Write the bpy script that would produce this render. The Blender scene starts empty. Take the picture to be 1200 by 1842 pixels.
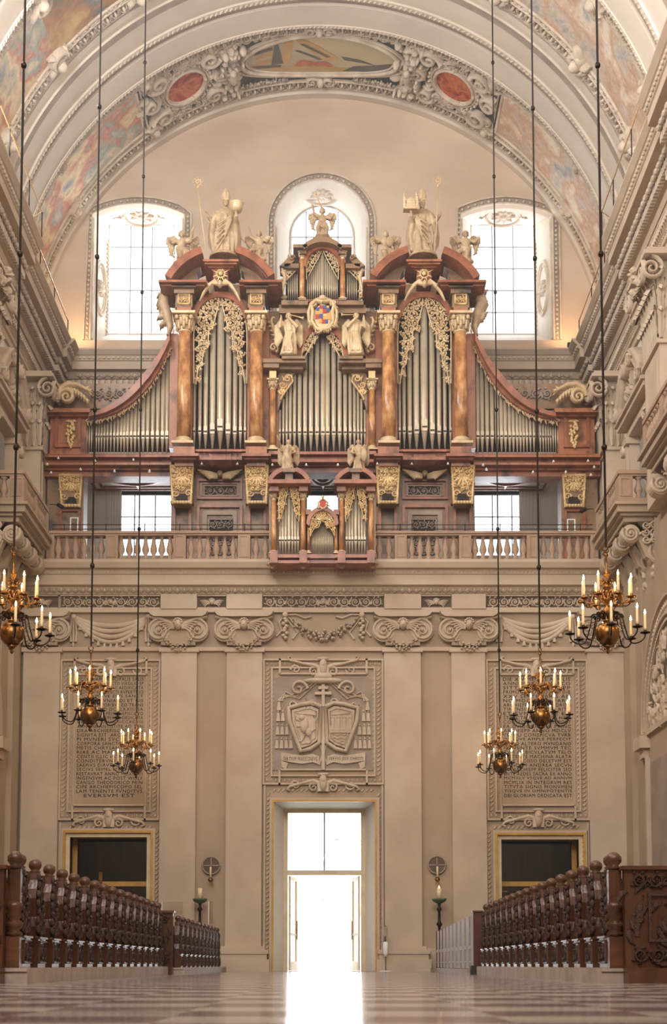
import bpy, math, random
from mathutils import Vector, Matrix
random.seed(7)
PI = math.pi
SC = bpy.context.scene
COL = SC.collection

# ---------------------------------------------------------------- camera
F = 2600.0; TH = math.radians(5.2); HC = 0.20
PY0 = 1735 - F * math.tan(TH)
cd = bpy.data.cameras.new('camera')
cam = bpy.data.objects.new('camera', cd); COL.objects.link(cam)
cd.sensor_fit = 'HORIZONTAL'; cd.sensor_width = 36; cd.lens = F / 1200 * 36
cd.shift_x = 0; cd.shift_y = (PY0 - 921) / 1200
cd.clip_start = 0.1; cd.clip_end = 500
cam.location = (0, 0, HC); cam.rotation_euler = (PI / 2 + TH, 0, 0)
cd.dof.use_dof = True; cd.dof.focus_distance = 40; cd.dof.aperture_fstop = 7
SC.camera = cam

# ---------------------------------------------------------------- sky, daylight, exposure
world = bpy.data.worlds.new('sky'); SC.world = world; world.use_nodes = True
wn = world.node_tree.nodes; bg = wn['Background']
bg.inputs[0].default_value = (0.92, 0.96, 1.0, 1); bg.inputs[1].default_value = 3.6
def area(name, loc, tgt, sx, sy, power, col):
    l = bpy.data.lights.new(name, 'AREA'); l.shape = 'RECTANGLE'; l.size = sx; l.size_y = sy
    l.energy = power; l.color = col
    o = bpy.data.objects.new(name, l); COL.objects.link(o); o.location = loc
    o.rotation_euler = (Vector(tgt) - Vector(loc)).to_track_quat('-Z', 'Y').to_euler()
    return o
area('crossing_daylight', (-2, -5, 22), (0.0, 44, 24), 15, 12, 6300, (1.0, 0.985, 0.955))
for wy, pw in ((33.5, 400), (24, 400), (14, 300)):          # lunette windows of the nave, high on both sides
    area('lunette_daylight', (-8.9, wy, 23.2), (7, wy + 4, 19.5), 5, 3, pw * 3.0, (1.0, 0.985, 0.97))
    area('lunette_daylight', (8.2, wy, 23.2), (-5, wy + 7, 23), 5, 3, pw * .8, (1.0, 0.97, 0.93))
for wx, wz, ww, wh, pw in ((-7.6, 24.0, 2.6, 4.6, 800), (6.9, 24.0, 2.6, 4.6, 420), (-0.35, 24.5, 2.6, 4.6, 260), (-0.3, 2.6, 2.4, 4.6, 260),
                       (-6.3, 14.0, 2.4, 3.2, 420), (5.9, 14.0, 2.4, 3.2, 420)):
    Yw = 50.5 if wz > 5 else 47.5
    area('window_daylight', (wx, Yw, wz), (wx * 0.6, 30, (wz - 6 if wz > 20 else 17) if wz > 5 else 0.4), ww * 1.3, wh * 1.1, pw, (0.93, 0.965, 1.0))
SC.view_settings.view_transform = 'Standard'; SC.view_settings.look = 'None'
SC.view_settings.gamma = 1; SC.view_settings.use_curve_mapping = False
SC.view_settings.exposure = 0.1
SC.cycles.max_bounces = 8; SC.cycles.diffuse_bounces = 3; SC.cycles.glossy_bounces = 3

# ---------------------------------------------------------------- measuring: a picture row/column at a known distance -> metres
def P(px, py, Y):
    t = (PY0 - py) / F; c, s = math.cos(TH), math.sin(TH)
    Z = Y * (s + t * c) / (c - t * s); d = Y * c + Z * s
    return ((px - 600) / F * d, Z + HC)
def PX(px, py, Y): return P(px, py, Y)[0]
def PZ(py, Y): return P(600, py, Y)[1]

# ---------------------------------------------------------------- materials
def lin(c):
    return tuple(((v / 255) / 12.92 if v / 255 <= .04045 else ((v / 255 + .055) / 1.055) ** 2.4) for v in c) + (1,)
MATS = {}
def mat(name, c1, c2=None, scale=3.0, rough=.7, metal=0.0, bump=0.0, stretch=(1, 1, 1), detail=5, contrast=.3, c3=None, bscale=None):
    m = bpy.data.materials.new(name); m.use_nodes = True; MATS[name] = m
    nt = m.node_tree; b = nt.nodes['Principled BSDF']
    b.inputs['Roughness'].default_value = rough; b.inputs['Metallic'].default_value = metal
    b.inputs['Base Color'].default_value = lin(c1)
    if c2:
        tc = nt.nodes.new('ShaderNodeTexCoord'); mp = nt.nodes.new('ShaderNodeMapping')
        mp.inputs['Scale'].default_value = stretch
        nz = nt.nodes.new('ShaderNodeTexNoise'); nz.inputs['Scale'].default_value = scale; nz.inputs['Detail'].default_value = detail
        nz.inputs['Roughness'].default_value = .6
        rp = nt.nodes.new('ShaderNodeValToRGB')
        rp.color_ramp.elements[0].position = .5 - contrast / 2; rp.color_ramp.elements[1].position = .5 + contrast / 2
        rp.color_ramp.elements[0].color = lin(c1); rp.color_ramp.elements[1].color = lin(c2)
        if c3:
            e = rp.color_ramp.elements.new(.5); e.color = lin(c3)
        L = nt.links
        L.new(tc.outputs['Object'], mp.inputs[0]); L.new(mp.outputs[0], nz.inputs['Vector'])
        L.new(nz.outputs['Fac'], rp.inputs[0]); L.new(rp.outputs[0], b.inputs['Base Color'])
        if bump:
            n2 = nt.nodes.new('ShaderNodeTexNoise'); n2.inputs['Scale'].default_value = bscale or scale * 6; n2.inputs['Detail'].default_value = 4
            bp = nt.nodes.new('ShaderNodeBump'); bp.inputs['Strength'].default_value = bump; bp.inputs['Distance'].default_value = .05
            L.new(mp.outputs[0], n2.inputs['Vector']); L.new(n2.outputs['Fac'], bp.inputs['Height']); L.new(bp.outputs[0], b.inputs['Normal'])
    return m
mat('plaster_upper', (216, 194, 172), (194, 170, 148), .35, .85, bump=.05, stretch=(.6, 1, 1.2), detail=10, contrast=.3)
mat('plaster_vault', (218, 204, 188), (204, 190, 174), .4, .85)
mat('stone', (184, 162, 138), (170, 148, 124), .7, .8, bump=.06, detail=8)
mat('stone_light', (206, 186, 162), (192, 170, 148), .8, .8, detail=8, bump=.05)
mat('stone_relief', (214, 194, 170), (192, 170, 146), 1.5, .75)
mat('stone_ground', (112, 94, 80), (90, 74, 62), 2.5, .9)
mat('stone_grey', (150, 132, 118), (172, 154, 138), 1.2, .8)
mat('stucco', (220, 204, 184), (190, 172, 152), 2.0, .8)
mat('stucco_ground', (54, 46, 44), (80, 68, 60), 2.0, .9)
mat('balustrade_stone', (182, 152, 126), (162, 134, 110), 1.2, .7, detail=8)
mat('white_wall', (232, 226, 216), (222, 214, 204), .6, .8)
mat('red_marbling', (158, 94, 62), (92, 50, 34), 2.2, .35, stretch=(1, 1, .6), detail=10, contrast=.35, c3=(176, 112, 74))
mat('red_moulding', (178, 108, 72), (116, 64, 44), 2.6, .33, detail=9, contrast=.35)
mat('brown_marbling', (130, 104, 78), (72, 62, 50), 1.8, .4, detail=10, contrast=.35, c3=(150, 116, 82))
mat('gold_marbling', (216, 168, 114), (140, 98, 68), 4.2, .26, stretch=(1, 1, .5), detail=12, contrast=.28, c3=(190, 130, 80))
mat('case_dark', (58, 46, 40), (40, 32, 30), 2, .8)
mat('gilt', (232, 202, 150), (214, 178, 122), 4, .45, metal=.15)
mat('cream_gilt', (224, 200, 160), (200, 170, 128), 4, .5, metal=.1)
mat('statue_stone', (206, 180, 144), (160, 130, 98), 3, .55)
mat('tin', (206, 190, 164), (186, 170, 146), 1.2, .38, metal=.3)
mat('tin_dark', (70, 60, 52), None, 1, .6, metal=.3)
mat('walnut', (98, 64, 44), (62, 38, 26), 5, .3, stretch=(1, 1, .25), bump=.2, detail=8, contrast=.5)
mat('walnut_carved', (84, 54, 38), (48, 30, 22), 14, .3, bump=.6, detail=6, contrast=.5)
mat('walnut_light', (108, 70, 46), (78, 48, 32), 6, .35, stretch=(.3, 1, 1), detail=8)
mat('plinth_marble', (182, 164, 148), (156, 138, 122), 3, .65, detail=9)
mat('brass', (158, 116, 66), (104, 74, 42), 6, .3, metal=1.0)
mat('bronze_dark', (60, 48, 38), (40, 32, 26), 6, .35, metal=.9)
mat('rope', (38, 30, 26), None, 1, .8)
mat('candle_wax', (238, 214, 168), None, 1, .5)
mat('iron', (46, 40, 36), None, 1, .5, metal=.7)
mat('green_dish', (70, 104, 60), (52, 72, 44), 9, .5)
mat('door_frame_gold', (206, 160, 70), (186, 138, 58), 3, .4)
mat('door_frame_cream', (226, 206, 172), (212, 190, 154), 3, .55)
mat('curtain_dark', (70, 64, 58), (40, 36, 34), 2, .9, stretch=(3, 3, .1))
mat('window_bar', (150, 152, 158), None, 1, .6)
mat('window_frame', (214, 214, 212), None, 1, .6)
mat('red_bench', (96, 44, 38), (70, 32, 28), 5, .6, detail=6)
mat('bench_white', (190, 180, 172), None, 1, .7)
mat('letter', (40, 28, 20), None, 1, .9)
mat('shield_red', (180, 54, 40), None, 1, .5)
mat('shield_blue', (60, 84, 130), None, 1, .5)
mat('shield_gold', (216, 160, 76), None, 1, .5)
mat('white_plastic', (235, 235, 232), None, 1, .4)
mat('paving', (244, 243, 240), (236, 234, 230), 1, .8)
mat('monument', (245, 245, 244), (232, 232, 230), .6, .8)

def emis(name, col, strength):
    m = bpy.data.materials.new(name); m.use_nodes = True; MATS[name] = m
    b = m.node_tree.nodes['Principled BSDF']
    b.inputs['Base Color'].default_value = lin(col); b.inputs['Emission Color'].default_value = lin(col)
    b.inputs['Emission Strength'].default_value = strength
    return m
emis('flame', (255, 200, 130), 60)
mat('reveal_plaster', (216, 204, 186), (206, 192, 174), .8, .8)
emis('lit_lamp', (255, 236, 210), 5)

def glass(name, tint, amount, rough=.02):
    m = bpy.data.materials.new(name); m.use_nodes = True; MATS[name] = m
    nt = m.node_tree; n = nt.nodes; n.remove(n['Principled BSDF'])
    o = n['Material Output']; t = n.new('ShaderNodeBsdfTransparent'); g = n.new('ShaderNodeBsdfGlossy'); mx = n.new('ShaderNodeMixShader')
    t.inputs[0].default_value = tint; g.inputs['Roughness'].default_value = rough
    mx.inputs[0].default_value = amount
    nt.links.new(t.outputs[0], mx.inputs[1]); nt.links.new(g.outputs[0], mx.inputs[2]); nt.links.new(mx.outputs[0], o.inputs[0])
glass('window_glass', (.97, .98, 1, 1), .05, .1)
glass('door_glass', (.95, .97, .96, 1), .08)
glass('dark_glass', (.5, .47, .42, 1), .05)
glass('acrylic', (.95, .95, .95, 1), .15)

def floor_material():
    m = bpy.data.materials.new('polished_marble'); m.use_nodes = True; MATS['floor'] = m
    nt = m.node_tree; L = nt.links; b = nt.nodes['Principled BSDF']
    tc = nt.nodes.new('ShaderNodeTexCoord')
    br = nt.nodes.new('ShaderNodeTexChecker'); br.inputs['Scale'].default_value = 1.6
    br.inputs['Color1'].default_value = lin((204, 192, 186)); br.inputs['Color2'].default_value = lin((132, 112, 114))
    nz = nt.nodes.new('ShaderNodeTexNoise'); nz.inputs['Scale'].default_value = 1.5; nz.inputs['Detail'].default_value = 8
    mx = nt.nodes.new('ShaderNodeMixRGB'); mx.blend_type = 'MULTIPLY'; mx.inputs[0].default_value = .5
    L.new(tc.outputs['Object'], br.inputs[0]); L.new(tc.outputs['Object'], nz.inputs['Vector'])
    L.new(br.outputs['Color'], mx.inputs[1]); L.new(nz.outputs['Fac'], mx.inputs[2]); L.new(mx.outputs[0], b.inputs['Base Color'])
    n2 = nt.nodes.new('ShaderNodeTexNoise'); n2.inputs['Scale'].default_value = .9; n2.inputs['Detail'].default_value = 3
    mp = nt.nodes.new('ShaderNodeMapping'); mp.inputs['Scale'].default_value = (.5, 1.6, 1)
    L.new(tc.outputs['Object'], mp.inputs[0]); L.new(mp.outputs[0], n2.inputs['Vector'])
    rr = nt.nodes.new('ShaderNodeMapRange'); rr.inputs[3].default_value = .06; rr.inputs[4].default_value = .22
    L.new(n2.outputs['Fac'], rr.inputs[0]); L.new(rr.outputs[0], b.inputs['Roughness'])
    bp = nt.nodes.new('ShaderNodeBump'); bp.inputs['Strength'].default_value = .08; bp.inputs['Distance'].default_value = .02
    L.new(n2.outputs['Fac'], bp.inputs['Height']); L.new(bp.outputs[0], b.inputs['Normal'])
floor_material()

def fresco(name, cols, scale=.9, dist=1.5):
    m = bpy.data.materials.new(name); m.use_nodes = True; MATS[name] = m
    nt = m.node_tree; L = nt.links; b = nt.nodes['Principled BSDF']; b.inputs['Roughness'].default_value = .85
    tc = nt.nodes.new('ShaderNodeTexCoord'); nz = nt.nodes.new('ShaderNodeTexNoise')
    nz.inputs['Scale'].default_value = scale; nz.inputs['Detail'].default_value = 6; nz.inputs['Distortion'].default_value = dist
    rp = nt.nodes.new('ShaderNodeValToRGB'); el = rp.color_ramp.elements
    for i, c in enumerate(cols):
        p = .28 + .46 * i / (len(cols) - 1)
        e = el[0] if i == 0 else (el[1] if i == 1 else el.new(p))
        e.position = p; e.color = lin(c)
    L.new(tc.outputs['Object'], nz.inputs['Vector']); L.new(nz.outputs['Fac'], rp.inputs[0])
    n2 = nt.nodes.new('ShaderNodeTexNoise'); n2.inputs['Scale'].default_value = scale * 3.3; n2.inputs['Distortion'].default_value = 2
    mx = nt.nodes.new('ShaderNodeMixRGB'); mx.blend_type = 'SOFT_LIGHT'; mx.inputs[0].default_value = .7
    L.new(tc.outputs['Object'], n2.inputs['Vector']); L.new(rp.outputs[0], mx.inputs[1]); L.new(n2.outputs['Fac'], mx.inputs[2])
    L.new(mx.outputs[0], b.inputs['Base Color'])
fresco('fresco_crowd', [(120, 132, 146), (186, 176, 156), (222, 200, 158), (196, 134, 112), (158, 166, 156), (214, 196, 168), (150, 132, 150)], .75, .35)
fresco('fresco_warm', [(120, 100, 70), (206, 176, 120), (196, 158, 104), (168, 120, 80), (110, 116, 112), (206, 186, 150)], .5, .6)
fresco('fresco_red', [(110, 40, 24), (176, 70, 40), (206, 120, 70), (140, 56, 34), (90, 40, 28)], 1.6, .8)
fresco('fresco_buildings', [(150, 150, 150), (200, 186, 170), (196, 160, 130), (226, 210, 190), (160, 170, 170)], .9, .4)
mat('fresco_sky', (176, 164, 138), (206, 186, 150), .5, .85, detail=7, contrast=.5)
mat('fresco_beam', (206, 168, 112), (186, 146, 92), 1, .85)
mat('fresco_beam_shade', (112, 104, 96), (92, 84, 78), 1, .85)
mat('fresco_figure', (206, 120, 90), (180, 96, 70), 3, .85)

# ---------------------------------------------------------------- mesh building
class MB:
    def __init__(self): self.v = []; self.f = []; self.s = []; self.m = []; self.r = []
    def add(self, sh, fn=None, mi=0):
        V, Fc, sm = sh; b = len(self.v); self.r.append((b, len(self.f)))
        self.v.extend([fn(*p) for p in V] if fn else V)
        self.f.extend([tuple(i + b for i in f) for f in Fc])
        self.s.extend([sm] * len(Fc)); self.m.extend([mi] * len(Fc))
        return self
    def box(self, x0, x1, y0, y1, z0, z1, mi=0): return self.add(box(x0, x1, y0, y1, z0, z1), None, mi)
    def pb(self, x0, x1, ya, yb, Y0, Y1, mi=0):
        """box given by its picture columns/rows measured at its front depth Y0"""
        ym = (ya + yb) / 2
        return self.box(PX(x0, ym, Y0), PX(x1, ym, Y0), Y0, Y1, PZ(yb, Y0), PZ(ya, Y0), mi)
    def build(self, name, m, parent=None, kind=None, label=None):
        me = bpy.data.meshes.new(name); me.from_pydata(self.v, [], self.f)
        for q in (m if isinstance(m, (list, tuple)) else [m]): me.materials.append(MATS[q])
        me.polygons.foreach_set('use_smooth', self.s)
        if any(self.m): me.polygons.foreach_set('material_index', self.m)
        me.update()
        return link(name, me, parent, kind, label)
def split_mb(q, tol=.03):
    """separate bodies of a mesh builder, as builders of their own (bodies whose bounds touch stay together)"""
    R = q.r + [(len(q.v), len(q.f))]; B = []
    for (a, fa), (b, fb) in zip(R, R[1:]):
        if b == a: continue
        P_ = q.v[a:b]; B.append([[min(p[i] for p in P_) - tol for i in range(3)], [max(p[i] for p in P_) + tol for i in range(3)], [(a, b, fa, fb)]])
    ch = True
    while ch:
        ch = False
        for i in range(len(B)):
            for j in range(len(B) - 1, i, -1):
                if all(B[i][0][k] <= B[j][1][k] and B[j][0][k] <= B[i][1][k] for k in range(3)):
                    for k in range(3): B[i][0][k] = min(B[i][0][k], B[j][0][k]); B[i][1][k] = max(B[i][1][k], B[j][1][k])
                    B[i][2] += B[j][2]; B.pop(j); ch = True
    out = []
    for _, _, parts in B:
        n = MB()
        for a, b, fa, fb in sorted(parts):
            o = len(n.v) - a; n.v += q.v[a:b]; n.f += [tuple(i + o for i in f) for f in q.f[fa:fb]]; n.s += q.s[fa:fb]; n.m += q.m[fa:fb]
        out.append(n)
    return out
def link(name, me, parent=None, kind=None, label=None):
    o = bpy.data.objects.new(name, me); COL.objects.link(o)
    if parent is not None:
        o.parent = parent
        if parent.parent is None and not parent.get('_local'): o.location = -Vector(parent.location)
    if kind: o['kind'] = kind
    if label: o['label'] = label
    return o
def thing(name, label, cat, loc=(0, 0, 0), group=None, kind=None, local=False):
    o = bpy.data.objects.new(name, None); COL.objects.link(o); o.location = loc; o.empty_display_size = .2
    if kind: o['kind'] = kind
    else:
        o['label'] = label; o['category'] = cat
    if group: o['group'] = group
    if local: o['_local'] = 1
    return o
def tag(o, label, cat, group=None):
    o['label'] = label; o['category'] = cat
    if group: o['group'] = group
    return o

# shapes: (vertices, faces, smooth)
def box(x0, x1, y0, y1, z0, z1):
    V = [(x, y, z) for z in (z0, z1) for y in (y0, y1) for x in (x0, x1)]
    return V, [(0, 2, 3, 1), (4, 5, 7, 6), (0, 1, 5, 4), (2, 6, 7, 3), (0, 4, 6, 2), (1, 3, 7, 5)], False
def frame_box(x0, x1, z0, z1, y0, y1, t, tb=None):
    """a rectangular frame of four bars lying in the XZ plane"""
    tb = t if tb is None else tb
    out = [box(x0, x0 + t, y0, y1, z0, z1), box(x1 - t, x1, y0, y1, z0, z1), box(x0 + t, x1 - t, y0, y1, z1 - t, z1)]
    if tb: out.append(box(x0 + t, x1 - t, y0, y1, z0, z0 + tb))
    return out
def prism(poly, n0, n1):
    k = len(poly)
    V = [(p[0], p[1], n0) for p in poly] + [(p[0], p[1], n1) for p in poly]
    Fc = [tuple(range(k, 2 * k)), tuple(range(k - 1, -1, -1))] + [(i, (i + 1) % k, k + (i + 1) % k, k + i) for i in range(k)]
    return V, Fc, False
def strip(A, B, n0, n1):
    """solid between two matching outlines A and B (lists of 2D points), n0..n1 thick"""
    k = len(A); V = []
    for n in (n1, n0):
        V += [(a[0], a[1], n) for a in A] + [(b[0], b[1], n) for b in B]
    Fc = []
    for i in range(k - 1):
        Fc += [(i, i + 1, k + i + 1, k + i), (2 * k + i, 3 * k + i, 3 * k + i + 1, 2 * k + i + 1),
               (i, 2 * k + i, 2 * k + i + 1, i + 1), (k + i, k + i + 1, 3 * k + i + 1, 3 * k + i)]
    Fc += [(0, k, 3 * k, 2 * k), (k - 1, 3 * k - 1, 4 * k - 1, 2 * k - 1)]
    return V, Fc, False
def lathe(prof, n=16, c=(0, 0, 0), smooth=True, a0=0, sq=(1, 1)):
    V, Fc = [], []
    for r, z in prof:
        for i in range(n):
            a = a0 + 2 * PI * i / n
            V.append((c[0] + r * math.cos(a) * sq[0], c[1] + r * math.sin(a) * sq[1], c[2] + z))
    for j in range(len(prof) - 1):
        for i in range(n):
            Fc.append((j * n + i, j * n + (i + 1) % n, (j + 1) * n + (i + 1) % n, (j + 1) * n + i))
    Fc.append(tuple(range(n - 1, -1, -1))); Fc.append(tuple(range((len(prof) - 1) * n, len(prof) * n)))
    return V, Fc, smooth
def ell(c, r, n=10, k=6):
    V = [(c[0], c[1], c[2] - r[2])]
    for j in range(1, k):
        t = PI * j / k
        for i in range(n):
            a = 2 * PI * i / n
            V.append((c[0] + r[0] * math.sin(t) * math.cos(a), c[1] + r[1] * math.sin(t) * math.sin(a), c[2] - r[2] * math.cos(t)))
    V.append((c[0], c[1], c[2] + r[2])); Fc = []
    for i in range(n): Fc.append((0, 1 + (i + 1) % n, 1 + i))
    for j in range(k - 2):
        for i in range(n): Fc.append((1 + j * n + i, 1 + j * n + (i + 1) % n, 1 + (j + 1) * n + (i + 1) % n, 1 + (j + 1) * n + i))
    for i in range(n): Fc.append((len(V) - 1, 1 + (k - 2) * n + i, 1 + (k - 2) * n + (i + 1) % n))
    return V, Fc, True
def tube(pts, rad, n=6, closed=False):
    pts = [Vector(p) for p in pts]; k = len(pts)
    rads = rad if isinstance(rad, (list, tuple)) else [rad] * k
    V, Fc = [], []; up = Vector((0.13, 0.21, 1)).normalized(); prev = None
    for i, p in enumerate(pts):
        a = pts[(i - 1) % k] if (closed or i > 0) else p; b = pts[(i + 1) % k] if (closed or i < k - 1) else p
        d = (b - a); d = d.normalized() if d.length > 1e-9 else Vector((0, 0, 1))
        s = (prev if prev is not None else up); s = s - d * s.dot(d)
        if s.length < 1e-3: s = Vector((1, 0, 0)) - d * d.x
        s.normalize(); prev = s; t = d.cross(s)
        for j in range(n):
            q = 2 * PI * j / n; w = p + (s * math.cos(q) + t * math.sin(q)) * rads[i]
            V.append(tuple(w))
    for i in range(k if closed else k - 1):
        for j in range(n):
            Fc.append((i * n + j, i * n + (j + 1) % n, ((i + 1) % k) * n + (j + 1) % n, ((i + 1) % k) * n + j))
    if not closed: Fc.append(tuple(range(n - 1, -1, -1))); Fc.append(tuple(range((k - 1) * n, k * n)))
    return V, Fc, True
def ribbon(pts, w, h, n0=0.0):
    """half-round relief strap along a 2D path in (u, v); w half-width(s), h height(s) along n"""
    k = len(pts)
    W = w if isinstance(w, (list, tuple)) else [w] * k; Hh = h if isinstance(h, (list, tuple)) else [h] * k
    V, Fc = [], []
    for i, (u, v) in enumerate(pts):
        a = pts[max(i - 1, 0)]; b = pts[min(i + 1, k - 1)]
        du, dv = b[0] - a[0], b[1] - a[1]; l = math.hypot(du, dv) or 1; nu, nv = -dv / l, du / l
        for o, hh in ((-1, 0), (-.72, .75), (0, 1), (.72, .75), (1, 0)):
            V.append((u + nu * W[i] * o, v + nv * W[i] * o, n0 + Hh[i] * hh))
    for i in range(k - 1):
        for j in range(4): Fc.append((i * 5 + j, (i + 1) * 5 + j, (i + 1) * 5 + j + 1, i * 5 + j + 1))
    Fc.append((4, 3, 2, 1, 0)); e = (k - 1) * 5; Fc.append((e, e + 1, e + 2, e + 3, e + 4))
    return V, Fc, True
def spiral_pts(cx, cy, r, turns=1.5, hand=1, a0=0, n=22, inner=.12):
    return [(cx + r * (1 - (1 - inner) * (i / (n - 1)) ** .8) * math.cos(a0 + hand * 2 * PI * turns * i / (n - 1)),
             cy + r * (1 - (1 - inner) * (i / (n - 1)) ** .8) * math.sin(a0 + hand * 2 * PI * turns * i / (n - 1))) for i in range(n)]
def spiral(cx, cy, r, w, h, turns=1.5, hand=1, a0=0, n=22):
    return ribbon(spiral_pts(cx, cy, r, turns, hand, a0, n), [w * (1 - .45 * i / (n - 1)) for i in range(n)], h)
def arcpts(cx, cy, rx, ry, a, b, n=16):
    return [(cx + rx * math.cos(a + (b - a) * i / n), cy + ry * math.sin(a + (b - a) * i / n)) for i in range(n + 1)]
def leaf(x, y, ang, L, w, h, bend=.6, n=8):
    pts, W, H_ = [], [], []; px, py = x, y
    for i in range(n + 1):
        t = i / n; pts.append((px, py)); a = ang + bend * t * 2
        px += math.cos(a) * L / n; py += math.sin(a) * L / n
        W.append(w * max(.12, math.sin(PI * min(1, t * .85 + .18)) * (1 + .28 * math.cos(t * 19)))); H_.append(h * (.5 + .5 * math.sin(PI * t)))
    return ribbon(pts, W, H_)
def xf(sh, dx=0, dy=0, dz=0, s=1.0, rot=0, mir=False):
    V, Fc, sm = sh; c, q = math.cos(rot), math.sin(rot); out = []
    for (u, v, n) in V:
        if mir: u = -u
        out.append((dx + s * (u * c - v * q), dy + s * (u * q + v * c), dz + s * n))
    return out, Fc, sm

# relief compositions, all as lists of shapes in (u, v, n)
def rosette(cx, cy, r, h, k=6):
    out = [ell((cx, cy, h * .5), (r * .28, r * .28, h * .8), 8, 4)]
    for i in range(k): out.append(leaf(cx + .2 * r * math.cos(2 * PI * i / k), cy + .2 * r * math.sin(2 * PI * i / k), 2 * PI * i / k, r * .8, r * .3, h, 0, 4))
    return out
def rinceau(w, h, relief=.05, seed=1, fat=1.0):
    rnd = random.Random(seed); n = max(2, round(w / h / .9)); cw = w / n; out = []
    for i in range(n):
        hand = 1 if i % 2 else -1; cx = -w / 2 + cw * (i + .5); r = min(cw * .5, h * .42)
        out.append(spiral(cx, 0, r, h * .055 * fat, relief, 1.7, hand, rnd.uniform(0, 1) + (PI if hand > 0 else 0)))
        out += rosette(cx, 0, r * .42, relief, 5)
        for q in range(5):
            a = 2 * PI * q / 5 + rnd.uniform(-.3, .3)
            out.append(leaf(cx + r * .85 * math.cos(a), r * .85 * math.sin(a), a + rnd.uniform(.3, .9) * hand, h * .26, h * .06 * fat, relief * .9, .5 * hand, 5))
        if i < n - 1: out.append(ribbon([(cx + r * .8, -hand * r * .5), (cx + cw * .5, 0), (cx + cw - r * .8, hand * r * .5)], h * .05 * fat, relief))
    return out
def cherub(s=1.0, relief=.1, wings=True):
    """winged cherub head about s wide"""
    out = [ell((0, 0, relief * .4), (s * .12, s * .15, relief), 12, 8), ell((0, -.03 * s, relief * 1.3), (s * .02, s * .03, relief * .25), 6, 4),
           ell((-.05 * s, .03 * s, relief * 1.1), (s * .022, s * .014, relief * .2), 6, 4), ell((.05 * s, .03 * s, relief * 1.1), (s * .022, s * .014, relief * .2), 6, 4),
           ell((0, -.085 * s, relief * 1.1), (s * .035, s * .012, relief * .2), 6, 4)]
    for i in range(7):
        a = PI * i / 6; out.append(ell((s * .12 * math.cos(a), s * .05 + s * .11 * math.sin(a), relief * .6), (s * .045, s * .045, relief * .6), 6, 4))
    if wings:
        for sg in (-1, 1):
            for k in range(5):
                a = .55 - k * .2
                pts = [(sg * s * (.1 + t * (.46 - .05 * k)), s * (-.02 + math.sin(PI * t * .8) * .1 - t * .03 * k * 1.6 - k * .022)) for t in [j / 7 for j in range(8)]]
                out.append(ribbon(pts, [s * .035 * (1.15 - .5 * j / 7) for j in range(8)], relief * (.8 - .1 * k)))
    return out
def festoon(w, drop, r, relief, n=15, seed=3):
    rnd = random.Random(seed); out = []
    for i in range(n):
        t = i / (n - 1); u = (t - .5) * w; v = -drop * (1 - (2 * t - 1) ** 2); f = .45 + .55 * (1 - (2 * t - 1) ** 2)
        for k in range(max(1, int(4 * f))):
            out.append(ell((u + rnd.uniform(-.5, .5) * r, v + (k - 1.5 * f) * r * .9 + rnd.uniform(-.2, .2) * r, relief * .4), (r * .55 * f, r * .55 * f, relief), 7, 5))
    for sg in (-1, 1):
        out.append(ribbon([(sg * w * .5, 0), (sg * w * .42, -drop * .36), (sg * w * .36, -drop * .55)], r * .35, relief * .7))
    return out
def drapery(w, drop, relief):
    out = []
    for k in range(4):
        pts = [((t - .5) * w * .96, -drop * (.28 + .17 * k) * (1 - (2 * t - 1) ** 2) - .02 * k) for t in [j / 16 for j in range(17)]]
        out.append(ribbon(pts, drop * .085, relief * (.6 + .15 * k)))
    for i in range(11):
        t = (i + .5) / 11; u = (t - .5) * w * .9; v = -drop * .8 * (1 - (2 * t - 1) ** 2) - .06
        out.append(xf(lathe([(.015, 0), (.03, -.02), (.05, -.13), (.055, -.17), (.0, -.17)], 7), 0, 0, 0)[0:3] if False else prism([(u - .018, v), (u + .018, v), (u + .05, v - drop * .22), (u - .05, v - drop * .22)], 0, relief * .8))
        out.append(ell((u, v, relief * .5), (.03, .03, relief * .6), 6, 4))
    for sg in (-1, 1):
        out.append(ell((sg * w * .5, .02, relief * .4), (.09, .09, relief), 8, 5))
        for k in range(3): out.append(ribbon([(sg * w * .5 + .05 * (k - 1), 0), (sg * w * .5 + .09 * (k - 1), -drop * .5), (sg * w * .5 + .07 * (k - 1), -drop * .85)], .035, relief * .9))
        out.append(ell((sg * w * .5, -drop * .95, relief * .4), (.05, .09, relief * .6), 8, 5))
    return out
def wallmap(X0, Y0, Z0, s=1.0, sx=None):
    sx = s if sx is None else sx
    return lambda u, v, n: (X0 + u * sx, Y0 - n, Z0 + v * s)
def sidemap(side, X0, Y0, Z0, s=1.0):
    return (lambda u, v, n: (X0 - n, Y0 - u * s, Z0 + v * s)) if side > 0 else (lambda u, v, n: (X0 + n, Y0 + u * s, Z0 + v * s))
def eggrow(mb, fn, L, p, h, relief, mi=0):
    """egg-and-dart course of length L (centred on u=0), pitch p, height h"""
    n = max(1, int(L / p)); p = L / n
    for i in range(n):
        u = -L / 2 + p * (i + .5)
        mb.add(ell((u, 0, 0), (p * .2, h * .34, relief), 7, 5), fn, mi)
        mb.add(ribbon([(u - p * .38, h * .45), (u - p * .36, -h * .1), (u, -h * .46), (u + p * .36, -h * .1), (u + p * .38, h * .45)], p * .055, relief * .8), fn, mi)
        mb.add(prism([(u + p * .5 - p * .06, h * .4), (u + p * .5, -h * .45), (u + p * .5 + p * .06, h * .4)], 0, relief * .7), fn, mi)
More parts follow.
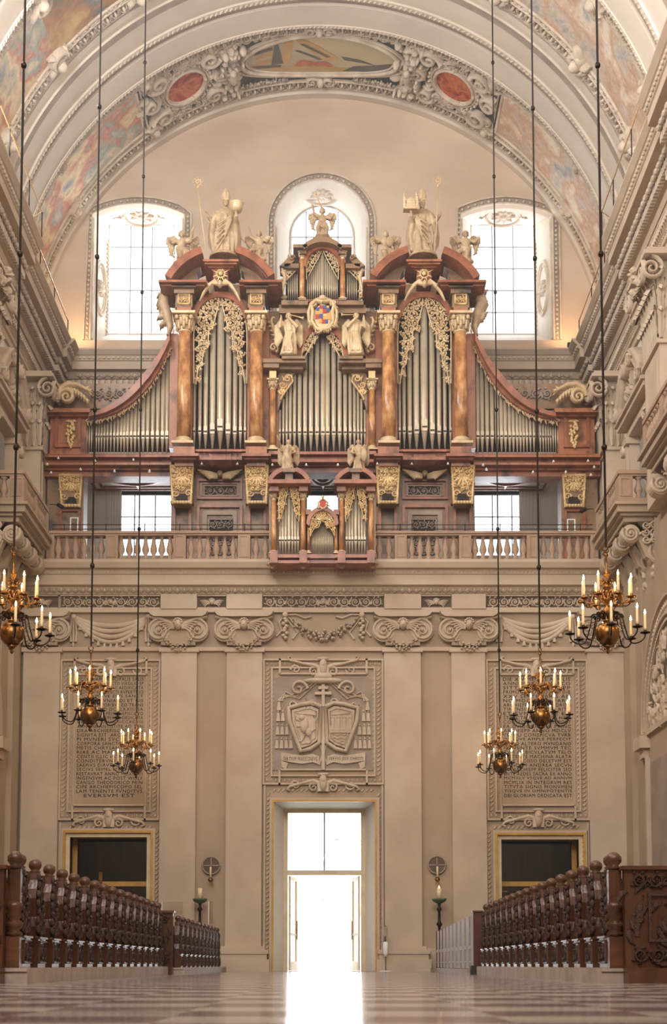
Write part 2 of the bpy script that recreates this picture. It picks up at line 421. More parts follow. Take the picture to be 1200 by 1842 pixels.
def leafrow(mb, fn, L, p, h, relief, mi=0):
    n = max(1, int(L / p)); p = L / n
    for i in range(n):
        u = -L / 2 + p * (i + .5)
        mb.add(ribbon([(u - p * .3, -h * .4), (u, h * .1), (u + p * .34, h * .4)], [p * .12, p * .2, p * .08], relief), fn, mi)
def beadrow(mb, fn, L, p, r, mi=0):
    n = max(1, int(L / p)); p = L / n
    for i in range(n): mb.add(ell((-L / 2 + p * (i + .5), 0, 0), (p * .38, r, r), 6, 4), fn, mi)
def dentils(mb, fn, L, p, h, d, fill=.55, mi=0):
    n = max(1, int(L / p)); p = L / n
    for i in range(n):
        u = -L / 2 + p * (i + .5); mb.add(box(u - p * fill / 2, u + p * fill / 2, -h / 2, h / 2, 0, d), fn, mi)
def profile_bar(mb, x0, x1, Yw, prof, mi=0):
    """moulding along X in front of the plane Yw: prof = [(projection, z)...] from top to bottom"""
    k = len(prof); V = []
    for x in (x0, x1):
        V += [(x, Yw - p, z) for p, z in prof] + [(x, Yw + .05, z) for _, z in (prof[-1], prof[0])]
    m = k + 2
    Fc = [(i, (i + 1) % m, m + (i + 1) % m, m + i) for i in range(m)] + [tuple(range(m - 1, -1, -1)), tuple(range(m, 2 * m))]
    mb.add((V, Fc, False), None, mi)
def profile_side(mb, side, Xw, y0, y1, prof, mi=0):
    k = len(prof); V = []
    for y in (y0, y1):
        V += [(Xw - side * p, y, z) for p, z in prof] + [(Xw + side * .05, y, z) for _, z in (prof[-1], prof[0])]
    m = k + 2
    Fc = [(i, (i + 1) % m, m + (i + 1) % m, m + i) for i in range(m)] + [tuple(range(m - 1, -1, -1)), tuple(range(m, 2 * m))]
    mb.add((V, Fc, False), None, mi)
def plate(outer, holes, y0, y1, name='plate'):
    """flat slab in the XZ plane with holes, as a shape"""
    cu = bpy.data.curves.new(name, 'CURVE'); cu.dimensions = '2D'; cu.fill_mode = 'BOTH'; cu.extrude = (y1 - y0) / 2
    for loop in [outer] + holes:
        sp = cu.splines.new('POLY'); sp.points.add(len(loop) - 1); sp.use_cyclic_u = True
        for q, (a, b) in zip(sp.points, loop): q.co = (a, b, 0, 1)
    ob = bpy.data.objects.new(name, cu); me = bpy.data.meshes.new_from_object(ob)
    ym = (y0 + y1) / 2
    V = [(v.co.x, ym - v.co.z, v.co.y) for v in me.vertices]; Fc = [tuple(p.vertices) for p in me.polygons]
    bpy.data.objects.remove(ob); bpy.data.curves.remove(cu); bpy.data.meshes.remove(me)
    return V, Fc, False
def rect(x0, x1, z0, z1): return [(x0, z0), (x1, z0), (x1, z1), (x0, z1)]
def archloop(x0, x1, z0, zs, rise, n=24):
    """opening outline: straight jambs to zs, elliptic head of given rise"""
    cx, rx = (x0 + x1) / 2, (x1 - x0) / 2
    return [(x0, z0), (x1, z0)] + arcpts(cx, zs, rx, rise, 0, PI, n)
def segloop(x0, x1, z0, zs, rise, n=14):
    """opening with a shallow segmental head"""
    cx, hw = (x0 + x1) / 2, (x1 - x0) / 2; R = (hw * hw + rise * rise) / (2 * rise); a = math.asin(hw / R)
    return [(x0, z0), (x1, z0)] + [(cx + R * math.sin(a - 2 * a * i / n), zs + rise - R + R * math.cos(a - 2 * a * i / n)) for i in range(n + 1)]
# ================================================================ THE SETTING
XA = -0.33; YL = 41.6; YB = 47.3; LOFT = 11.96; HW = 9.2
def struct(name, mb, m, parent=None): return mb.build(name, m, parent, 'structure' if parent is None else None)
def sroot(name, loc=(0, 0, 0)): return thing(name, None, None, loc, kind='structure')

struct('floor', MB().box(-14, 14, -8, YL + 1.3, -.2, 0), 'floor')
struct('ground_outside', MB().box(-60, 60, YL + 1.3, 140, -.3, -.04), 'paving')

# ---- lower inner facade with three doorways
def LX(px, py=1400): return PX(px, py, YL)
def LZ(py): return PZ(py, YL)
dc = (LX(490, 1600), LX(677, 1600), LZ(1441)); dl = (LX(114, 1620), LX(273, 1620), LZ(1496)); dr = (LX(893, 1620), LX(1053, 1620), LZ(1500))
lw = MB().add(plate(rect(XA - HW - .4, XA + HW + .4, 0, LOFT), [rect(a, b, -.01 + .02, c) for a, b, c in (dl, dc, dr)], YL, YL + 1.2))
struct('wall_back_lower', lw, 'stone')
# vestibule behind the facade, gallery floor above it
vb = MB().box(XA - HW - .4, XA + HW + .4, YL + .05, YB + .3, LOFT - .5, LOFT - .02)
struct('gallery_floor', vb, 'stone')
vb = MB()
for s in (-1, 1): vb.box(*sorted((XA + s * 3.6, XA + s * 3.9)), YL + 1.2, YB, 0, LOFT - .5); vb.box(*sorted((XA + s * (HW + .1), XA + s * (HW + .4))), YL + 1.2, YB, 0, LOFT - .5)
vb.add(plate(rect(XA - HW - .4, XA + HW + .4, 0, LOFT), [archloop(XA - 2.6, XA + 2.6, .01, 6.5, 2.2)], YB - .3, YB + .3))
struct('wall_vestibule', vb, 'stone')

# pilasters on the facade
zc = LZ(1168)
mbp = MB(); pil = []
for a, b in ((42, 108), (290, 354), (408, 472), (691, 757), (812, 873), (1057, 1122)):
    x0, x1 = LX(a, 1300), LX(b, 1300); pil.append((x0, x1)); c = (x0 + x1) / 2
    r = MB().box(x0, x1, YL - .16, YL + .01, 0, zc - .12)
    r.box(x0 - .06, x1 + .06, YL - .22, YL + .01, zc - .12, zc)
    for z0, z1, p in ((0, .34, .34), (.34, .5, .27), (.5, .62, .31), (.62, .72, .21)): r.box(x0 - p + .1, x1 + p - .1, YL - .1 - p, YL + .01, z0, z1)
    o = struct('trim_%d' % (len(pil)), r, 'stone_light')
r = MB()
for a, b in ((LX(354, 1600), LX(408, 1600)), (LX(757, 1600), LX(812, 1600))):
    r.box(a, b, YL - .2, YL + .01, 0, .34); r.box(a, b, YL - .14, YL + .01, .34, .66)
struct('baseboard_back', r, 'stone_light')

# astragal, frieze, cornice of the facade
r = MB(); x0, x1 = XA - HW, XA + HW
r.box(x0, x1, YL - .1, YL + .01, LZ(1172), LZ(1165))
r.box(x0, x1, YL - .12, YL + .01, LZ(1103), LZ(1096))
profile_bar(r, x0, x1, YL, [(.62, LZ(1016)), (.62, LZ(1021)), (.55, LZ(1030)), (.42, LZ(1031)), (.38, LZ(1038)), (.34, LZ(1040)), (.34, LZ(1057)), (.22, LZ(1059)), (.12, LZ(1069)), (.1, LZ(1071))])
struct('trim_facade_cornice', r, 'stone_light')
r = MB(); zf = (LZ(1072) + LZ(1096)) / 2; hf = LZ(1072) - LZ(1096)
for a, b in ((290, 355), (408, 472), (691, 757), (812, 873)): r.box(LX(a, 1084), LX(b, 1084), YL - .16, YL, LZ(1097), LZ(1071))
struct('frieze_block', r, 'stone_light')
r = MB(); eggrow(r, wallmap(XA, YL - .17, LZ(1064)), 17.6, .21, .17, .06); leafrow(r, wallmap(XA, YL - .38, LZ(1034)), 17.6, .11, .1, .04)
struct('trim_egg_and_dart', r, 'stone_relief')['kind'] = 'structure'
fr = sroot('frieze_relief')
for a, b, sd in ((45, 105, 0), (110, 289, 1), (356, 407, 0), (473, 690, 2), (758, 811, 0), (874, 1056, 3), (1058, 1120, 0)):
    X0, X1 = LX(a, 1084), LX(b, 1084); c = (X0 + X1) / 2; w = X1 - X0
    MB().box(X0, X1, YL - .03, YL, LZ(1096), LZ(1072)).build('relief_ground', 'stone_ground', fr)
    q = MB(); q.add(box(-w / 2, w / 2, -hf / 2, -hf / 2 + .03, 0, .09), wallmap(c, YL - .02, zf)); q.add(box(-w / 2, w / 2, hf / 2 - .03, hf / 2, 0, .09), wallmap(c, YL - .02, zf))
    if sd:
        for s in rinceau(w * .97, hf * .9, .08, sd, 1.2): q.add(s, wallmap(c, YL - .03, zf))
    for s in cherub(hf * 1.15 if sd else hf * 1.5, .07): q.add(s, wallmap(c, YL - .06, zf))
    q.build('relief_carving', 'stone_relief', fr)

# volute capitals with cherub heads and little swags
zt, zb = LZ(1104), LZ(1163)
for i, (a, b) in enumerate(((42, 108), (290, 354), (408, 472), (691, 757), (812, 873), (1057, 1122))):
    c = LX((a + b) / 2, 1130); hw = .86; rt = sroot('capital', (c, YL, zb)) if i == 0 else sroot('capital', (c, YL, zb))
    q = MB(); ab = [(-hw, zt), (-hw * .93, zt - .1), (-hw * .8, zt - .16), (hw * .8, zt - .16), (hw * .93, zt - .1), (hw, zt)]
    q.add(prism([(c + u, -v) for u, v in ab][::-1], 0, .38), lambda u, v, n: (u, YL - n, -v))
    q.build('abacus', 'stone_light', rt)
    MB().box(c - .5, c + .5, YL - .2, YL, zb, zt - .15).build('capital_bell', 'stone', rt)
    q = MB(); fn = wallmap(c, YL - .16, (zt + zb) / 2 - .02)
    for s in (-1, 1):
        q.add(xf(spiral(0, 0, .34, .05, .16, 2.1, -1, PI / 2, 34), s * .56, -.04, 0, 1, 0, s < 0), fn)
        q.add(xf(prism(arcpts(0, 0, .33, .33, 0, 2 * PI, 18)[:-1], 0, .06), s * .56, -.04), fn)
        q.add(ell((s * .56, -.04, .1), (.05, .05, .1), 8, 5), fn)
        q.add(ribbon([(s * .84, .36), (s * .5, .30), (s * .1, .16)], [.05, .06, .03], .14), fn)
    q.build('volute', 'stone_light', rt)
    q = MB()
    for s in cherub(1.0, .16): q.add(xf(s, 0, .12, .08), fn)
    for s in festoon(1.0, .4, .075, .1, 11, i): q.add(xf(s, 0, -.14, .05), fn)
    q.build('cherub_swag', 'stone_relief', rt)
# festoons between the capitals
fr = sroot('swag_relief'); fn = wallmap(LX(582, 1130), YL - .03, LZ(1108))
q = MB()
for s in festoon(2.05, .55, .1, .14, 19, 5): q.add(xf(s, 0, -.05), fn)
for sg in (-1, 1):
    for k in range(9): q.add(ell((sg * 1.12 + .05 * math.sin(k * 2.4), -.12 - k * .07, .07), (.07, .06, .1), 7, 5), fn)
    q.add(ribbon([(sg * 1.12, .02), (sg * 1.0, -.2), (sg * .75, -.5), (sg * .9, -.7)], .03, .06), fn)
    q.add(ribbon([(sg * 1.12, .02), (sg * 1.3, -.2), (sg * 1.22, -.45), (sg * 1.38, -.62)], .03, .06), fn)
    q.add(ribbon([(sg * 1.12, .02), (sg * .8, .03), (sg * .55, -.08), (sg * .35, -.03)], .03, .06), fn)
    q.add(ell((sg * 1.12, 0, .06), (.1, .1, .12), 8, 5), fn)
q.build('fruit_garland', 'stone_relief', fr)
for a, b in ((133, 268), (897, 1030)):
    fn = wallmap((LX(a, 1120) + LX(b, 1120)) / 2, YL - .03, LZ(1112)); q = MB()
    for s in drapery(LX(b, 1120) - LX(a, 1120), .85, .09): q.add(s, fn)
    q.build('tasselled_drapery', 'stone_relief', fr)

# moulded frames: central arms panel, side inscription tablets, door surrounds
def eared_frame(root, X0, X1, z0, z1, third=True):
    q = MB()
    for s in frame_box(X0, X1, z0, z1, YL - .1, YL, .05): q.add(s)
    for s in frame_box(X0 + .24, X1 - .24, z0 + .24, z1 - .24, YL - .09, YL, .045): q.add(s)
    for s in () if not third else frame_box(X0 + .40, X1 - .40, z0 + .44, z1 - .44, YL - .04, YL, .02): q.add(s)
    w, h = X1 - X0, z1 - z0; cx, cz = (X0 + X1) / 2, (z0 + z1) / 2
    for z, sg in ((z1, 1), (z0, -1)):
        for t in (-1, 1):
            q.box(cx + t * w * .36 - .03, cx + t * w * .36 + .03, YL - .1, YL, min(z, z - sg * .44), max(z, z - sg * .44))
        q.box(cx - w * .36, cx + w * .36, YL - .1, YL, z - sg * .44 - .025, z - sg * .44 + .025)
    q.build('frame_moulding', 'stone_light', root)
    q = MB()
    for z, f in ((z1 - .14, 1), (z0 + .14, 1)): eggrow(q, wallmap(cx, YL, z), w - .1, .13, .13, .05)
    for x in (X0 + .14, X1 - .14): leafrow(q, (lambda x: (lambda u, v, n: (x + v, YL - n, cz + u)))(x), h - .5, .13, .14, .05)
    for x in (X0 + .30, X1 - .30): leafrow(q, (lambda x: (lambda u, v, n: (x + v, YL - n, cz + u)))(x), h - 1.0, .13, .06, .05)
    q.build('frame_ornament', 'stone_relief', root, label=None)
    MB().box(X0 + .05, X1 - .05, YL - .012, YL, z0 + .05, z1 - .05).build('frame_ground', 'stone', root)
    # strapwork cartouches head and foot
    q = MB()
    for z, sg in ((z1 - .2, 1), (z0 + .1, -1)):
        fn = wallmap(cx, YL - .02, z)
        for t in (-1, 1):
            q.add(ribbon([(t * .1, -.3), (t * .12, -.05), (t * .3, .02), (t * .6, .06 * sg), (t * .98, .16 * sg), (t * 1.04, .24 * sg), (t * .96, .27 * sg)], [.07, .09, .07, .05, .045, .04, .03], .12), fn)
            q.add(spiral(t * .28, -.18, .17, .04, .1, 1.4, -t, PI / 2 + t), fn)
            q.add(spiral(t * .8, -.12 * 1, .16, .035, .08, 1.3, t, PI), fn)
        q.add(ell((0, -.05, .06), (.13, .28, .14), 10, 6), fn); q.add(ell((0, .2, .05), (.2, .06, .1), 8, 5), fn)
        q.add(ell((0, .02, .16), (.06, .07, .06), 8, 5), fn)
    q.build('strapwork', 'stone_relief', root)
def door_surround(root, X0, X1, zt, o0, o1, oz):
    """flat architrave band between the frame line and the opening"""
    q = MB()
    for a, b in ((X0, X0 + .05), (X1 - .05, X1), (o0 - .09, o0 - .02), (o1 + .02, o1 + .09)): q.box(a, b, YL - .09, YL, 0, zt if a in (X0, X1 - .05) else oz + .09)
    q.box(o0 - .02, o1 + .02, YL - .09, YL, oz + .02, oz + .09)
    q.build('surround_moulding', 'stone_light', root)
    q = MB(); H = zt - .3
    for x in (X0 + .13, X1 - .13): leafrow(q, (lambda x: (lambda u, v, n: (x + v, YL - n, H / 2 + u + .1)))(x), H, .13, .11, .045)
    leafrow(q, wallmap((X0 + X1) / 2, YL, zt - .13), X1 - X0 - .5, .13, .11, .045)
    q.build('surround_ornament', 'stone_relief', root)
frames = []
rt = sroot('arms_panel'); A0, A1 = LX(473, 1300), LX(690, 1300); az0, az1 = LZ(1412), LZ(1186)
eared_frame(rt, A0, A1, az0, az1, False); door_surround(sroot('door_surround'), LX(474, 1600), LX(690, 1600), az0 - .02, *dc)
armsroot = rt
tabs = []
for a, b, d in ((108, 288, dl), (875, 1058, dr)):
    rt = sroot('inscription_tablet'); X0, X1 = LX(a, 1330), LX(b, 1330); eared_frame(rt, X0, X1, LZ(1476), LZ(1187)); tabs.append((rt, X0, X1))
    door_surround(sroot('door_surround'), LX(a - 2, 1600), LX(b + 2, 1600), LZ(1480), *d)

TXT_L = ["ECCLESIAM PRINCIPALIS SALIS", "BVRGENSIS A SANCTO VIRGILIO EP", "ISCOPO DCCLXXIIII AEDIFICATA", "DEDICATAM SANCTI RVPERTI SO", "CIORVMQVE EIVS SANCT", "ORVM CHVNIALDI ET GIS", "ILARII CORPORIBVS EO TRANS", "LATIS ANNO DCCLXXIIII SA", "CRAM ARNO PRIMVS EPISCOPO", "ET SANCTO RVPERTO DEDICATA", "DENIQVE ANNO DCCXCVIII", "ARNONE ANTISTITE AD TAN", "DRA ARCHIEPISCOPALI IN", "SIGNITA EST  ARCHIEPISCO", "PI MVNERI SVCCEDENS", "CORPORA SANCTORVM HER", "METIS CHRYSANTI ET DA", "RIAE AC MARTYRIS VIN", "CENTII ILLIC HONORIFICE", "CONDITERVNT TEMPLVM", "SAEPIVS DIRVTVM AC CON", "SECIVS SEMEL ITERVMQVE", "RESTAVRAT ANNO MDXCVIII", "INGENSVM AC POST WOLF", "GANGO THEODORICO PRIN", "CIPE ARCHIEPISCOPO SEL", "LAM TENENTE FVNDITVS", "EVERSVM EST"]
TXT_R = ["DIE XIV MENSIS APRILIS", "ANNI MDCXIV MARCO", "SITTICO ARCHIEPP", "PRIMO LAPIDE POSITO DIE", "XXV SEPTEMBRIS AN", "NO MDCXXVIII PARIS", "ARCHIEPP COMES LODRON", "TINENSIS SOLEMNI RITV", "ET SVMPTVOSE EX", "STRVCTAM TEMPLVM HOC", "CONSECRAVIT DEAM POST", "EA GVIDOBALDVS PRINC", "ARCHIEPP ANNO MDCLV", "TEMPLI CONSPICVA TVRR", "IBVSQVE AMPLE PERFECIT", "BELLO ALTERO MVNDANO", "FERVENTE SVMMVM TEC", "TVM ORBICVLATVM TELO", "MITTENTE MACHINA ALATA", "IGNE INCISSO DELETVM EST", "TANDEM ANDREA SECVN", "DO ARCHIEPP FELICITER SED", "ENTE AEDES SACRA EX ANNO", "MCMXLV VSQVE AD ANNVM", "MCMLIX IN INTEGRVM RES", "TITVTA SIGNIS MONVMEN", "TISQVE IN OMNIPOTENTIS", "DEI GLORIAM DEDICATA EST"]
def text_mesh(body, width, height, Xc, Y, Zc, name, m, parent, depth=.008, align='CENTER', maxstretch=1.6):
    cu = bpy.data.curves.new(name, 'FONT'); cu.body = body; cu.size = 1; cu.extrude = 0; cu.offset = .0; cu.space_character = 1.15; cu.resolution_u = 2
    cu.align_x = 'CENTER'; cu.align_y = 'CENTER'
    ob = bpy.data.objects.new(name, cu); me = bpy.data.meshes.new_from_object(ob)
    V = [v.co.copy() for v in me.vertices]; Fc = [tuple(p.vertices) for p in me.polygons]
    bpy.data.objects.remove(ob); bpy.data.curves.remove(cu); bpy.data.meshes.remove(me)
    if not V: return
    xs = [v.x for v in V]; w = max(xs) - min(xs); cx = (max(xs) + min(xs)) / 2; zs = [v.y for v in V]; h = max(zs) - min(zs); cz = (max(zs) + min(zs)) / 2
    sz = height / h; sx = min(width / w, sz * maxstretch)
    return ([(Xc + (v.x - cx) * sx, Y, Zc + (v.y - cz) * sz) for v in V], Fc, False)
for (rt, X0, X1), T in zip(tabs, (TXT_L, TXT_R)):
    c = (X0 + X1) / 2; wd = (X1 - X0) - 1.0; q = MB(); zt_, zb_ = LZ(1222), LZ(1431); n = len(T)
    for i, line in enumerate(T):
        sh = text_mesh(line, wd, .098, c, YL - .022, zt_ + (zb_ - zt_) * i / (n - 1), 'line', 'letter', rt)
        q.add(sh)
    q.build('inscription', 'letter', rt, label=None)

# central coat of arms: hat, cross, two crosiers, paired shields, tassels, motto scroll
q = MB(); c = (A0 + A1) / 2; fn = wallmap(c, YL - .03, LZ(1300)); G = MB()
G.add(prism(rect(-1.47, 1.47, -1.4, 1.32), 0, .012), fn); G.build('arms_ground', 'stone_grey', armsroot)
q.add(ell((0, 1.22, .05), (.62, .1, .16), 14, 6), fn); q.add(ell((0, 1.34, .05), (.28, .13, .16), 12, 6), fn)
q.add(prism(rect(-.045, .045, -1.4, 1.1), 0, .14), fn)
for z, w in ((1.0, .14), (.84, .24)): q.add(prism(rect(-w, w, z - .04, z + .04), 0, .15), fn)
for s in (-1, 1):
    sp = spiral(0, 0, .27, .055, .15, 1.35, -1, PI, 26)
    q.add(xf(sp, s * .72, .98, 0, 1, 0, s < 0), fn)
    q.add(ribbon([(s * .5, .72), (s * .35, .3), (s * .15, -.5), (-s * .12, -1.25)], .03, .07), fn)
    for k in range(3): q.add(ribbon([(s * (.2 + .1 * k), 1.15), (s * (.7 + .12 * k), .68 + .05 * k), (s * (1.1 + .08 * k), .9 - .1 * k), (s * (1.2 + .06 * k), .62)], .024, .08), fn)
    for k, (zz, nn) in enumerate(((.5, 1), (.18, 2), (-.22, 3), (-.62, 4))):
        for j in range(nn):
            x = s * (1.26 + .03 * (1 - k) + .135 * (j - (nn - 1) / 2) - .02 * k)
            q.add(prism([(x - .028, zz + .1), (x + .028, zz + .1), (x + .058, zz - .15), (x - .058, zz - .15)], 0, .08), fn)
            q.add(ell((x, zz + .13, .05), (.035, .035, .06), 6, 4), fn)
            q.add(ribbon([(x, zz + .16), (x - s * .06, zz + .27)], .012, .04), fn)
    ol = [(0.06, .45), (.3, .56), (.62, .52), (1.0, .42), (.98, .05), (.82, -.4), (.66, -.86), (.36, -.78), (.1, -.6)]
    cx_, cz_ = .5, -.08
    q.add(ribbon([(s * x, z) for x, z in ol + ol[:1]], .075, .2), fn)
    inn = [(cx_ + (x - cx_) * .82, cz_ + (z - cz_) * .86) for x, z in ol]
    q.add(prism([(s * x, z) for x, z in (inn if s > 0 else inn[::-1])], 0, .1), fn)
    ring = [(cx_ + (x - cx_) * .68, cz_ + (z - cz_) * .74) for x, z in ol]
    q.add(ribbon([(s * x, z) for x, z in ring + ring[:1]], .022, .15), fn)
    q.add(ribbon([(s * .2, .2), (s * .78, .25)], .02, .14), fn); q.add(ribbon([(s * .5, .22), (s * .5, .45)], .02, .14), fn)
    q.add(spiral(s * .3, .58, .12, .04, .18, 1.2, s, 0, 14), fn); q.add(spiral(s * .9, .5, .12, .04, .18, 1.2, -s, 0, 14), fn)
    # motto scroll
    mp = [(s * .12, -1.12), (s * .3, -1.05), (s * .6, -1.1), (s * .9, -1.06), (s * 1.22, -1.0)]
    up = [(x, z + .12) for x, z in mp]; dn = [(x, z - .12) for x, z in mp]
    q.add(strip(up, dn, 0, .07), fn)
    q.add(prism([(s * 1.22, -1.12), (s * 1.02, -1.2), (s * 1.08, -1.38), (s * 1.2, -1.32)][::s], 0, .06), fn)
# lion (heraldic left) and towers with waves (heraldic right)
for b in (ell((-.55, -.1, .12), (.13, .26, .06), 8, 5), ell((-.62, .12, .14), (.1, .1, .07), 8, 5), ell((-.42, -.3, .12), (.1, .14, .05), 8, 5)): q.add(b, fn)
for pts in ([(-.6, .02), (-.78, .08), (-.8, .16)], [(-.58, -.1), (-.76, -.14)], [(-.5, -.35), (-.62, -.55), (-.72, -.58)], [(-.4, -.38), (-.36, -.6), (-.46, -.64)], [(-.38, -.3), (-.22, -.2), (-.26, 0), (-.18, .1), (-.28, .18)]):
    q.add(ribbon(pts, [.045] * len(pts), .16), fn)
for k in range(4):
    x = .24 + .17 * k; q.add(prism(rect(x, x + .07, -.25, .12), .1, .15), fn); q.add(prism([(x - .02, .12), (x + .09, .12), (x + .035, .2)], .1, .16), fn)
q.add(prism(rect(.2, .82, -.32, -.12), .1, .14), fn)
for k in range(4): q.add(ribbon([(.26 + .02 * k + j * .06, -.38 - .1 * k + .025 * math.sin(j * 1.9)) for j in range(8 - k)], .016, .14), fn)
q.build('coat_of_arms', 'stone_relief', armsroot)
q = MB()
for s, t in ((-1, "SVB TVVM PRAESCONFVG"), (1, "SERVVS JESV CHRISTI")):
    q.add(text_mesh(t, .98, .12, c + s * .66, YL - .104, LZ(1300) - 1.08, 'm', 'letter', armsroot))
q.build('motto', 'letter', armsroot)

# ---- doors
def window_root(n): return sroot('window_%d' % n)
# centre doorway: splayed cream reveal with gilt arrises, frame with transom, leaves folded open
rt = sroot('door_1'); x0, x1, zt_ = dc; i0, i1, iz = PX(511, 1600, YL + 1), PX(656, 1600, YL + 1), PZ(1456, YL + 1)
q = MB()
for a, b in ((x0, i0), (x1, i1)): q.add(([(a, YL - .02, 0), (b, YL + 1, 0), (b, YL + 1, iz), (a, YL - .02, zt_)], [(0, 1, 2, 3)], False))
q.add(([(x0, YL - .02, zt_), (i0, YL + 1, iz), (i1, YL + 1, iz), (x1, YL - .02, zt_)], [(0, 1, 2, 3)], False))
q.build('door_reveal', 'white_wall', rt)
q = MB()
for s in frame_box(x0 - .02, x1 + .02, 0, zt_ + .03, YL - .1, YL - .02, .06, 0): q.add(s)
q.build('gilt_arris', 'door_frame_gold', rt)
q = MB(); zm = PZ(1570, YL + 1)
for s in frame_box(i0 - .02, i1 + .02, 0, iz + .02, YL + .94, YL + 1.08, .13, 0): q.add(s)
q.box(i0, i1, YL + .93, YL + 1.07, zm - .07, zm + .07)
q.build('door_frame', 'door_frame_cream', rt)
MB().box((i0 + i1) / 2 - .022, (i0 + i1) / 2 + .022, YL + .97, YL + 1.03, zm + .07, iz).build('door_mullion', 'window_bar', rt)
for s in (-1, 1): MB().box(*sorted(((i0 + i1) / 2 + s * .03, (i0 + i1) / 2 + s * ((i1 - i0) / 2 - .13))), YL + .995, YL + 1.005, zm + .08, iz - .12).build('pane', 'door_glass', rt)
for s, xh in ((-1, i0 + .16), (1, i1 - .16)):
    q = MB(); y0, y1 = YL + 1.1, YL + 2.1
    def P3(t, z, o=0): return (xh - s * .18 * t + o, y0 + (y1 - y0) * t, z)
    for t0, t1, z0, z1 in ((0, .09, .02, zm - .09), (.91, 1, .02, zm - .09), (.09, .91, zm - .21, zm - .09), (.09, .91, .02, .3), (.09, .91, 1.05, 1.13)):
        V = [P3(t0, z0, -.025), P3(t1, z0, -.025), P3(t1, z1, -.025), P3(t0, z1, -.025), P3(t0, z0, .025), P3(t1, z0, .025), P3(t1, z1, .025), P3(t0, z1, .025)]
        q.add((V, [(0, 1, 2, 3), (7, 6, 5, 4), (0, 4, 5, 1), (1, 5, 6, 2), (2, 6, 7, 3), (3, 7, 4, 0)], False))
    lf = q.build('door_leaf', 'door_frame_cream', rt)
    hb = MB().add(tube([P3(.85, .95, -s * .05), P3(.85, 1.5, -s * .05)], .018)); hb.build('door_handle', 'brass', lf)
# side doorways: half-closed leaves with dark glass
for n, (x0, x1, zt_), sgn in ((2, dl, -1), (3, dr, 1)):
    rt = sroot('door_%d' % n)
    q = MB()
    for s in frame_box(x0 - .03, x1 + .03, 0, zt_ + .03, YL - .1, YL - .01, .07, 0): q.add(s)
    q.build('gilt_arris', 'door_frame_gold', rt)
    Yd = YL + .75; q = MB()
    for s in frame_box(x0, x1, 0, zt_, YL, YL + .08, .16, 0): q.add(s)
    q.build('door_frame', 'door_frame_cream', rt)
    zq = PZ(1590, Yd); q = MB()
    for s in frame_box(x0 + .1, x1 - .1, 0, zt_, Yd, Yd + .08, .15, .3): q.add(s)
    q.box(x0 + .1, x1 - .1, Yd - .01, Yd + .09, zq - .07, zq + .07)
    q.build('door_leaf', 'door_frame_gold', rt)
    MB().box(x0 + .2, x1 - .2, Yd + .03, Yd + .05, .2, zt_ - .1).build('pane', 'dark_glass', rt)
    MB().box(x0 + .25 if n == 3 else x0 + .9, x0 + .4 if n == 3 else x0 + 1.0, Yd - .05, Yd, zq + .02 if n == 2 else zq - .25, zq + .35 if n == 2 else zq - .2).build('door_handle', 'brass', rt)
    q = MB(); pts = []
    k = 60
    V = []; Fc = []
    for i in range(k + 1):
        x = x0 - .6 + (x1 - x0 + 1.2) * i / k; y = Yd + 1.6 + .12 * math.sin(i * 1.3) + .05 * math.sin(i * 2.9)
        V += [(x, y, 0), (x, y, zt_ + 1.5)]
        if i: Fc.append((2 * i - 2, 2 * i, 2 * i + 1, 2 * i - 1))
    q.add((V, Fc, True)); 
    tag(q.build('curtain', 'curtain_dark'), 'dark folded curtain behind the glass of the %s side door' % ('left' if n == 2 else 'right'), 'curtain')

# ---- upper end wall: three windows above, three lower ones behind the organ
def BX(px, py=500, Y=YB): return PX(px, py, Y)
def BZ(py, Y=YB): return PZ(py, Y)
YG = 48.9
wins = []
wins.append(('seg', BX(165), BX(330), BZ(612), BZ(387), BZ(368) - BZ(387), PX(196, 500, YG), PX(312, 500, YG), PZ(602, YG), PZ(406, YG)))
wins.append(('seg', BX(830), BX(994), BZ(612), BZ(387), BZ(368) - BZ(387), PX(848, 500, YG), PX(961, 500, YG), PZ(602, YG), PZ(406, YG)))
wins.append(('arch', BX(495), BX(662), BZ(640), BZ(403), BZ(325) - BZ(403), PX(522, 500, YG), PX(637, 500, YG), PZ(640, YG), PZ(426, YG), PZ(371, YG) - PZ(426, YG)))
lowers = [(PX(204, 940, YG - 1), PX(316, 940, YG - 1)), (PX(851, 940, YG - 1), PX(957, 940, YG - 1)), (PX(548, 900, YG - 1), PX(612, 900, YG - 1))]
lz0, lz1 = PZ(1008, YG - 1), PZ(889, YG - 1)
holes = []
for w in wins: holes.append((segloop if w[0] == 'seg' else archloop)(w[1], w[2], w[3], w[4], w[5]))
for a, b in lowers: holes.append(rect(a, b, lz0, lz1))
Rv, vcx, vcz = 9.77, -.45, 20.32
top = arcpts(vcx, vcz, Rv + .3, Rv + .3, 0, PI, 64)
struct('wall_back_upper', MB().add(plate([(vcx - Rv - .3, LOFT - .1), (vcx + Rv + .3, LOFT - .1)] + top, holes, YB, YB + .25)), 'plaster_upper')
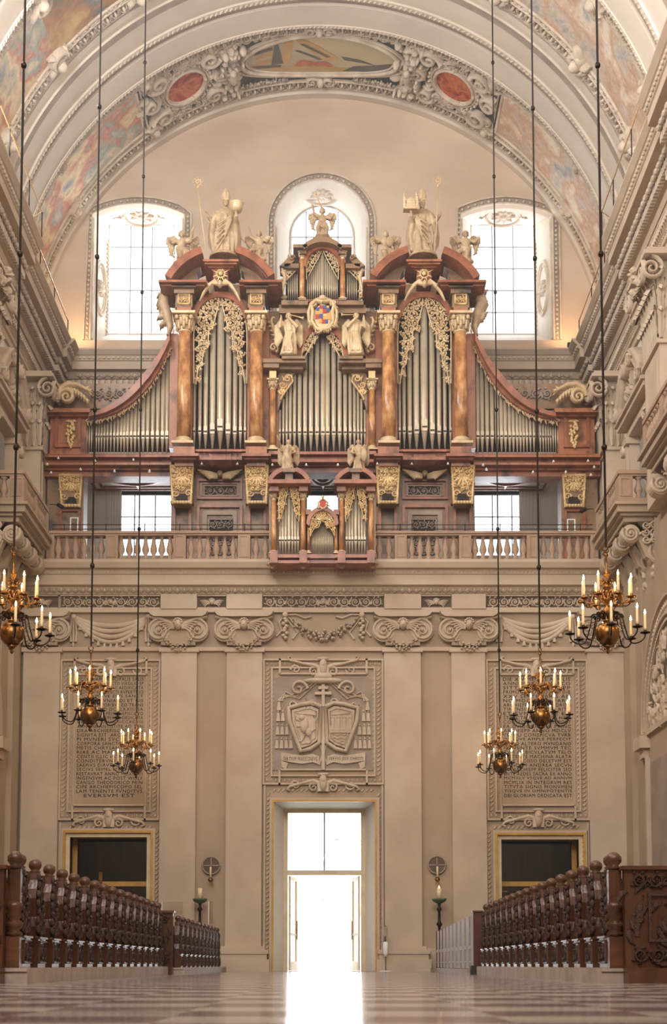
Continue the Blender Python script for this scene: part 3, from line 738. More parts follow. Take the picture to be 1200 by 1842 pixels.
for n, w in enumerate(wins):
    rt = window_root(n + 1)
    if w[0] == 'seg': lo, li = segloop(*w[1:6]), segloop(w[6], w[7], w[8], w[9], .02)
    else: lo, li = archloop(*w[1:6]), archloop(w[6], w[7], w[8], w[9], w[10])
    k = len(lo); q = MB()
    q.add(([(x, YB, z) for x, z in lo] + [(x, YG, z) for x, z in li], [(i, (i + 1) % k, k + (i + 1) % k, k + i) for i in range(k)], False))
    q.build('reveal', 'reveal_plaster', rt)
    # outer band round the opening with a guilloche of little blocks
    cx, cz = (w[1] + w[2]) / 2, (w[3] + w[4]) / 2
    path = lo[1:]; off = []
    for i, (x, z) in enumerate(path):
        a = path[max(i - 1, 0)]; b = path[min(i + 1, len(path) - 1)]; du, dv = b[0] - a[0], b[1] - a[1]; l = math.hypot(du, dv) or 1
        off.append((dv / l, -du / l))
    path = path + [lo[0]]; off = off + [(-1, 0)]; off[0] = (1, 0)
    q = MB(); fnw = lambda u, v, nn: (u, YB - nn, v)
    for d0, d1, hh in ((.0, .05, .07), (.22, .27, .09)):
        q.add(strip([(x + ox * d0, z + oz * d0) for (x, z), (ox, oz) in zip(path, off)], [(x + ox * d1, z + oz * d1) for (x, z), (ox, oz) in zip(path, off)], 0, hh), fnw)
    q.build('frame_moulding', 'stucco', rt)
    q = MB(); G = MB()
    G.add(strip([(x + ox * .05, z + oz * .05) for (x, z), (ox, oz) in zip(path, off)], [(x + ox * .22, z + oz * .22) for (x, z), (ox, oz) in zip(path, off)], 0, .012), fnw)
    G.build('frame_ground', 'stone_grey', rt)
    for i in range(len(path) - 1):
        (xa, za), (xb, zb2) = path[i], path[i + 1]; L = math.hypot(xb - xa, zb2 - za); m_ = max(1, int(L / .16))
        for j in range(m_):
            t = (j + .5) / m_; ox = off[i][0] * (1 - t) + off[i + 1][0] * t; oz = off[i][1] * (1 - t) + off[i + 1][1] * t
            x = xa + (xb - xa) * t + ox * .135; z = za + (zb2 - za) * t + oz * .135
            q.add(ell((x, YB - .03, z), (.055, .05, .055), 6, 4))
    q.build('frame_ornament', 'stucco', rt, kind=None)
    # relief inside the reveal: shell rosette overhead, oval wreaths on the jambs
    q = MB(); zc_ = (w[4] + w[5] + w[9] + (w[10] if w[0] == 'arch' else 0)) / 2; ym = (YB + YG) / 2
    fnt = lambda u, v, nn: (cx + u, ym - v * .9, zc_ - .02 - nn + v * .2)
    for s in rosette(0, 0, .42, .09, 9): q.add(s, fnt)
    q.add(ribbon(arcpts(0, 0, .6, .52, 0, 2 * PI, 24), .05, .08), fnt)
    for s in (-1, 1):
        for s2 in rinceau(.8, .3, .05, 3): q.add(xf(s2, s * 1.05, 0), fnt)
    for s in (-1, 1):
        xo, xi = (w[1], w[6]) if s < 0 else (w[2], w[7]); zz = w[3] + (w[4] - w[3]) * .5
        fj = (lambda s, xo, xi, zz: (lambda u, v, nn: (xo + (xi - xo) * (.5 + u / (YG - YB)) - s * nn * .9, ym + u, zz + v - .0 * nn)))(s, xo, xi, zz)
        if w[0] == 'seg':
            q.add(ribbon(arcpts(0, 0, .48, .95, 0, 2 * PI, 30), .06, .08), fj); q.add(ribbon(arcpts(0, 0, .36, .78, 0, 2 * PI, 30), .03, .05), fj)
            for s2 in rosette(0, 0, .3, .12, 8): q.add(s2, fj)
        for t in (-.72, .72): q.add(prism(rect(t - .04, t + .04, -(w[4] - w[3]) * .48, (w[4] - w[3]) * .48), 0, .05), fj)
        for t in range(24): q.add(ell((.6, -1.9 + t * .165, .03), (.05, .06, .05), 6, 4), fj)
    q.build('reveal_stucco', 'stucco', rt)
    # glazing
    q = MB(); g0, g1, h0, h1 = w[6], w[7], w[8], w[9]
    nx, nz = 3, 5
    if w[0] == 'seg':
        for s in frame_box(g0 - .02, g1 + .02, h0 - .02, h1 + .03, YG - .05, YG + .05, .05): q.add(s)
        q.build('window_frame', 'window_frame', rt); q = MB()
        for i in range(1, nx): q.box(g0 + (g1 - g0) * i / nx - .018, g0 + (g1 - g0) * i / nx + .018, YG - .03, YG + .03, h0, h1)
        for j in range(1, nz): q.box(g0, g1, YG - .03, YG + .03, h0 + (h1 - h0) * j / nz - .016, h0 + (h1 - h0) * j / nz + .016)
        for i in range(1, nx):
            for j in range(1, nz): q.add(ell((g0 + (g1 - g0) * i / nx, YG - .03, h0 + (h1 - h0) * j / nz), (.035, .03, .035), 6, 4))
        q.build('glazing_bars', 'window_bar', rt)
        for i in range(nx):
            for j in range(nz):
                MB().box(g0 + (g1 - g0) * i / nx + .018, g0 + (g1 - g0) * (i + 1) / nx - .018, YG - .004, YG + .004, h0 + (h1 - h0) * j / nz + .016, h0 + (h1 - h0) * (j + 1) / nz - .016).build('pane', 'window_glass', rt)
    else:
        li2 = archloop(g0 + .06, g1 - .06, h0, h1, w[10] - .05)
        q.add(strip(li[1:] + [li[0]], li2[1:] + [li2[0]], -.05, .05), lambda u, v, nn: (u, YG - nn, v)); q.build('window_frame', 'window_frame', rt); q = MB()
        for i in range(1, 4):
            x = g0 + (g1 - g0) * i / 4; u = (x - (g0 + g1) / 2) / ((g1 - g0) / 2); q.box(x - .018, x + .018, YG - .03, YG + .03, h0, h1 + w[10] * math.sqrt(1 - u * u))
        rows = [h0 + .72 * j for j in range(1, 9) if h0 + .72 * j < h1 + w[10] * .6]
        for z in rows:
            hwid = (g1 - g0) / 2 * (1 if z < h1 else math.sqrt(max(0, 1 - ((z - h1) / w[10]) ** 2))); q.box((g0 + g1) / 2 - hwid, (g0 + g1) / 2 + hwid, YG - .03, YG + .03, z - .016, z + .016)
        q.build('glazing_bars', 'window_bar', rt)
        lims = [h0] + rows
        for j, z in enumerate(lims):
            for i in range(4):
                xa, xb = g0 + (g1 - g0) * i / 4 + .018, g0 + (g1 - g0) * (i + 1) / 4 - .018; zt2 = lims[j + 1] if j + 1 < len(lims) else None
                mid = (g0 + g1) / 2; R_ = (g1 - g0) / 2
                f = lambda x: h1 + w[10] * math.sqrt(max(0, 1 - ((x - mid) / R_) ** 2))
                tp = [(x, min(f(x), (zt2 - .016) if zt2 else 99)) for x in [xb + (xa - xb) * t / 6 for t in range(7)]]
                if max(p[1] for p in tp) <= z + .05: continue
                poly = [(xa, z + .016), (xb, z + .016)] + [(x, max(zz, z + .02)) for x, zz in tp]
                MB().add(prism(poly, -.004, .004), lambda u, v, nn: (u, YG - nn, v)).build('pane', 'window_glass', rt)
# lower windows behind the loft
for n, (a, b) in enumerate(lowers):
    rt = window_root(n + 4); q = MB(); Yq = YG - .9
    for s in frame_box(a - .03, b + .03, lz0 - .03, lz1 + .03, Yq - .05, Yq + .05, .06): q.add(s)
    q.build('window_frame', 'window_frame', rt); q = MB(); nx = 3 if n < 2 else 2; nz = 3
    for i in range(1, nx): q.box(a + (b - a) * i / nx - .02, a + (b - a) * i / nx + .02, Yq - .03, Yq + .03, lz0, lz1)
    for j in range(1, nz): q.box(a, b, Yq - .03, Yq + .03, lz0 + (lz1 - lz0) * j / nz - .018, lz0 + (lz1 - lz0) * j / nz + .018)
    q.build('glazing_bars', 'window_bar', rt)
    for i in range(nx):
        for j in range(nz):
            MB().box(a + (b - a) * i / nx + .02, a + (b - a) * (i + 1) / nx - .02, Yq - .004, Yq + .004, lz0 + (lz1 - lz0) * j / nz + .018, lz0 + (lz1 - lz0) * (j + 1) / nz - .018).build('pane', 'window_glass', rt)
    MB().add(strip([(a, lz0), (b, lz0), (b, lz1), (a, lz1), (a, lz0)], [(a, lz0), (b, lz0), (b, lz1), (a, lz1), (a, lz0)], 0, Yq - YB), lambda u, v, nn: (u, YB + nn, v)).build('reveal', 'white_wall', rt)
    if n < 2:
        q = MB(); V, Fc = [], []; xx = a if n == 0 else b; dd = .55 if n == 0 else -.75
        for i in range(25):
            x = xx - dd * .3 + dd * i / 24; y = YB - .12 + .05 * math.sin(i * 1.7); V += [(x, y, lz0 - .2), (x, y, lz1 + .05)]
            if i: Fc.append((2 * i - 2, 2 * i, 2 * i + 1, 2 * i - 1))
        q.add((V, Fc, True)); tag(q.build('curtain', 'white_wall'), 'pale curtain gathered beside the lower %s gallery window' % ('left' if n == 0 else 'right'), 'curtain')
# white plaster bays behind the openings under the wings
for s in (-1, 1):
    a, b = sorted((PX(580 + s * 431, 940, YB), PX(580 + s * 262, 940, YB))); o_ = a if s < 0 else b; r = MB()
    w0, w1 = lowers[0] if s < 0 else lowers[1]; zt9 = PZ(870, YB)
    r.box(a - .3, w0 - .03, YB - .04, YB - .01, LOFT, zt9); r.box(w1 + .03, b + .3, YB - .04, YB - .01, LOFT, zt9); r.box(w0 - .03, w1 + .03, YB - .04, YB - .01, lz1 + .03, zt9)
    r.box(*sorted((o_, o_ + s * .05)), 44.4, YB - .04, LOFT, zt9); struct('wall_loft_bay', r, 'white_wall')
# coffered soffit under the organ wings
zs_ = PZ(884, YB - .1)
for n, (a, b) in enumerate(((150, 318), (846, 1012), (536, 624))):
    X0, X1 = PX(a, 860, 44), PX(b, 860, 44); rt = sroot('coffered_ceiling'); ya, yb = 43.9, YB
    if n == 0: X0 -= .3
    MB().box(X0, X1, ya, yb, zs_ + .06, zs_ + .16).build('soffit', 'white_wall', rt)
    q = MB(); cx, cy = (X0 + X1) / 2, (ya + yb) / 2; fnc = lambda u, v, nn: (cx + u, cy - v, zs_ + .06 - nn)
    hw_, hd = (X1 - X0) / 2 - .1, (yb - ya) / 2 - .1
    for f in (.97, .8): q.add(ribbon([(-hw_ * f, -hd * f), (hw_ * f, -hd * f), (hw_ * f, hd * f), (-hw_ * f, hd * f), (-hw_ * f, -hd * f)], .05, .06), fnc)
    for f in (.66, .45): q.add(ribbon(arcpts(0, 0, hw_ * f, hd * f, 0, 2 * PI, 32), .07, .07), fnc)
    for t in (0, PI / 2, PI, 3 * PI / 2): q.add(ribbon([(hw_ * .66 * math.cos(t), hd * .66 * math.sin(t)), (hw_ * .95 * math.cos(t), hd * .95 * math.sin(t))], .06, .06), fnc)
    q.build('coffer_moulding', 'red_moulding', rt)
    q = MB()
    for s in rosette(0, 0, .5, .1, 6): q.add(s, fnc)
    q.build('rosette', 'stucco', rt)

# ---- vault
def arcsurf(prof, a0=-4, a1=184, n=110):
    V, Fc = [], []; m_ = len(prof)
    for i in range(n + 1):
        a = math.radians(a0 + (a1 - a0) * i / n)
        for Y, R in prof: V.append((vcx + R * math.cos(a), Y, vcz + R * math.sin(a)))
    for i in range(n):
        for j in range(m_ - 1): Fc.append((i * m_ + j, i * m_ + j + 1, (i + 1) * m_ + j + 1, (i + 1) * m_ + j))
    return V, Fc, False
def vmap(Yc, R=Rv): return lambda u, v, n: (vcx + (R - n) * math.sin(u / R), Yc - v, vcz + (R - n) * math.cos(u / R))
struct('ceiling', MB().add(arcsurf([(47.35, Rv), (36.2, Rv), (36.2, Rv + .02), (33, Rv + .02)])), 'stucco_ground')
struct('ceiling_nave', MB().add(arcsurf([(33.7, Rv), (-8, Rv)], n=60)), 'plaster_vault')
struct('wall_nave_end', MB().box(-12, 12, -8.3, -8, 0, 31), 'stone')
r = MB()
for s in (-1, 1): r.box(*sorted((XA + s * HW, XA + s * (HW + .6))), -8, 27, 0, 20.6)
struct('wall_nave_side', r, 'stone_light')
struct('trim_vault_edge', MB().add(arcsurf([(47.3, 9.60), (47.02, 9.60), (46.98, 9.68), (46.9, 9.70), (46.9, 9.79)])), 'plaster_vault')
for n, (a, b) in enumerate(((43.45, 40.35), (36.75, 33.6))):
    q = MB().add(arcsurf([(a, Rv + .02), (a, 9.52), (a - .1, 9.52), (a - .1, 9.46), (a - .22, 9.46), (a - .22, 9.50), (a - 1.15, 9.50), (a - 1.15, 9.60), (a - 1.42, 9.60), (a - 1.42, 9.50), (a - 1.6, 9.50), (a - 1.6, 9.57), (b + .35, 9.57), (b + .35, 9.64), (b + .18, 9.64), (b, 9.66), (b, Rv + .02)]))
    struct('trim_vault_rib_%s' % ('far' if n == 0 else 'near'), q, 'plaster_vault')
    struct('trim_vault_rib_grey', MB().add(arcsurf([(a - 1.15, 9.592), (a - 1.42, 9.592)])).add(arcsurf([(b + .62, 9.562), (b + .36, 9.562)])), 'stone_grey')
    q = MB(); leafrow(q, vmap(a - 1.51, 9.5), 29, .16, .14, .04); leafrow(q, vmap(a - .16, 9.46), 29, .13, .09, .03); struct('trim_rib_ornament', q, 'stucco')
# band mouldings and stucco
def panel(root, u0, u1, v0, v1, Yc, m, n=14, name='painted_panel', lift=.02):
    q = MB(); V, Fc = [], []
    for i in range(n + 1):
        u = u0 + (u1 - u0) * i / n; V += [(u, v0, lift), (u, v1, lift)]
        if i: Fc.append((2 * i - 2, 2 * i, 2 * i + 1, 2 * i - 1))
    q.add((V, Fc, False), vmap(Yc)); return q.build(name, m, root)
def rib_frame(q, u0, u1, v0, v1, Yc, w=.05, h=.08):
    n = 14
    for v in (v0, v1): q.add(ribbon([(u0 + (u1 - u0) * i / n, v) for i in range(n + 1)], w, h), vmap(Yc))
    for u in (u0, u1): q.add(ribbon([(u, v0), (u, v1)], w, h), vmap(Yc))
Y1c = 45.15
rt = sroot('vault_stucco'); q = MB()
for v, f in ((1.42, 1), (-1.5, 1)):
    eggrow(q, (lambda v: vmap(Y1c - v))(v), 29.5, .3, .26, .18)
    for d in (-.17, .17): q.add(ribbon([(-14.8 + 29.6 * i / 90, 0) for i in range(91)], .035, .12), vmap(Y1c - v - d))
q.build('egg_border', 'stucco', rt)
q = MB(); O = vmap(Y1c)
for f, w, h in ((1.06, .07, .14), (1.16, .05, .09), (.99, .03, .07)): q.add(ribbon(arcpts(0, .03, 2.5 * f, .98 * f, 0, 2 * PI, 48), w, h), O)
for s in (-1, 1):
    for f, w, h in ((1.0, .06, .16), (1.16, .05, .1)): q.add(ribbon(arcpts(s * 4.62, 0, .72 * f, .78 * f, 0, 2 * PI, 30), w, h), O)
    for k in range(28):
        a = 2 * PI * k / 28; q.add(ell((s * 4.62 + .92 * math.cos(a), .98 * math.sin(a), .05), (.06, .06, .09), 6, 4), O)
    # scroll cartouche round the roundel
    for (du, dv, r, hd, a0) in ((-.95, .95, .4, 1, 0), (.95, .95, .42, -1, PI), (-.95, -.95, .36, -1, 0), (.98, -.9, .44, 1, PI), (1.35, .1, .38, 1, 1), (-1.3, 0, .3, -1, 2)):
        q.add(spiral(s * (4.62 + du), dv, r, .1, .26, 1.6, hd * s, a0), O)
        q.add(leaf(s * (4.62 + du), dv + .1, a0 + 1, .6, .13, .2, .8), O)
        q.add(leaf(s * (4.62 + du * 1.1), dv * 1.1, a0 + 3, .5, .12, .22, -.8), O)
    rnd = random.Random(4 + s)
    # putto and fruit cluster between oval and roundel
    for k in range(46):
        u = s * (3.05 + rnd.gauss(0, .24)); v = rnd.uniform(-1.3, 1.25)
        if k % 3: q.add(ell((u, v, .12), (rnd.uniform(.06, .14), rnd.uniform(.06, .15), rnd.uniform(.12, .3)), 7, 5), O)
        else: q.add(leaf(u, v, rnd.uniform(0, 6.3), rnd.uniform(.3, .5), .1, .24, rnd.uniform(-1, 1)), O)
    q.add(ell((s * 3.0, -.2, .28), (.13, .3, .16), 10, 6), O); q.add(ell((s * 3.0, .2, .38), (.12, .13, .13), 10, 6), O)
    for t in (-1, 1):
        q.add(ribbon([(s * 3.0 + t * .1, 0), (s * 3.0 + t * .28, .12), (s * 3.0 + t * .22, .38)], .06, .3), O)
        q.add(ribbon([(s * 3.0 + t * .06, -.4), (s * 3.0 + t * .2, -.66), (s * 3.0 + t * .08, -.95)], .08, .28), O)
    for s2 in rinceau(1.7, .3, .1, 9): q.add(xf(s2, s * 1.95, 1.2), O); q.add(xf(s2, s * 1.95, -1.22), O)
    rib_frame(q, s * 6.35, s * 14.6, -1.12, 1.1, Y1c); rib_frame(q, s * 6.2, s * 14.7, -1.26, 1.24, Y1c, .03, .05)
    for u in (6.0, 9.9, 13.2):
        for t in (-1, 1):
            q.add(spiral(s * u, t * 1.3, .26, .07, .2, 1.5, t * s, 0), O); q.add(ell((s * u, t * 1.35, .1), (.16, .16, .22), 8, 5), O)
            for k in range(3): q.add(leaf(s * u, t * 1.3, k * 2.1, .45, .11, .2, .6), O)
for s in (-1, 1):
    rnd = random.Random(31 + s)
    for k in range(70):
        u = rnd.uniform(2.7, 6.2); v = rnd.choice((-1, 1)) * rnd.uniform(.85, 1.25)
        q.add(spiral(s * u, v, rnd.uniform(.1, .2), .035, .14, 1.5, rnd.choice((-1, 1)), rnd.uniform(0, 6), 14), O); q.add(leaf(s * u, v, rnd.uniform(0, 6), .3, .07, .16, .7, 5), O)
    for k in range(60):
        u = 6.5 + 8 * k / 60
        for t in (-1, 1): q.add(spiral(s * u, t * 1.19, .075, .022, .08, 1.2, 1 if k % 2 else -1, k, 10), O)
for t in (-1, 1):
    for k in (-1, 1): q.add(spiral(k * .28, t * 1.32, .24, .07, .18, 1.5, t * k, 0), O)
    q.add(ell((0, t * 1.35, .1), (.14, .2, .2), 8, 5), O)
q.build('scrollwork', 'stucco', rt)
# painted fields
def curved(q, poly, n, fn, du=.12):
    """fill an outline lying on the vault, following its curve"""
    u0, u1 = min(p[0] for p in poly), max(p[0] for p in poly); k = max(2, int((u1 - u0) / du)); V, Fc = [], []
    for i in range(k + 1):
        u = u0 + (u1 - u0) * min(max(i / k, .002), .998); vs = []
        for (a, b), (c, d) in zip(poly, poly[1:] + poly[:1]):
            if (a - u) * (c - u) <= 0 and a != c: vs.append(b + (d - b) * (u - a) / (c - a))
        V += [(u, min(vs), n), (u, max(vs), n)]
        if i: Fc.append((2 * i - 2, 2 * i, 2 * i + 1, 2 * i - 1))
    q.add((V, Fc, False), fn)
q = MB(); curved(q, [(2.46 * math.cos(2 * PI * i / 60), .03 + .95 * math.sin(2 * PI * i / 60)) for i in range(60)], .02, O); q.build('painted_oval', 'fresco_sky', rt)
# seen from below v runs towards the viewer, so the top of the picture is +v
q = MB()
curved(q, [(-2.35, -.1), (-2.1, -.38), (-1.2, -.72), (0, -.85), (1.2, -.78), (.9, -.62), (-.6, -.55), (-1.6, -.4)], .026, O)
curved(q, [(-1.25, .68), (-.85, .86), (-.95, -.2), (-1.3, -.3)], .034, O)
curved(q, [(-.8, .84), (-.5, .86), (.62, -.12), (.2, -.36)], .032, O)
curved(q, [(-2.0, .32), (-1.3, .42), (-1.3, .22), (-2.15, .1)], .026, O); curved(q, [(-2.2, -.02), (-1.5, .02), (-1.45, -.2), (-2.1, -.22)], .026, O)
curved(q, [(-.9, -.35), (-.2, -.3), (0, -.5), (-.9, -.5)], .026, O)
q.build('painted_beam', 'fresco_beam', rt)
q = MB()
curved(q, [(-1.6, .66), (-1.28, .72), (-1.22, -.3), (-1.62, -.3)], .036, O); curved(q, [(-2.1, .5), (-1.55, .6), (-1.55, .45), (-2.2, .32)], .026, O)
curved(q, [(.75, -.8), (1.1, -.5), (1.8, -.3), (2.42, -.02), (2.3, -.36), (1.7, -.68)], .027, O)
curved(q, [(-.66, .62), (-.56, .66), (.36, -.06), (.24, -.12)], .04, O); curved(q, [(-.85, .3), (-.75, .34), (.1, -.2), (0, -.28)], .03, O)
curved(q, [(-2.3, -.2), (-1.3, -.38), (-1.3, -.5), (-2.1, -.4)], .03, O); curved(q, [(.7, -.02), (1.4, -.12), (1.9, -.3), (.8, -.22)], .026, O)
q.build('painted_shadow_beam', 'fresco_beam_shade', rt)
q = MB()
for (a_, b_, r) in ((-.55, -.34, .14), (-.35, -.4, .13), (-.1, -.44, .12), (.12, -.42, .13), (-.7, -.44, .1), (.3, -.5, .1)): curved(q, [(a_ + r * 1.5 * math.cos(t), b_ + r * .8 * math.sin(t)) for t in [2 * PI * j / 12 for j in range(12)]], .045, O)
q.build('painted_figure', 'fresco_figure', rt)
for s in (-1, 1):
    pl = [(s * 4.62 + .7 * math.cos(2 * PI * i / 28), .76 * math.sin(2 * PI * i / 28), .02) for i in range(28)]
    q = MB(); curved(q, [(a_, b_) for a_, b_, _ in pl], .02, O); q.build('painted_roundel', 'fresco_red', rt)
    panel(rt, s * 6.35, s * 14.6, -1.12, 1.1, Y1c, 'fresco_crowd' if s < 0 else 'fresco_buildings')
# near band
Y2c = 38.55; rt = sroot('vault_stucco'); q = MB(); O = vmap(Y2c)
for v in (1.5, -1.5):
    eggrow(q, (lambda v: vmap(Y2c - v))(v), 29.5, .3, .28, .19)
    for d in (-.19, .19): q.add(ribbon([(-14.8 + 29.6 * i / 90, 0) for i in range(91)], .035, .12), vmap(Y2c - v - d))
for s in (-1, 1):
    rib_frame(q, s * 5.2, s * 14.6, -1.18, 1.16, Y2c)
    for k in range(52):
        for t in (-1, 1): q.add(spiral(s * (5.3 + 9.3 * k / 52), t * 1.3, .1, .03, .1, 1.4, 1 if k % 2 else -1, k, 12), O); q.add(leaf(s * (5.4 + 9.3 * k / 52), t * 1.28, k * 1.1, .22, .05, .1, .5, 4), O)
    for u in (5.6, 8.8, 11.7, 13.9):
        for t in (-1, 1):
            q.add(spiral(s * u, t * 1.25, .36, .1, .28, 1.6, t * s, 0), O); q.add(ell((s * u, t * 1.35, .15), (.2, .2, .3), 8, 5), O)
            for k in range(4): q.add(leaf(s * u, t * 1.3, k * 1.6, .6, .14, .26, .7), O)
q.build('scrollwork', 'stucco', rt)
for s in (-1, 1): panel(rt, s * 5.2, s * 14.6, -1.18, 1.16, Y2c, 'fresco_crowd' if s < 0 else 'fresco_buildings')
MB().add(([(0, 0, 0)], [], False)) if False else None
panel(rt, -8.8, -5.2, -1.1, 1.1, Y2c, 'fresco_warm', lift=.03)

# ---- entablature (end wall and both sides)
PROF = [(.95, 20.60), (.95, 20.55), (.84, 20.42), (.80, 20.40), (.74, 20.26), (.70, 20.24), (.70, 19.98), (.50, 19.96), (.38, 19.78), (.30, 19.76), (.30, 19.50), (.20, 19.48), (.14, 19.32), (.0, 19.30)]
ARCH = [(.32, 18.82), (.32, 18.78), (.18, 18.60), (.14, 18.58), (.14, 18.40), (.08, 18.38), (.08, 18.20)]
q = MB(); profile_bar(q, XA - HW, XA + HW, YB, PROF); profile_bar(q, XA - HW, XA + HW, YB, ARCH); struct('trim_end_cornice', q, 'stone_light')
q = MB(); fnE = lambda z, p: wallmap(XA, YB - p, z)
eggrow(q, fnE(19.87, .42), 16.6, .26, .17, .08); dentils(q, fnE(19.62, .30), 17, .2, .2, .12, .5); beadrow(q, fnE(20.33, .76), 16.4, .16, .045)
struct('trim_end_ornament', q, 'stucco')
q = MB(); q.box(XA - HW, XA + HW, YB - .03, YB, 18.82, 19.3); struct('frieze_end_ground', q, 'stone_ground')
q = MB()
for s2 in rinceau(17, .46, .1, 12, 1.2): q.add(s2, wallmap(XA, YB - .03, 19.06))
struct('frieze_end_relief', q, 'stone_grey')

def side_wall(sd):
    nm = 'right' if sd > 0 else 'left'; m2 = 'stone_light' if sd > 0 else 'stone_light'
    Xw = XA + sd * HW; fx = lambda h: XA + sd * h
    y0, y1 = 27.0, YB
    ops = [(36.7, 40.9, 12.0, 16.2)]
    w = MB(); w.box(*sorted((Xw, Xw + sd * .6)), y0, y1, LOFT + 8.3, 20.6)
    w.box(*sorted((Xw, Xw + sd * .6)), y0, YL + 1.2, 0, LOFT); w.box(*sorted((Xw, Xw + sd * .6)), YL + 1.2, y1, LOFT, 20.6)
    w.box(*sorted((Xw, Xw + sd * .6)), y0, YL + 1.2, LOFT, 20.6)
    struct('wall_' + nm, w, 'white_wall')
    w = MB().box(*sorted((Xw, Xw - sd * .03)), y0, YL, 0, LOFT); struct('wall_%s_lower' % nm, w, 'stone')
    q = MB(); q2 = MB()
    for (a, b, ex) in ((45.6, YB, .12), (39.4, 45.6, 0), (32.6, 39.4, .36), (27, 32.6, .72)):
        profile_side(q, sd, fx(HW - ex), a, b, PROF); profile_side(q, sd, fx(HW - ex), a, b, ARCH)
        Lc = b - a; yc = (a + b) / 2
        eggrow(q2, sidemap(sd, fx(HW - ex - .44), yc, 19.87), Lc, .3, .2, .1); dentils(q2, sidemap(sd, fx(HW - ex - .30), yc, 19.62), Lc, .16, .2, .13, .55)
        beadrow(q2, sidemap(sd, fx(HW - ex - .77), yc, 20.33), Lc, .2, .05); leafrow(q2, sidemap(sd, fx(HW - ex - .26), yc, 18.70), Lc, .16, .16, .06)
        beadrow(q2, sidemap(sd, fx(HW - ex - .15), yc, 18.56), Lc, .12, .03)
        if ex: q.box(*sorted((fx(HW), fx(HW - ex))), a, b, 18.2, 19.3)
        q.box(*sorted((fx(HW), fx(HW - ex + .1))), a, b, 19.3, 20.6)
    struct('trim_side_cornice_' + nm, q, 'stone_light'); struct('trim_side_ornament_' + nm, q2, 'stucco')
    # attic step above the cornice
    # frieze relief
    q = MB()
    for (a, b, ex) in ((32.7, 36.2, .36), (39.6, 45.5, 0)):
        for s2 in rinceau(b - a, .42, .12, 5, 1.3): q.add(s2, sidemap(sd, fx(HW - ex), (a + b) / 2, 19.06))
    struct('frieze_side_relief_' + nm, q, 'stone_grey')
    # handrail standing on the cornice
    t = thing('handrail', 'thin gilded handrail along the top of the %s cornice' % nm, 'railing', (fx(8.2), 38, 20.6)); q = MB()
    for dz in (.9,): q.add(tube([(fx(7.95), y, 20.6 + dz) for y in (28, 34, 39.3)] + [(fx(8.4), 39.6, 21.4), (fx(8.45), 46, 21.4)], .022))
    q.build('rail', 'gilt', t)
    for y in (30, 32.6, 35.2, 37.6, 39.3): MB().add(tube([(fx(7.95), y, 20.6), (fx(7.95), y, 21.5)], .018)).build('post', 'iron', t)
    for y in (41.5, 43.7, 46): MB().add(tube([(fx(8.44), y, 20.6), (fx(8.44), y, 21.4)], .018)).build('post', 'iron', t)
    # giant pilasters with leaf capitals
    def leaf3(q, b, side, out, H_, W_, curl=.35, n=9):
        """an acanthus leaf growing up from b, its tip curling out"""
        b, side, out = Vector(b), Vector(side), Vector(out); up = Vector((0, 0, 1)); V, Fc = [], []
        for i in range(n + 1):
            t = i / n; h = H_ * math.sin(min(t, .86) * 1.75) / .998 - (H_ * .9 * max(0, t - .8)); o = .04 + curl * t ** 2.2
            w = W_ * (.45 + .6 * math.sin(PI * min(1, t * 1.02)) ** .7) * (1 + .22 * math.cos(t * 22)) * (1 if t < .95 else .5)
            for k, (f, d) in enumerate(((-1, -.05), (-.5, .02), (-.12, -.015), (0, .05), (.12, -.015), (.5, .02), (1, -.05))): V.append(tuple(b + up * (h + .05 * H_ * (1 - abs(f))) + side * (w * f * .5) + out * (o + d * (W_ / .3))))
        for i in range(n):
            for k in range(6): Fc.append((i * 7 + k, i * 7 + k + 1, (i + 1) * 7 + k + 1, (i + 1) * 7 + k))
        q.add((V, Fc, True))
    def capital_mass(root, yc, wid, z0, z1, X, seed=1):
        """leafy capital wrapped round the two visible faces of a pier of face X"""
        q = MB(); H_ = (z1 - z0); y0_, y1_ = yc - wid / 2, yc + wid / 2; dep = abs(Xw - X)
        for row, (zz, hh, c_) in enumerate(((z0, .40, .16), (z0 + H_ * .24, .42, .26), (z0 + H_ * .48, .40, .36))):
            k = 7 if row % 2 == 0 else 6
            for j in range(k): leaf3(q, (X, y0_ + wid * (j + .5) / k, zz), (0, 1, 0), (-sd, 0, 0), H_ * hh, wid / k * .98, c_)
            for j in range(3): leaf3(q, (X + sd * dep * (j + .2) / 3, y0_, zz), (1, 0, 0), (0, -1, 0), H_ * hh, dep / 3, c_)
            leaf3(q, (X, y0_, zz), (.7, .7 * sd, 0), (-.7 * sd, -.7, 0), H_ * hh, .3, c_)
        q.build('acanthus_leaves', 'stone_relief', root)
        q = MB(); r_ = H_ * .16
        for t_ in (-1, 1):
            yy = yc + t_ * wid * .5
            q.add(xf(spiral(0, 0, r_, .05, .12, 2.0, -1, PI / 2, 28), t_ * (wid * .5 - .05), z1 - r_ - (z0 + z1) / 2, .34, 1, 0, t_ < 0), sidemap(sd, X, yc, (z0 + z1) / 2))
        q.add(spiral(0, 0, r_, .05, .12, 2.0, 1 if sd < 0 else -1, PI / 2, 28), lambda u, v, n: (X - sd * .22 + u, y0_ - .25 - n, z1 - r_ + v))
        for t_ in (-1, 1): q.add(leaf(0, 0, PI / 2, .3, .1, .2), sidemap(sd, X - sd * .3, yc + t_ * .3, z1 - .4))
        for b_ in rosette(0, 0, .22, .2, 7): q.add(b_, sidemap(sd, X - sd * .35, yc, z1 + .05))
        q.build('volute', 'stone_light', root)
        q = MB(); q.box(*sorted((Xw, X - sd * .42)), y0_ - .42, y1_ + .3, z1, z1 + .1); q.box(*sorted((Xw, X - sd * .34)), y0_ - .34, y1_ + .24, z1 + .1, z1 + .2)
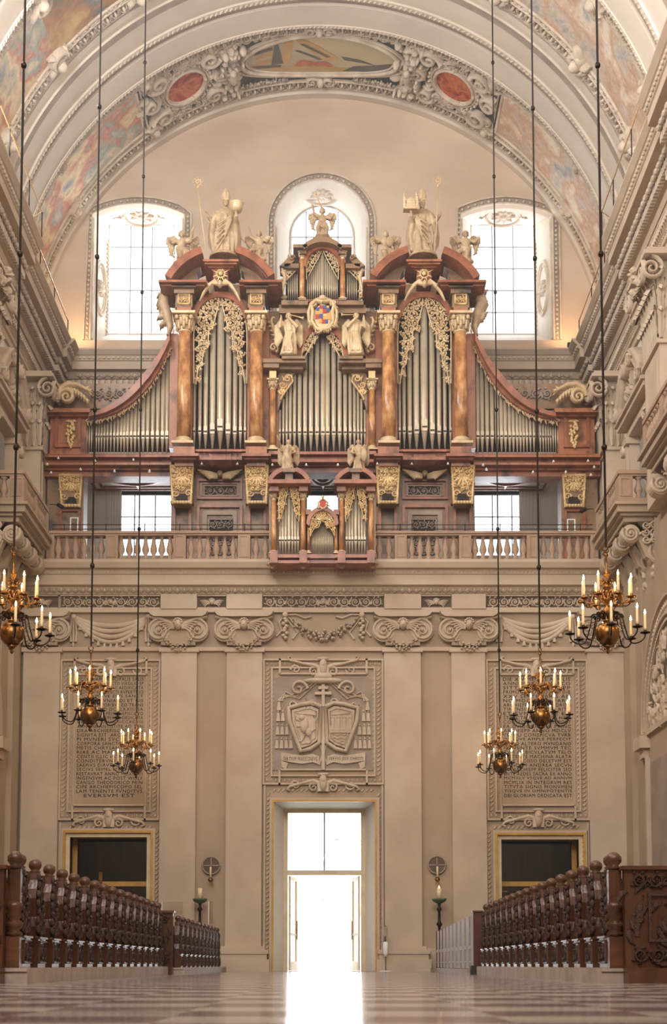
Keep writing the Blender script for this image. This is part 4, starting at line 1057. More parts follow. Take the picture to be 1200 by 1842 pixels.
        q.build('abacus', 'stone_light', root)
        q = MB(); q.box(*sorted((Xw, X - sd * .08)), y0_ - .08, y1_ + .08, z0 - .12, z0 - .02); q.build('astragal', 'stone_light', root)
    for n, (yc, wid) in enumerate(((43.7, 1.9), (36.0, 1.7))):
        rt = sroot('giant_pilaster', (Xw, yc, 12)); ex = .62 if n == 0 else .66
        MB().box(*sorted((Xw, fx(HW - ex))), yc - wid / 2, yc + wid / 2, LOFT if n == 0 else 12, 18.2).build('pilaster_shaft', 'stone_light', rt)
        q = MB()
        for f in (-.36, .36): q.box(*sorted((fx(HW - ex), fx(HW - ex - .03))), yc + wid * f - .03, yc + wid * f + .03, 12.6, 15.5)
        q.build('shaft_panel_moulding', 'stone_light', rt)
        capital_mass(rt, yc, wid, 15.9, 17.95, fx(HW - ex), n + 1)
    # tribune doorway with moulded jambs and an open pediment of scrolls and shells
    rt = sroot('tribune_portal', (Xw, 39.6, 12)); q = MB(); yc = 39.6
    for t_ in (-1, 1):
        q.box(*sorted((Xw, Xw - sd * .3)), yc + t_ * 1.25 - .2, yc + t_ * 1.25 + .2, LOFT + .2, 15.2)
        q.box(*sorted((Xw, Xw - sd * .38)), yc + t_ * 1.25 - .06, yc + t_ * 1.25 + .06, LOFT + .2, 15.2)
        q.box(*sorted((Xw, Xw - sd * .42)), yc + t_ * 1.25 - .28, yc + t_ * 1.25 + .28, 15.2, 15.4)
    for a, b, p in ((15.4, 15.55, .34), (15.55, 15.8, .26), (15.8, 15.95, .5), (15.95, 16.05, .58)): q.box(*sorted((Xw, Xw - sd * p)), yc - 1.3 - p, yc + 1.3 + p, a, b)
    q.build('portal_frame', 'stone_light', rt)
    q = MB(); fm = sidemap(sd, Xw - sd * .05, yc, 16.05)
    for t_ in (-1, 1):
        A_ = [(t_ * 1.7, .1), (t_ * 1.6, .45), (t_ * 1.3, .75), (t_ * .95, 1.05), (t_ * .6, 1.3), (t_ * .35, 1.32)]; B_ = [(t_ * 1.45, .1), (t_ * 1.35, .32), (t_ * 1.1, .55), (t_ * .8, .82), (t_ * .55, 1.08), (t_ * .4, 1.15)]
        q.add(strip(A_, B_, 0, .5), fm); q.add(ribbon(A_, .05, .58), fm); q.add(ribbon(B_, .035, .54), fm)
        for (u, v, r_, h_) in ((1.55, .22, .25, .6), (.42, 1.08, .24, .6), (1.5, -.9, .2, .4)):
            q.add(prism(arcpts(t_ * u, v, r_, r_, 0, 2 * PI, 18)[:-1], 0, h_ - .08), fm); q.add(xf(spiral(0, 0, r_, .045, .1, 1.8, -1, 0, 24), t_ * u, v, h_ - .08, 1, 0, t_ < 0), fm)
            for z_ in (0,): q.add(xf(spiral(0, 0, r_, .045, .1, 1.8, -1, 0, 24), 0, 0, 0), (lambda u, v, r_: lambda a, b, n: (Xw - sd * (.28 + a * .9), yc - abs(u) - r_ - n, 16.05 + v + b))(u, v, r_))
        for k in range(5): q.add(leaf(t_ * (1.2 - .15 * k), .35 + .1 * k, PI / 2 + t_ * (.8 - .2 * k), .5, .1, .4, .3), fm)
    for k in range(9): a = PI * (k + .5) / 9; q.add(ribbon([(.1 * math.cos(a), .45 + .1 * math.sin(a)), (.34 * math.cos(a), .45 + .34 * math.sin(a)), (.5 * math.cos(a), .45 + .46 * math.sin(a))], [.03, .07, .04], .42), fm)
    for b_ in cherub(.9, .3): q.add(xf(b_, 0, .3, .15), fm)
    q.build('scroll_pediment', 'stone_relief', rt)
    q = MB(); q.box(*sorted((Xw - sd * .005, Xw - sd * .02)), yc - 1.05, yc + 1.05, LOFT + .2, 15.2); q.build('portal_panel', 'white_wall', rt)
    q = MB(); fm = sidemap(sd, Xw, yc, 13.7)
    for x in (-1.62, 1.62): leafrow(q, (lambda x: (lambda u, v, n: fm(x + v, u, n)))(x), 3.2, .16, .16, .07)
    q.build('jamb_ornament', 'stone_relief', rt)
    # lower part: pier mouldings, arch with relief
    q = MB()
    for a, b, e in ((41.0, YL, .42), (39.4, 41.0, .34)): q.box(*sorted((Xw, fx(HW - e))), a, b, 0, 12)
    q.box(*sorted((Xw, fx(HW - .5))), 40.2, 40.9, 0, 12)
    struct('pier_' + nm, q, 'stone')
    rt = sroot('arch_relief', (Xw, 36.3, 6.5)); ya, R_ = 36.3, 2.6; zs2 = PZ(1318, 39); q = MB(); fm = sidemap(sd, Xw - sd * .3, ya, zs2)
    MB().box(*sorted((Xw, Xw - sd * .3)), 32.5, 39.9, 0, 12).build('arch_wall', 'stone', rt)
    for r1, r2, h in ((R_, R_ + .08, .12), (R_ + .5, R_ + .56, .1), (R_ - .14, R_ - .06, .07)):
        q.add(strip(arcpts(0, 0, r1, r1, 0, PI, 40), arcpts(0, 0, r2, r2, 0, PI, 40), 0, h), fm)
    for s3 in (-1, 1): q.add(box(*sorted((s3 * (R_ - .16), s3 * (R_ + .7))), -.45, -.12, 0, .28), fm); q.add(box(*sorted((s3 * (R_ - .0), s3 * (R_ + .5))), -.7, -.45, 0, .16), fm)
    q.add(box(-R_, R_, -.12, .02, 0, .1), fm)
    for a, b in ((-R_, -R_ + .12), (R_ - .12, R_)): q.add(box(a, b, -zs2, -.7, 0, .12), fm)
    q.build('archivolt', 'stone_light', rt)
    q = MB()
    for i in range(58):
        a = PI * (i + .5) / 58; q.add(ell(((R_ + .29) * math.cos(a), (R_ + .29) * math.sin(a), .02), (.075, .075, .07), 7, 4), fm)
        q.add(ribbon([((R_ + .13) * math.cos(a - .02), (R_ + .13) * math.sin(a - .02)), ((R_ + .45) * math.cos(a + .03), (R_ + .45) * math.sin(a + .03))], .02, .04), fm)
    for i in range(70):
        a = PI * (i + .5) / 70; q.add(ell(((R_ - .1) * math.cos(a), (R_ - .1) * math.sin(a), .05), (.03, .03, .04), 6, 4), fm)
    rnd = random.Random(8)
    for i in range(60):
        a = rnd.uniform(0, PI); rr = R_ * rnd.uniform(.15, .88); u, v = rr * math.cos(a), rr * math.sin(a)
        q.add(spiral(u, v + .05, rnd.uniform(.16, .3), .045, .1, 1.6, rnd.choice((-1, 1)), rnd.uniform(0, 6)), fm)
        q.add(leaf(u, v + .05, rnd.uniform(0, 6), .45, .07, .09, .6), fm)
    q.build('arch_carving', 'stone_relief', rt)
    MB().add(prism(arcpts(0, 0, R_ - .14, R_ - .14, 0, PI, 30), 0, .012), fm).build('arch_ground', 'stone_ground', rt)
    MB().add(box(-R_ + .3, R_ - .3, -zs2 + .4, -.9, 0, .04), fm).build('arch_panel', 'stone_grey', rt)
side_wall(-1); side_wall(1)

# warm floodlights standing on the cornice corners
for sd, px in ((-1, 131), (1, 1025)):
    X, Y = PX(px, 612, 46.3), 46.3; t = thing('floodlight', 'small warm floodlight on the %s end of the cornice' % ('left' if sd < 0 else 'right'), 'lamp', (X, Y, 20.62))
    MB().add(box(X - .08, X + .08, Y - .06, Y + .06, 20.62, 20.74)).build('housing', 'iron', t); MB().add(box(X - .06, X + .06, Y + .06, Y + .07, 20.64, 20.72)).build('lens', 'lit_lamp', t)
    l = bpy.data.lights.new('flood', 'SPOT'); l.energy = 130; l.color = (1, .6, .28); l.spot_size = 2.2; l.spot_blend = 1; l.shadow_soft_size = .08
    o = bpy.data.objects.new('flood', l); COL.objects.link(o); o.location = (X, Y + .1, 20.75); o.rotation_euler = Vector((0, .45, 1)).to_track_quat('-Z', 'Y').to_euler()
# ================================================================ THE GREAT ORGAN
YO = 43.6                                        # plane of the case front
organ = thing('pipe_organ', 'great pipe organ with marbled case, tall corner columns and curved side wings on the loft', 'organ', (XA, YO + 1, LOFT))
GX = lambda px, s: px if s < 0 else 1160 - px    # measured on the left half, mirrored on the axis
def opart(name, mb, m, **k):
    parts = split_mb(mb) if len(mb.r) < 60 else [mb]
    for p_ in parts[1:]: p_.build(name, m, organ, **k)
    return parts[0].build(name, m, organ, **k)
def gb(mb, s, x0, x1, ya, yb, Y0, Y1, mi=0):
    a, b = sorted((GX(x0, s), GX(x1, s))); return mb.pb(a, b, ya, yb, Y0, Y1, mi)
def gpt(px, py, Y, s=-1): return P(GX(px, s), py, Y)
def outline(pts, Y, s): return [gpt(x, y, Y, s) for x, y in pts]
def slab(mb, pts, Y0, Y1, s=-1, mi=0):
    """solid with an outline given by picture points at depth Y0, standing between depths Y0 and Y1"""
    o = outline(pts, Y0, s); mb.add(prism(o, -Y1, -Y0), lambda u, v, n: (u, -n, v), mi)
def gstrip(mb, A, B, Y0, Y1, s=-1, mi=0):
    mb.add(strip(outline(A, Y0, s), outline(B, Y0, s), -Y1, -Y0), lambda u, v, n: (u, -n, v), mi)
def gil(mb, pts, w, h, Y, s=-1, mi=0):
    mb.add(ribbon(outline(pts, Y, s), w, h), lambda u, v, n: (u, Y - n, v), mi)

def organ_pipe(root, px, py_foot, py_mouth, py_top, wpx, Y, s, lip=True):
    ym = (py_foot + py_top) / 2; X = PX(GX(px, s), ym, Y); r = wpx * .0167 / 2 * 1.13
    zf, zm, zt = PZ(py_foot, Y), PZ(py_mouth, Y), PZ(py_top, Y)
    q = MB(); q.add(lathe([(r * .22, zf), (r * .92, zm - .06), (r, zm - .04), (r, zm), (r, zt), (r * .9, zt)], 12, (X, Y, 0)))
    if lip:
        hl = r * 2.2
        arch_ = [(-r * .72, 0), (r * .72, 0), (r * .72, hl * .75)] + [(r * .72 * math.cos(a), hl * .75 + r * .55 * math.sin(a)) for a in (PI * .25, PI * .5, PI * .75)] + [(-r * .72, hl * .75)]
        q.add(prism(arch_, -r * .2, r * .04), lambda u, v, n: (X + u, Y - r - n, zm + .03 + v))
        q.add(prism([(-r * .6, -.03), (r * .6, -.03), (r * .6, .03), (-r * .6, .03)], -r * .2, r * .02), lambda u, v, n: (X + u, Y - r - n, zm + v), 1)
        q.add(prism([(-r * .7, -hl * .5), (r * .7, -hl * .5), (r * .7, -.03), (-r * .7, -.03)], -r * .2, r * .03), lambda u, v, n: (X + u, Y - r - n, zm + v))
    return q.build('organ_pipe', ['tin', 'tin_dark'], root)

def screen(mb, inside, x0, x1, y0, y1, Y, s, cell=9.5, seed=1, relief=.05, w=.024):
    """pierced foliage filling the picture region for which inside(px, py) holds"""
    rnd = random.Random(seed); row = 0; y = y0 + cell * .5
    while y < y1:
        x = x0 + cell * (.5 if row % 2 else 1.0)
        while x < x1:
            if inside(x, y):
                X, Z = gpt(x, y, Y, s); c = cell * .0167
                hd = rnd.choice((-1, 1)); a0 = rnd.uniform(0, 6.28)
                fn = (lambda X, Z: lambda u, v, n: (X + u, Y - n, Z + v))(X, Z)
                mb.add(spiral(0, 0, c * .54, w * .8, relief, 1.35, hd, a0, 14), fn)
                mb.add(ell((0, 0, relief * .5), (w * 1.3, w * 1.3, relief * .7), 6, 4), fn)
                for k in range(3):
                    a = a0 + k * 2.1 + .5; mb.add(leaf(c * .45 * math.cos(a), c * .45 * math.sin(a), a + .6 * hd, c * .4, w * 1.0, relief * .9, .5 * hd, 4), fn)
            x += cell
        y += cell * .86; row += 1

def column(root, px, yc0, yc1, yb0, yb1, w, Y, s, m='gold_marbling', n=16, cap=True):
    """marbled column: capital rows yc0-yc1, shaft, base rows yb0-yb1; w = shaft width in picture units"""
    ym = (yc1 + yb0) / 2; X = PX(GX(px, s), ym, Y); r = w * .0167 / 2
    z0, z1, z2, z3 = PZ(yb1, Y), PZ(yb0, Y), PZ(yc1, Y), PZ(yc0, Y)
    c = MB().add(lathe([(r * 1.04, z1), (r * 1.02, z1 + (z2 - z1) * .35), (r * .9, z2)], n, (X, Y, 0))).build('column', m, root)
    h = z1 - z0; q = MB(); q.add(box(X - r * 1.6, X + r * 1.6, Y - r * 1.6, Y + r * 1.6, z0, z0 + h * .3))
    q.add(lathe([(r * 1.5, z0 + h * .3), (r * 1.55, z0 + h * .48), (r * 1.2, z0 + h * .66), (r * 1.3, z0 + h * .85), (r * 1.05, z1 + .01)], n, (X, Y, 0)))
    q.build('column_base', 'cream_gilt', root)
    H_ = z3 - z2; q = MB(); q.add(lathe([(r * .9, z2 - .01), (r * 1.0, z2 + .03), (r * .88, z2 + .06), (r * .95, z2 + H_ * .5), (r * 1.35, z3 - H_ * .16)], n, (X, Y, 0)))
    a_ = r * 1.72; q.add(box(X - a_, X + a_, Y - a_, Y + a_, z3 - H_ * .14, z3))
    for row, (zz, k, out) in enumerate(((z2 + .06, 8, .35), (z2 + H_ * .32, 8, .5))):
        for j in range(k):
            a = 2 * PI * (j + .5 * row) / k; L = H_ * .42; pts = []
            for i in range(5):
                t = i / 4; rr = r * (1 + .08 + out * t * t); pts.append((X + rr * math.cos(a), Y + rr * math.sin(a), zz + L * math.sin(t * 2.1) / .9))
            q.add(tube(pts, [r * .24, r * .28, r * .26, r * .2, r * .1], 5))
    for a in (PI / 4, 3 * PI / 4, 5 * PI / 4, 7 * PI / 4):
        q.add(ell((X + r * 1.5 * math.cos(a), Y + r * 1.5 * math.sin(a), z3 - H_ * .26), (r * .34, r * .34, H_ * .15), 8, 5))
    q.build('capital', 'cream_gilt', root)
    return X

def console(root, s, x0, x1, y0, y1, ym, Y):
    """tapering gilt foliage bracket over a dark niche; ym = bottom of the foliage"""
    q = MB(); t = (x1 - x0) * .1
    slab(q, [(x0, y0), (x1, y0), (x1 - t * .6, ym), (x1 - t, y1), (x0 + t, y1), (x0 + t * .6, ym)], Y - .2, Y + .2, s)
    q.build('bracket', 'brown_marbling', root)
    q = MB(); Yf = Y - .2
    for k in (0, 1):
        xa = x0 if k == 0 else x1; tt = t if k == 0 else -t
        gil(q, [(xa, y0 + 1), (xa + tt * .6, ym), (xa + tt, y1)], .04, .07, Yf, s)
    gil(q, [(x0, y0 + 2), (x1, y0 + 2)], .05, .08, Yf, s)
    xm = (x0 + x1) / 2
    screen(q, lambda x, y: abs(x - xm) < (x1 - x0) / 2 - 4 and y < ym - abs(x - xm) * .35, x0, x1, y0, ym, Yf, s, 8.8, int(x0), .08, .03)
    X, Z = gpt(xm, y0 + (ym - y0) * .45, Yf, s)
    for k in range(5): q.add(leaf(X, Z, -PI / 2 + (k - 2) * .5, (PZ(y0, Y) - PZ(ym, Y)) * .5, .05, .1, 0, 6), lambda u, v, n: (u, Yf - n, v))
    for k in range(6): q.add(ell((gpt(x0 + t + (x1 - x0 - 2 * t) * (k + .5) / 6, y1 - 3, Yf, s)[0], Yf - .03, PZ(y1 - 3, Yf)), (.07, .06, .06), 7, 4))
    for sg in (-1, 1):
        q.add(spiral(*gpt(xm + sg * (x1 - x0) * .3, ym + 6, Yf, s), .12, .03, .07, 1.3, sg), lambda u, v, n: (u, Yf - n, v))
    q.build('gilt_foliage', 'gilt', root)
    q = MB(); slab(q, [(xm - 10, ym + 6), (xm + 10, ym + 6), (xm + 11, y1 - 5), (xm - 11, y1 - 5)], Yf - .015, Yf, s); q.build('niche', 'case_dark', root)

def wing_pair(root, xc, yc, half, s, Y, m='cream_gilt', up=False):
    q = MB(); X, Z = gpt(xc, yc, Y, s); S_ = half * .0167
    for sg in (-1, 1):
        for k in range(8):
            t = k / 7
            if up: pts = [(sg * .08 * S_, .1 * S_)] + [(sg * S_ * (.25 + .3 * i + .14 * t), S_ * (.32 + .12 * math.sin(i * 1.5) - .34 * t * (i + 1) * .5 - (i * .36) * (1 - .2 * t))) for i in range(3)]
            else: pts = [(sg * .1 * S_, -.02 - .12 * t * S_), (sg * S_ * .4, S_ * (.08 - .22 * t)), (sg * S_ * (1 - .5 * t), S_ * (.2 - .42 * t))]
            q.add(ribbon(pts, [.045 * S_ * 1.4] * (len(pts) - 1) + [.02], .09 + .02 * (7 - k) / 7), lambda u, v, n: (X + u, Y - n, Z + v))
    if not up:
        for b in cherub(S_ * .75, .14, False): q.add(b, lambda u, v, n: (X + u, Y - n, Z + v))
    else:
        q.add(ell((0, .1 * S_, .06), (.12 * S_, .2 * S_, .14), 8, 6), lambda u, v, n: (X + u, Y - n, Z + v))
    q.build('winged_ornament', m, root)

def pipe_arch_inside(cx, hw, ytop, ybase):
    """true where under a round head of half width hw"""
    return lambda x, y: abs(x - cx) < hw - 2 and (y > ybase or ((x - cx) / hw) ** 2 + ((ybase - y) / (ybase - ytop)) ** 2 < .93)

for s in (-1, 1):
    # ---------- big flanking tower
    for px in (331, 461): column(organ, px, 567, 599, 789, 803, 24.5, YO - .75, s)
    q = MB()
    for px in (331, 461):
        gb(q, s, px - 19, px + 19, 803, 816, YO - 1.1, YO + .3); gb(q, s, px - 13, px + 13, 553, 567, YO - .95, YO)
        gb(q, s, px - 17, px + 17, 838 - 13, 838, YO - .95, YO)
    gb(q, s, 305, 346, 600, 806, YO - .3, YO + .1); gb(q, s, 445, 484, 560, 806, YO - .3, YO + .1)
    opart('pier', q, 'red_marbling')
    q = MB()
    for px in (331, 461):
        gb(q, s, px - 15, px + 15, 527, 553, YO - .95, YO + .2); 
        gb(q, s, px - 22, px + 22, 505, 515, YO - 1.2, YO + .4); gb(q, s, px - 18, px + 18, 515, 527, YO - 1.05, YO + .3)
    gb(q, s, 315, 477, 512, 560, YO - .3, YO + .3)
    opart('entablature', q, 'brown_marbling')
    for px in (331, 461):
        q = MB(); Y = YO - .96
        for b in rinceau(.34, .3, .05, 2): q.add(b, (lambda c_: lambda u, v, n: (c_[0] + u, Y - n, c_[1] + v))(gpt(px, 538, Y, s)))
        for k in (-1, 1): gil(q, [(px + 10 * k, 529), (px + 10 * k, 547)], .03, .05, Y, s); gil(q, [(px - 10, 538 + 9 * k), (px + 10, 538 + 9 * k)], .03, .05, Y, s)
        opart('gilt_panel', q, 'gilt')
    # red arch over the pipes, opening behind it
    q = MB(); C = (396, 572)
    A = [(C[0] + 51 * math.cos(a), C[1] - 48 * math.sin(a)) for a in [PI * i / 20 for i in range(21)]]
    B = [(C[0] + 42 * math.cos(a), C[1] - 38 * math.sin(a)) for a in [PI * i / 20 for i in range(21)]]
    gstrip(q, A, B, YO - .6, YO - .2, s); 
    opart('arch_moulding', q, 'red_moulding')
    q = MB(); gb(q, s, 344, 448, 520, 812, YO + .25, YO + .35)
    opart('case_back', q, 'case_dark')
    # pediment halves
    cx, cy, R1 = 396, 552, 115
    def pa(r, a): return (cx + r * math.cos(a), cy - r * math.sin(a))
    q = MB(); q2 = MB()
    for a0, a1 in ((math.radians(32), math.radians(74)), (math.radians(108), math.radians(150))):
        an = [a0 + (a1 - a0) * i / 12 for i in range(13)]
        gstrip(q, [pa(R1, a) for a in an], [pa(R1 - 13, a) for a in an], YO - 1.25, YO + .2, s)
        gstrip(q, [pa(R1 - 13, a) for a in an], [pa(R1 - 17, a) for a in an], YO - 1.05, YO + .2, s)
        left = a0 > PI / 2
        out = [pa(R1 - 17, a) for a in an]
        base = [(out[-1][0], 503), (out[0][0] - 4, 503), (out[0][0] + 6, 488), (out[0][0] + 2, 480)] if left else [(out[-1][0] + 2, 470), (out[-1][0] + 6, 482), (out[-1][0] + 14, 490), (out[-1][0] + 18, 503), (out[0][0], 503)]
        poly = out + ([(out[-1][0], 503), (out[0][0] - 16, 503), (out[0][0] - 12, 490), (out[0][0] - 5, 482), (out[0][0] - 3, 468)] if left else base)
        slab(q2, poly, YO - .5, YO, s)
    opart('pediment_moulding', q, 'red_moulding'); opart('pediment_panel', q2, 'brown_marbling')
    q = MB(); gb(q, s, 285, 372, 503, 507, YO - 1.35, YO + .4); gb(q, s, 289, 368, 507, 514, YO - 1.2, YO + .3); gb(q, s, 430, 507, 503, 507, YO - 1.35, YO + .4); gb(q, s, 430, 500, 507, 514, YO - 1.2, YO + .3)
    opart('cornice', q, 'red_moulding')
    # statue pedestal
    q = MB(); pc = 397
    for a, b, h, p in ((365, 429, (466, 470), .9), (368, 426, (470, 475), .8), (374, 420, (475, 481), .6), (380, 414, (481, 486), .45), (384, 410, (486, 512), .3)): gb(q, s, a, b, h[0], h[1], YO - .5 - p * .8, YO + .1)
    opart('pedestal', q, 'red_marbling')
    q = MB(); X, Z = gpt(397, 493, YO - .85, s)
    for k in range(16):
        a = 2 * PI * k / 16; L = .27 if k % 2 else .18
        q.add(prism([(.05 * math.cos(a - 1.2), .05 * math.sin(a - 1.2)), (L * math.cos(a), L * math.sin(a)), (.05 * math.cos(a + 1.2), .05 * math.sin(a + 1.2))], 0, .03), lambda u, v, n: (X + u, YO - .85 - n, Z + v))
    q.add(ell((X, YO - .9, Z), (.08, .05, .08), 10, 6)); opart('sunburst', q, 'gilt')
    wing_pair(organ, 396, 516, 38, s, YO - .95, up=True)
    # tower pipes
    xs = [350, 360, 370.5, 383, 397, 411, 423, 433, 441]; ws = [5, 6.5, 8, 10, 12, 10, 8, 6.5, 5]
    tops = [655, 625, 600, 570, 532, 570, 600, 630, 665]
    for i, (x, w) in enumerate(zip(xs, ws)):
        m_ = abs(i - 4); organ_pipe(organ, x, 807 + (0 if m_ > 2 else 1), [777, 777, 778, 776, 770][4 - m_] if m_ else 770, tops[i], w, YO - .35 + .07 * m_, s)
    # carved shades
    up_in = pipe_arch_inside(396, 46, 532, 572)
    lim = lambda d: 545 + d * 2.2 if d < 12 else (592 if d < 20 else (628 if d < 30 else (655 if d < 38 else 690)))
    q = MB(); ins = lambda x, y: up_in(x, y) and abs(x - 396.5) > 3 and y < lim(abs(x - 396.5))
    screen(q, ins, 346, 448, 532, 692, YO - .5, s, 10.5, 3 + s, .05, .03)
    for sg in (-1, 1):
        gil(q, [(396.5 + sg * 3, 536), (396.5 + sg * 4, 552), (396.5 + sg * 14, 590), (396.5 + sg * 21, 596), (396.5 + sg * 22, 625), (396.5 + sg * 31, 632), (396.5 + sg * 33, 655), (396.5 + sg * 40, 662), (396.5 + sg * 44, 692), (396.5 + sg * 48, 690), (396.5 + sg * 48, 600), (396.5 + sg * 44, 560)], .022, .05, YO - .5, s)
    opart('pipe_shade', q, 'cream_gilt')
    # tower floor cornice, bowed out
    q = MB()
    for k in range(10):
        x0 = 347 + 98 * k / 10; x1 = x0 + 9.9; b = math.sin(PI * (k + .5) / 10)
        gb(q, s, x0, x1, 808, 812, YO - .75 - .45 * b, YO); gb(q, s, x0, x1, 812, 822, YO - .65 - .4 * b, YO); gb(q, s, x0, x1, 822, 827, YO - .8 - .5 * b, YO); gb(q, s, x0, x1, 827, 838, YO - .5 - .25 * b, YO)
    for px in (331, 461): gb(q, s, px - 26, px + 26, 815, 820, YO - 1.3, YO); gb(q, s, px - 22, px + 22, 820, 826, YO - 1.15, YO)
    opart('base_cornice', q, 'red_moulding')
    console(organ, s, 307, 347, 837, 907, 882, YO - .6); console(organ, s, 442, 482, 837, 907, 882, YO - .6)
    # substructure between the consoles
    q = MB(); gb(q, s, 308, 484, 836, 1012, YO - .15, YO + 1.6); opart('case_body', q, 'brown_marbling')
    q = MB(); X0, X1 = sorted((PX(GX(355, s), 884, YO), PX(GX(437, s), 884, YO)))
    for f in frame_box(X0, X1, PZ(902, YO), PZ(866, YO), YO - .25, YO - .14, .07): q.add(f)
    for f in frame_box(X0 + .12, X1 - .12, PZ(896, YO), PZ(872, YO), YO - .2, YO - .14, .04): q.add(f)
    X2, X3 = sorted((PX(GX(355, s), 960, YO), PX(GX(437, s), 960, YO)))
    for f in frame_box(X2, X3, PZ(1012, YO), PZ(912, YO), YO - .26, YO - .14, .09): q.add(f)
    for a, b in ((312, 346), (446, 480)):
        Xa, Xb = sorted((PX(GX(a, s), 960, YO), PX(GX(b, s), 960, YO)))
        for f in frame_box(Xa, Xb, PZ(1010, YO), PZ(912, YO), YO - .3, YO - .14, .09): q.add(f)
        q.add(box(Xa - .06, Xb + .06, YO - .34, YO - .1, PZ(912, YO), PZ(907, YO)))
    opart('panel_moulding', q, 'red_moulding')
    q = MB(); Xa, Xb = sorted((PX(GX(365, s), 960, YO), PX(GX(427, s), 960, YO)))
    for f in frame_box(Xa, Xb, PZ(1012, YO), PZ(922, YO), YO - .22, YO - .14, .14): q.add(f)
    opart('inner_frame', q, 'stone_grey')
    for (a, b, c_, d, nm) in ((366, 428, 873, 894, 1), (374, 420, 932, 1008, 2)):
        q = MB(); gb(q, s, a, b, c_, d, YO - .17, YO - .14); g_ = q.build('grille_back', 'case_dark', organ)
        q = MB(); w_ = (b - a) * .0167; h_ = (d - c_) * .0167; X, Z = gpt((a + b) / 2, (c_ + d) / 2, YO - .17, s); fn = (lambda X, Z: lambda u, v, n: (X + u, YO - .17 - n, Z + v))(X, Z)
        if nm == 1:
            for f in rinceau(w_ * .95, h_ * .95, .04, 5, .9): q.add(f, fn)
        else:
            for r_ in range(4):
                for f in rinceau(w_ * .95, h_ * .24, .04, 6 + r_, 1.1): q.add(xf(f, 0, h_ * (.36 - .24 * r_)), fn)
        for f in frame_box(-w_ / 2, w_ / 2, -h_ / 2, h_ / 2, 0, .05, .03): q.add(([(x, z, y) for x, y, z in f[0]], f[1], False), fn)
        opart('carved_grille', q, 'stone_grey')
    wing_pair(organ, 396, 854, 41, s, YO - .42, 'cream_gilt')
    # outer gilt ear beside the tower
    q = MB()
    gil(q, [(307, 518), (296, 530), (292, 548), (300, 566), (306, 590), (303, 606)], [.1, .16, .2, .18, .1, .05], .2, YO - .4, s)
    for k in range(6): q.add(leaf(*gpt(300, 530 + 10 * k, YO - .4, s), (PI if s < 0 else 0) + .5 * (k % 2), .35, .09, .2, .5), lambda u, v, n: (u, YO - .4 - n, v))
    opart('carved_ear', q, 'statue_stone')

    # ---------- curved side wing
    YW = YO + .05
    Uc = [(305, 598), (297, 614), (282, 641), (266, 662), (250, 681), (235, 698), (220, 712), (205, 723), (190, 732), (175, 738), (160, 742)]
    Lc = [(305, 622), (298, 640), (286, 665), (272, 688), (256, 707), (240, 722), (226, 732), (210, 741), (192, 748), (175, 752), (158, 754)]
    q = MB(); gstrip(q, Uc, [((a[0] * .45 + b[0] * .55), (a[1] * .45 + b[1] * .55)) for a, b in zip(Uc, Lc)], YW - .75, YW + .2, s)
    gstrip(q, [((a[0] * .45 + b[0] * .55), (a[1] * .45 + b[1] * .55)) for a, b in zip(Uc, Lc)], Lc, YW - .55, YW + .2, s)
    opart('wing_moulding', q, 'red_moulding')
    q = MB()
    for i in range(26):
        t = i / 25 * (len(Lc) - 1); k = min(int(t), len(Lc) - 2); f = t - k
        x = Lc[k][0] * (1 - f) + Lc[k + 1][0] * f; y = Lc[k][1] * (1 - f) + Lc[k + 1][1] * f + 4
        X, Z = gpt(x, y, YW - .4, s); fn = (lambda X, Z: lambda u, v, n: (X + u, YW - .4 - n, Z + v))(X, Z)
        q.add(spiral(0, 0, .085, .025, .05, 1.3, 1 if i % 2 else -1, i, 12), fn); q.add(leaf(0, -.02, -PI / 2 + .5 * math.sin(i * 2), .14, .03, .05, .4, 4), fn)
    gil(q, [(x, y + 2) for x, y in Lc], .03, .05, YW - .4, s)
    opart('wing_carving', q, 'cream_gilt')
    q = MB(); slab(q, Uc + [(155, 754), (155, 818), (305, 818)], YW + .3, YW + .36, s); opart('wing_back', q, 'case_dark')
    xs = [156.5, 160.6, 164.8, 169.2, 173.5, 178, 182.8, 188, 193.5, 199.5, 205.8, 212, 218, 223.7, 229.7, 236.5, 243.3, 250.8, 258, 266, 275, 284, 293, 301]
    for i, x in enumerate(xs):
        k = max(j for j in range(len(Lc)) if Lc[j][0] >= x) if x <= 305 else 0; k = min(k, len(Lc) - 2)
        f = (Lc[k][0] - x) / (Lc[k][0] - Lc[k + 1][0]); yt = Lc[k][1] * (1 - f) + Lc[k + 1][1] * f
        w = 2.7 + 4.5 * min(1, i / 20); organ_pipe(organ, x, 816, 786, yt - 6, w, YW - .15, s, i > 2)
    # end pier with gilt pendant, scroll above, beam below
    q = MB(); gb(q, s, 90, 155, 742, 818, YW - .3, YW + .4); gb(q, s, 84, 162, 734, 741, YW - .7, YW + .4); gb(q, s, 88, 159, 741, 748, YW - .5, YW + .4)
    opart('end_pier', q, 'red_marbling')
    q = MB()
    Xa, Xb = sorted((PX(GX(103, s), 780, YW), PX(GX(149, s), 780, YW)))
    for f in frame_box(Xa, Xb, PZ(812, YW), PZ(750, YW), YW - .38, YW - .29, .09): q.add(f)
    opart('end_pier_frame', q, 'red_moulding')
    q = MB(); X, Z = gpt(127.5, 780, YW - .32, s); rnd = random.Random(5)
    for k in range(34):
        t = k / 33; wq = .13 * math.sin(PI * (.12 + t * .85)); q.add(ell((X + rnd.uniform(-wq, wq), YW - .36, Z + .36 - t * .8), (.05, .07, .06), 6, 4))
    for sg in (-1, 1): q.add(leaf(X, Z + .36, PI / 2 + sg * .9, .2, .05, .06, sg * .8), lambda u, v, n: (u, YW - .32 - n, v))
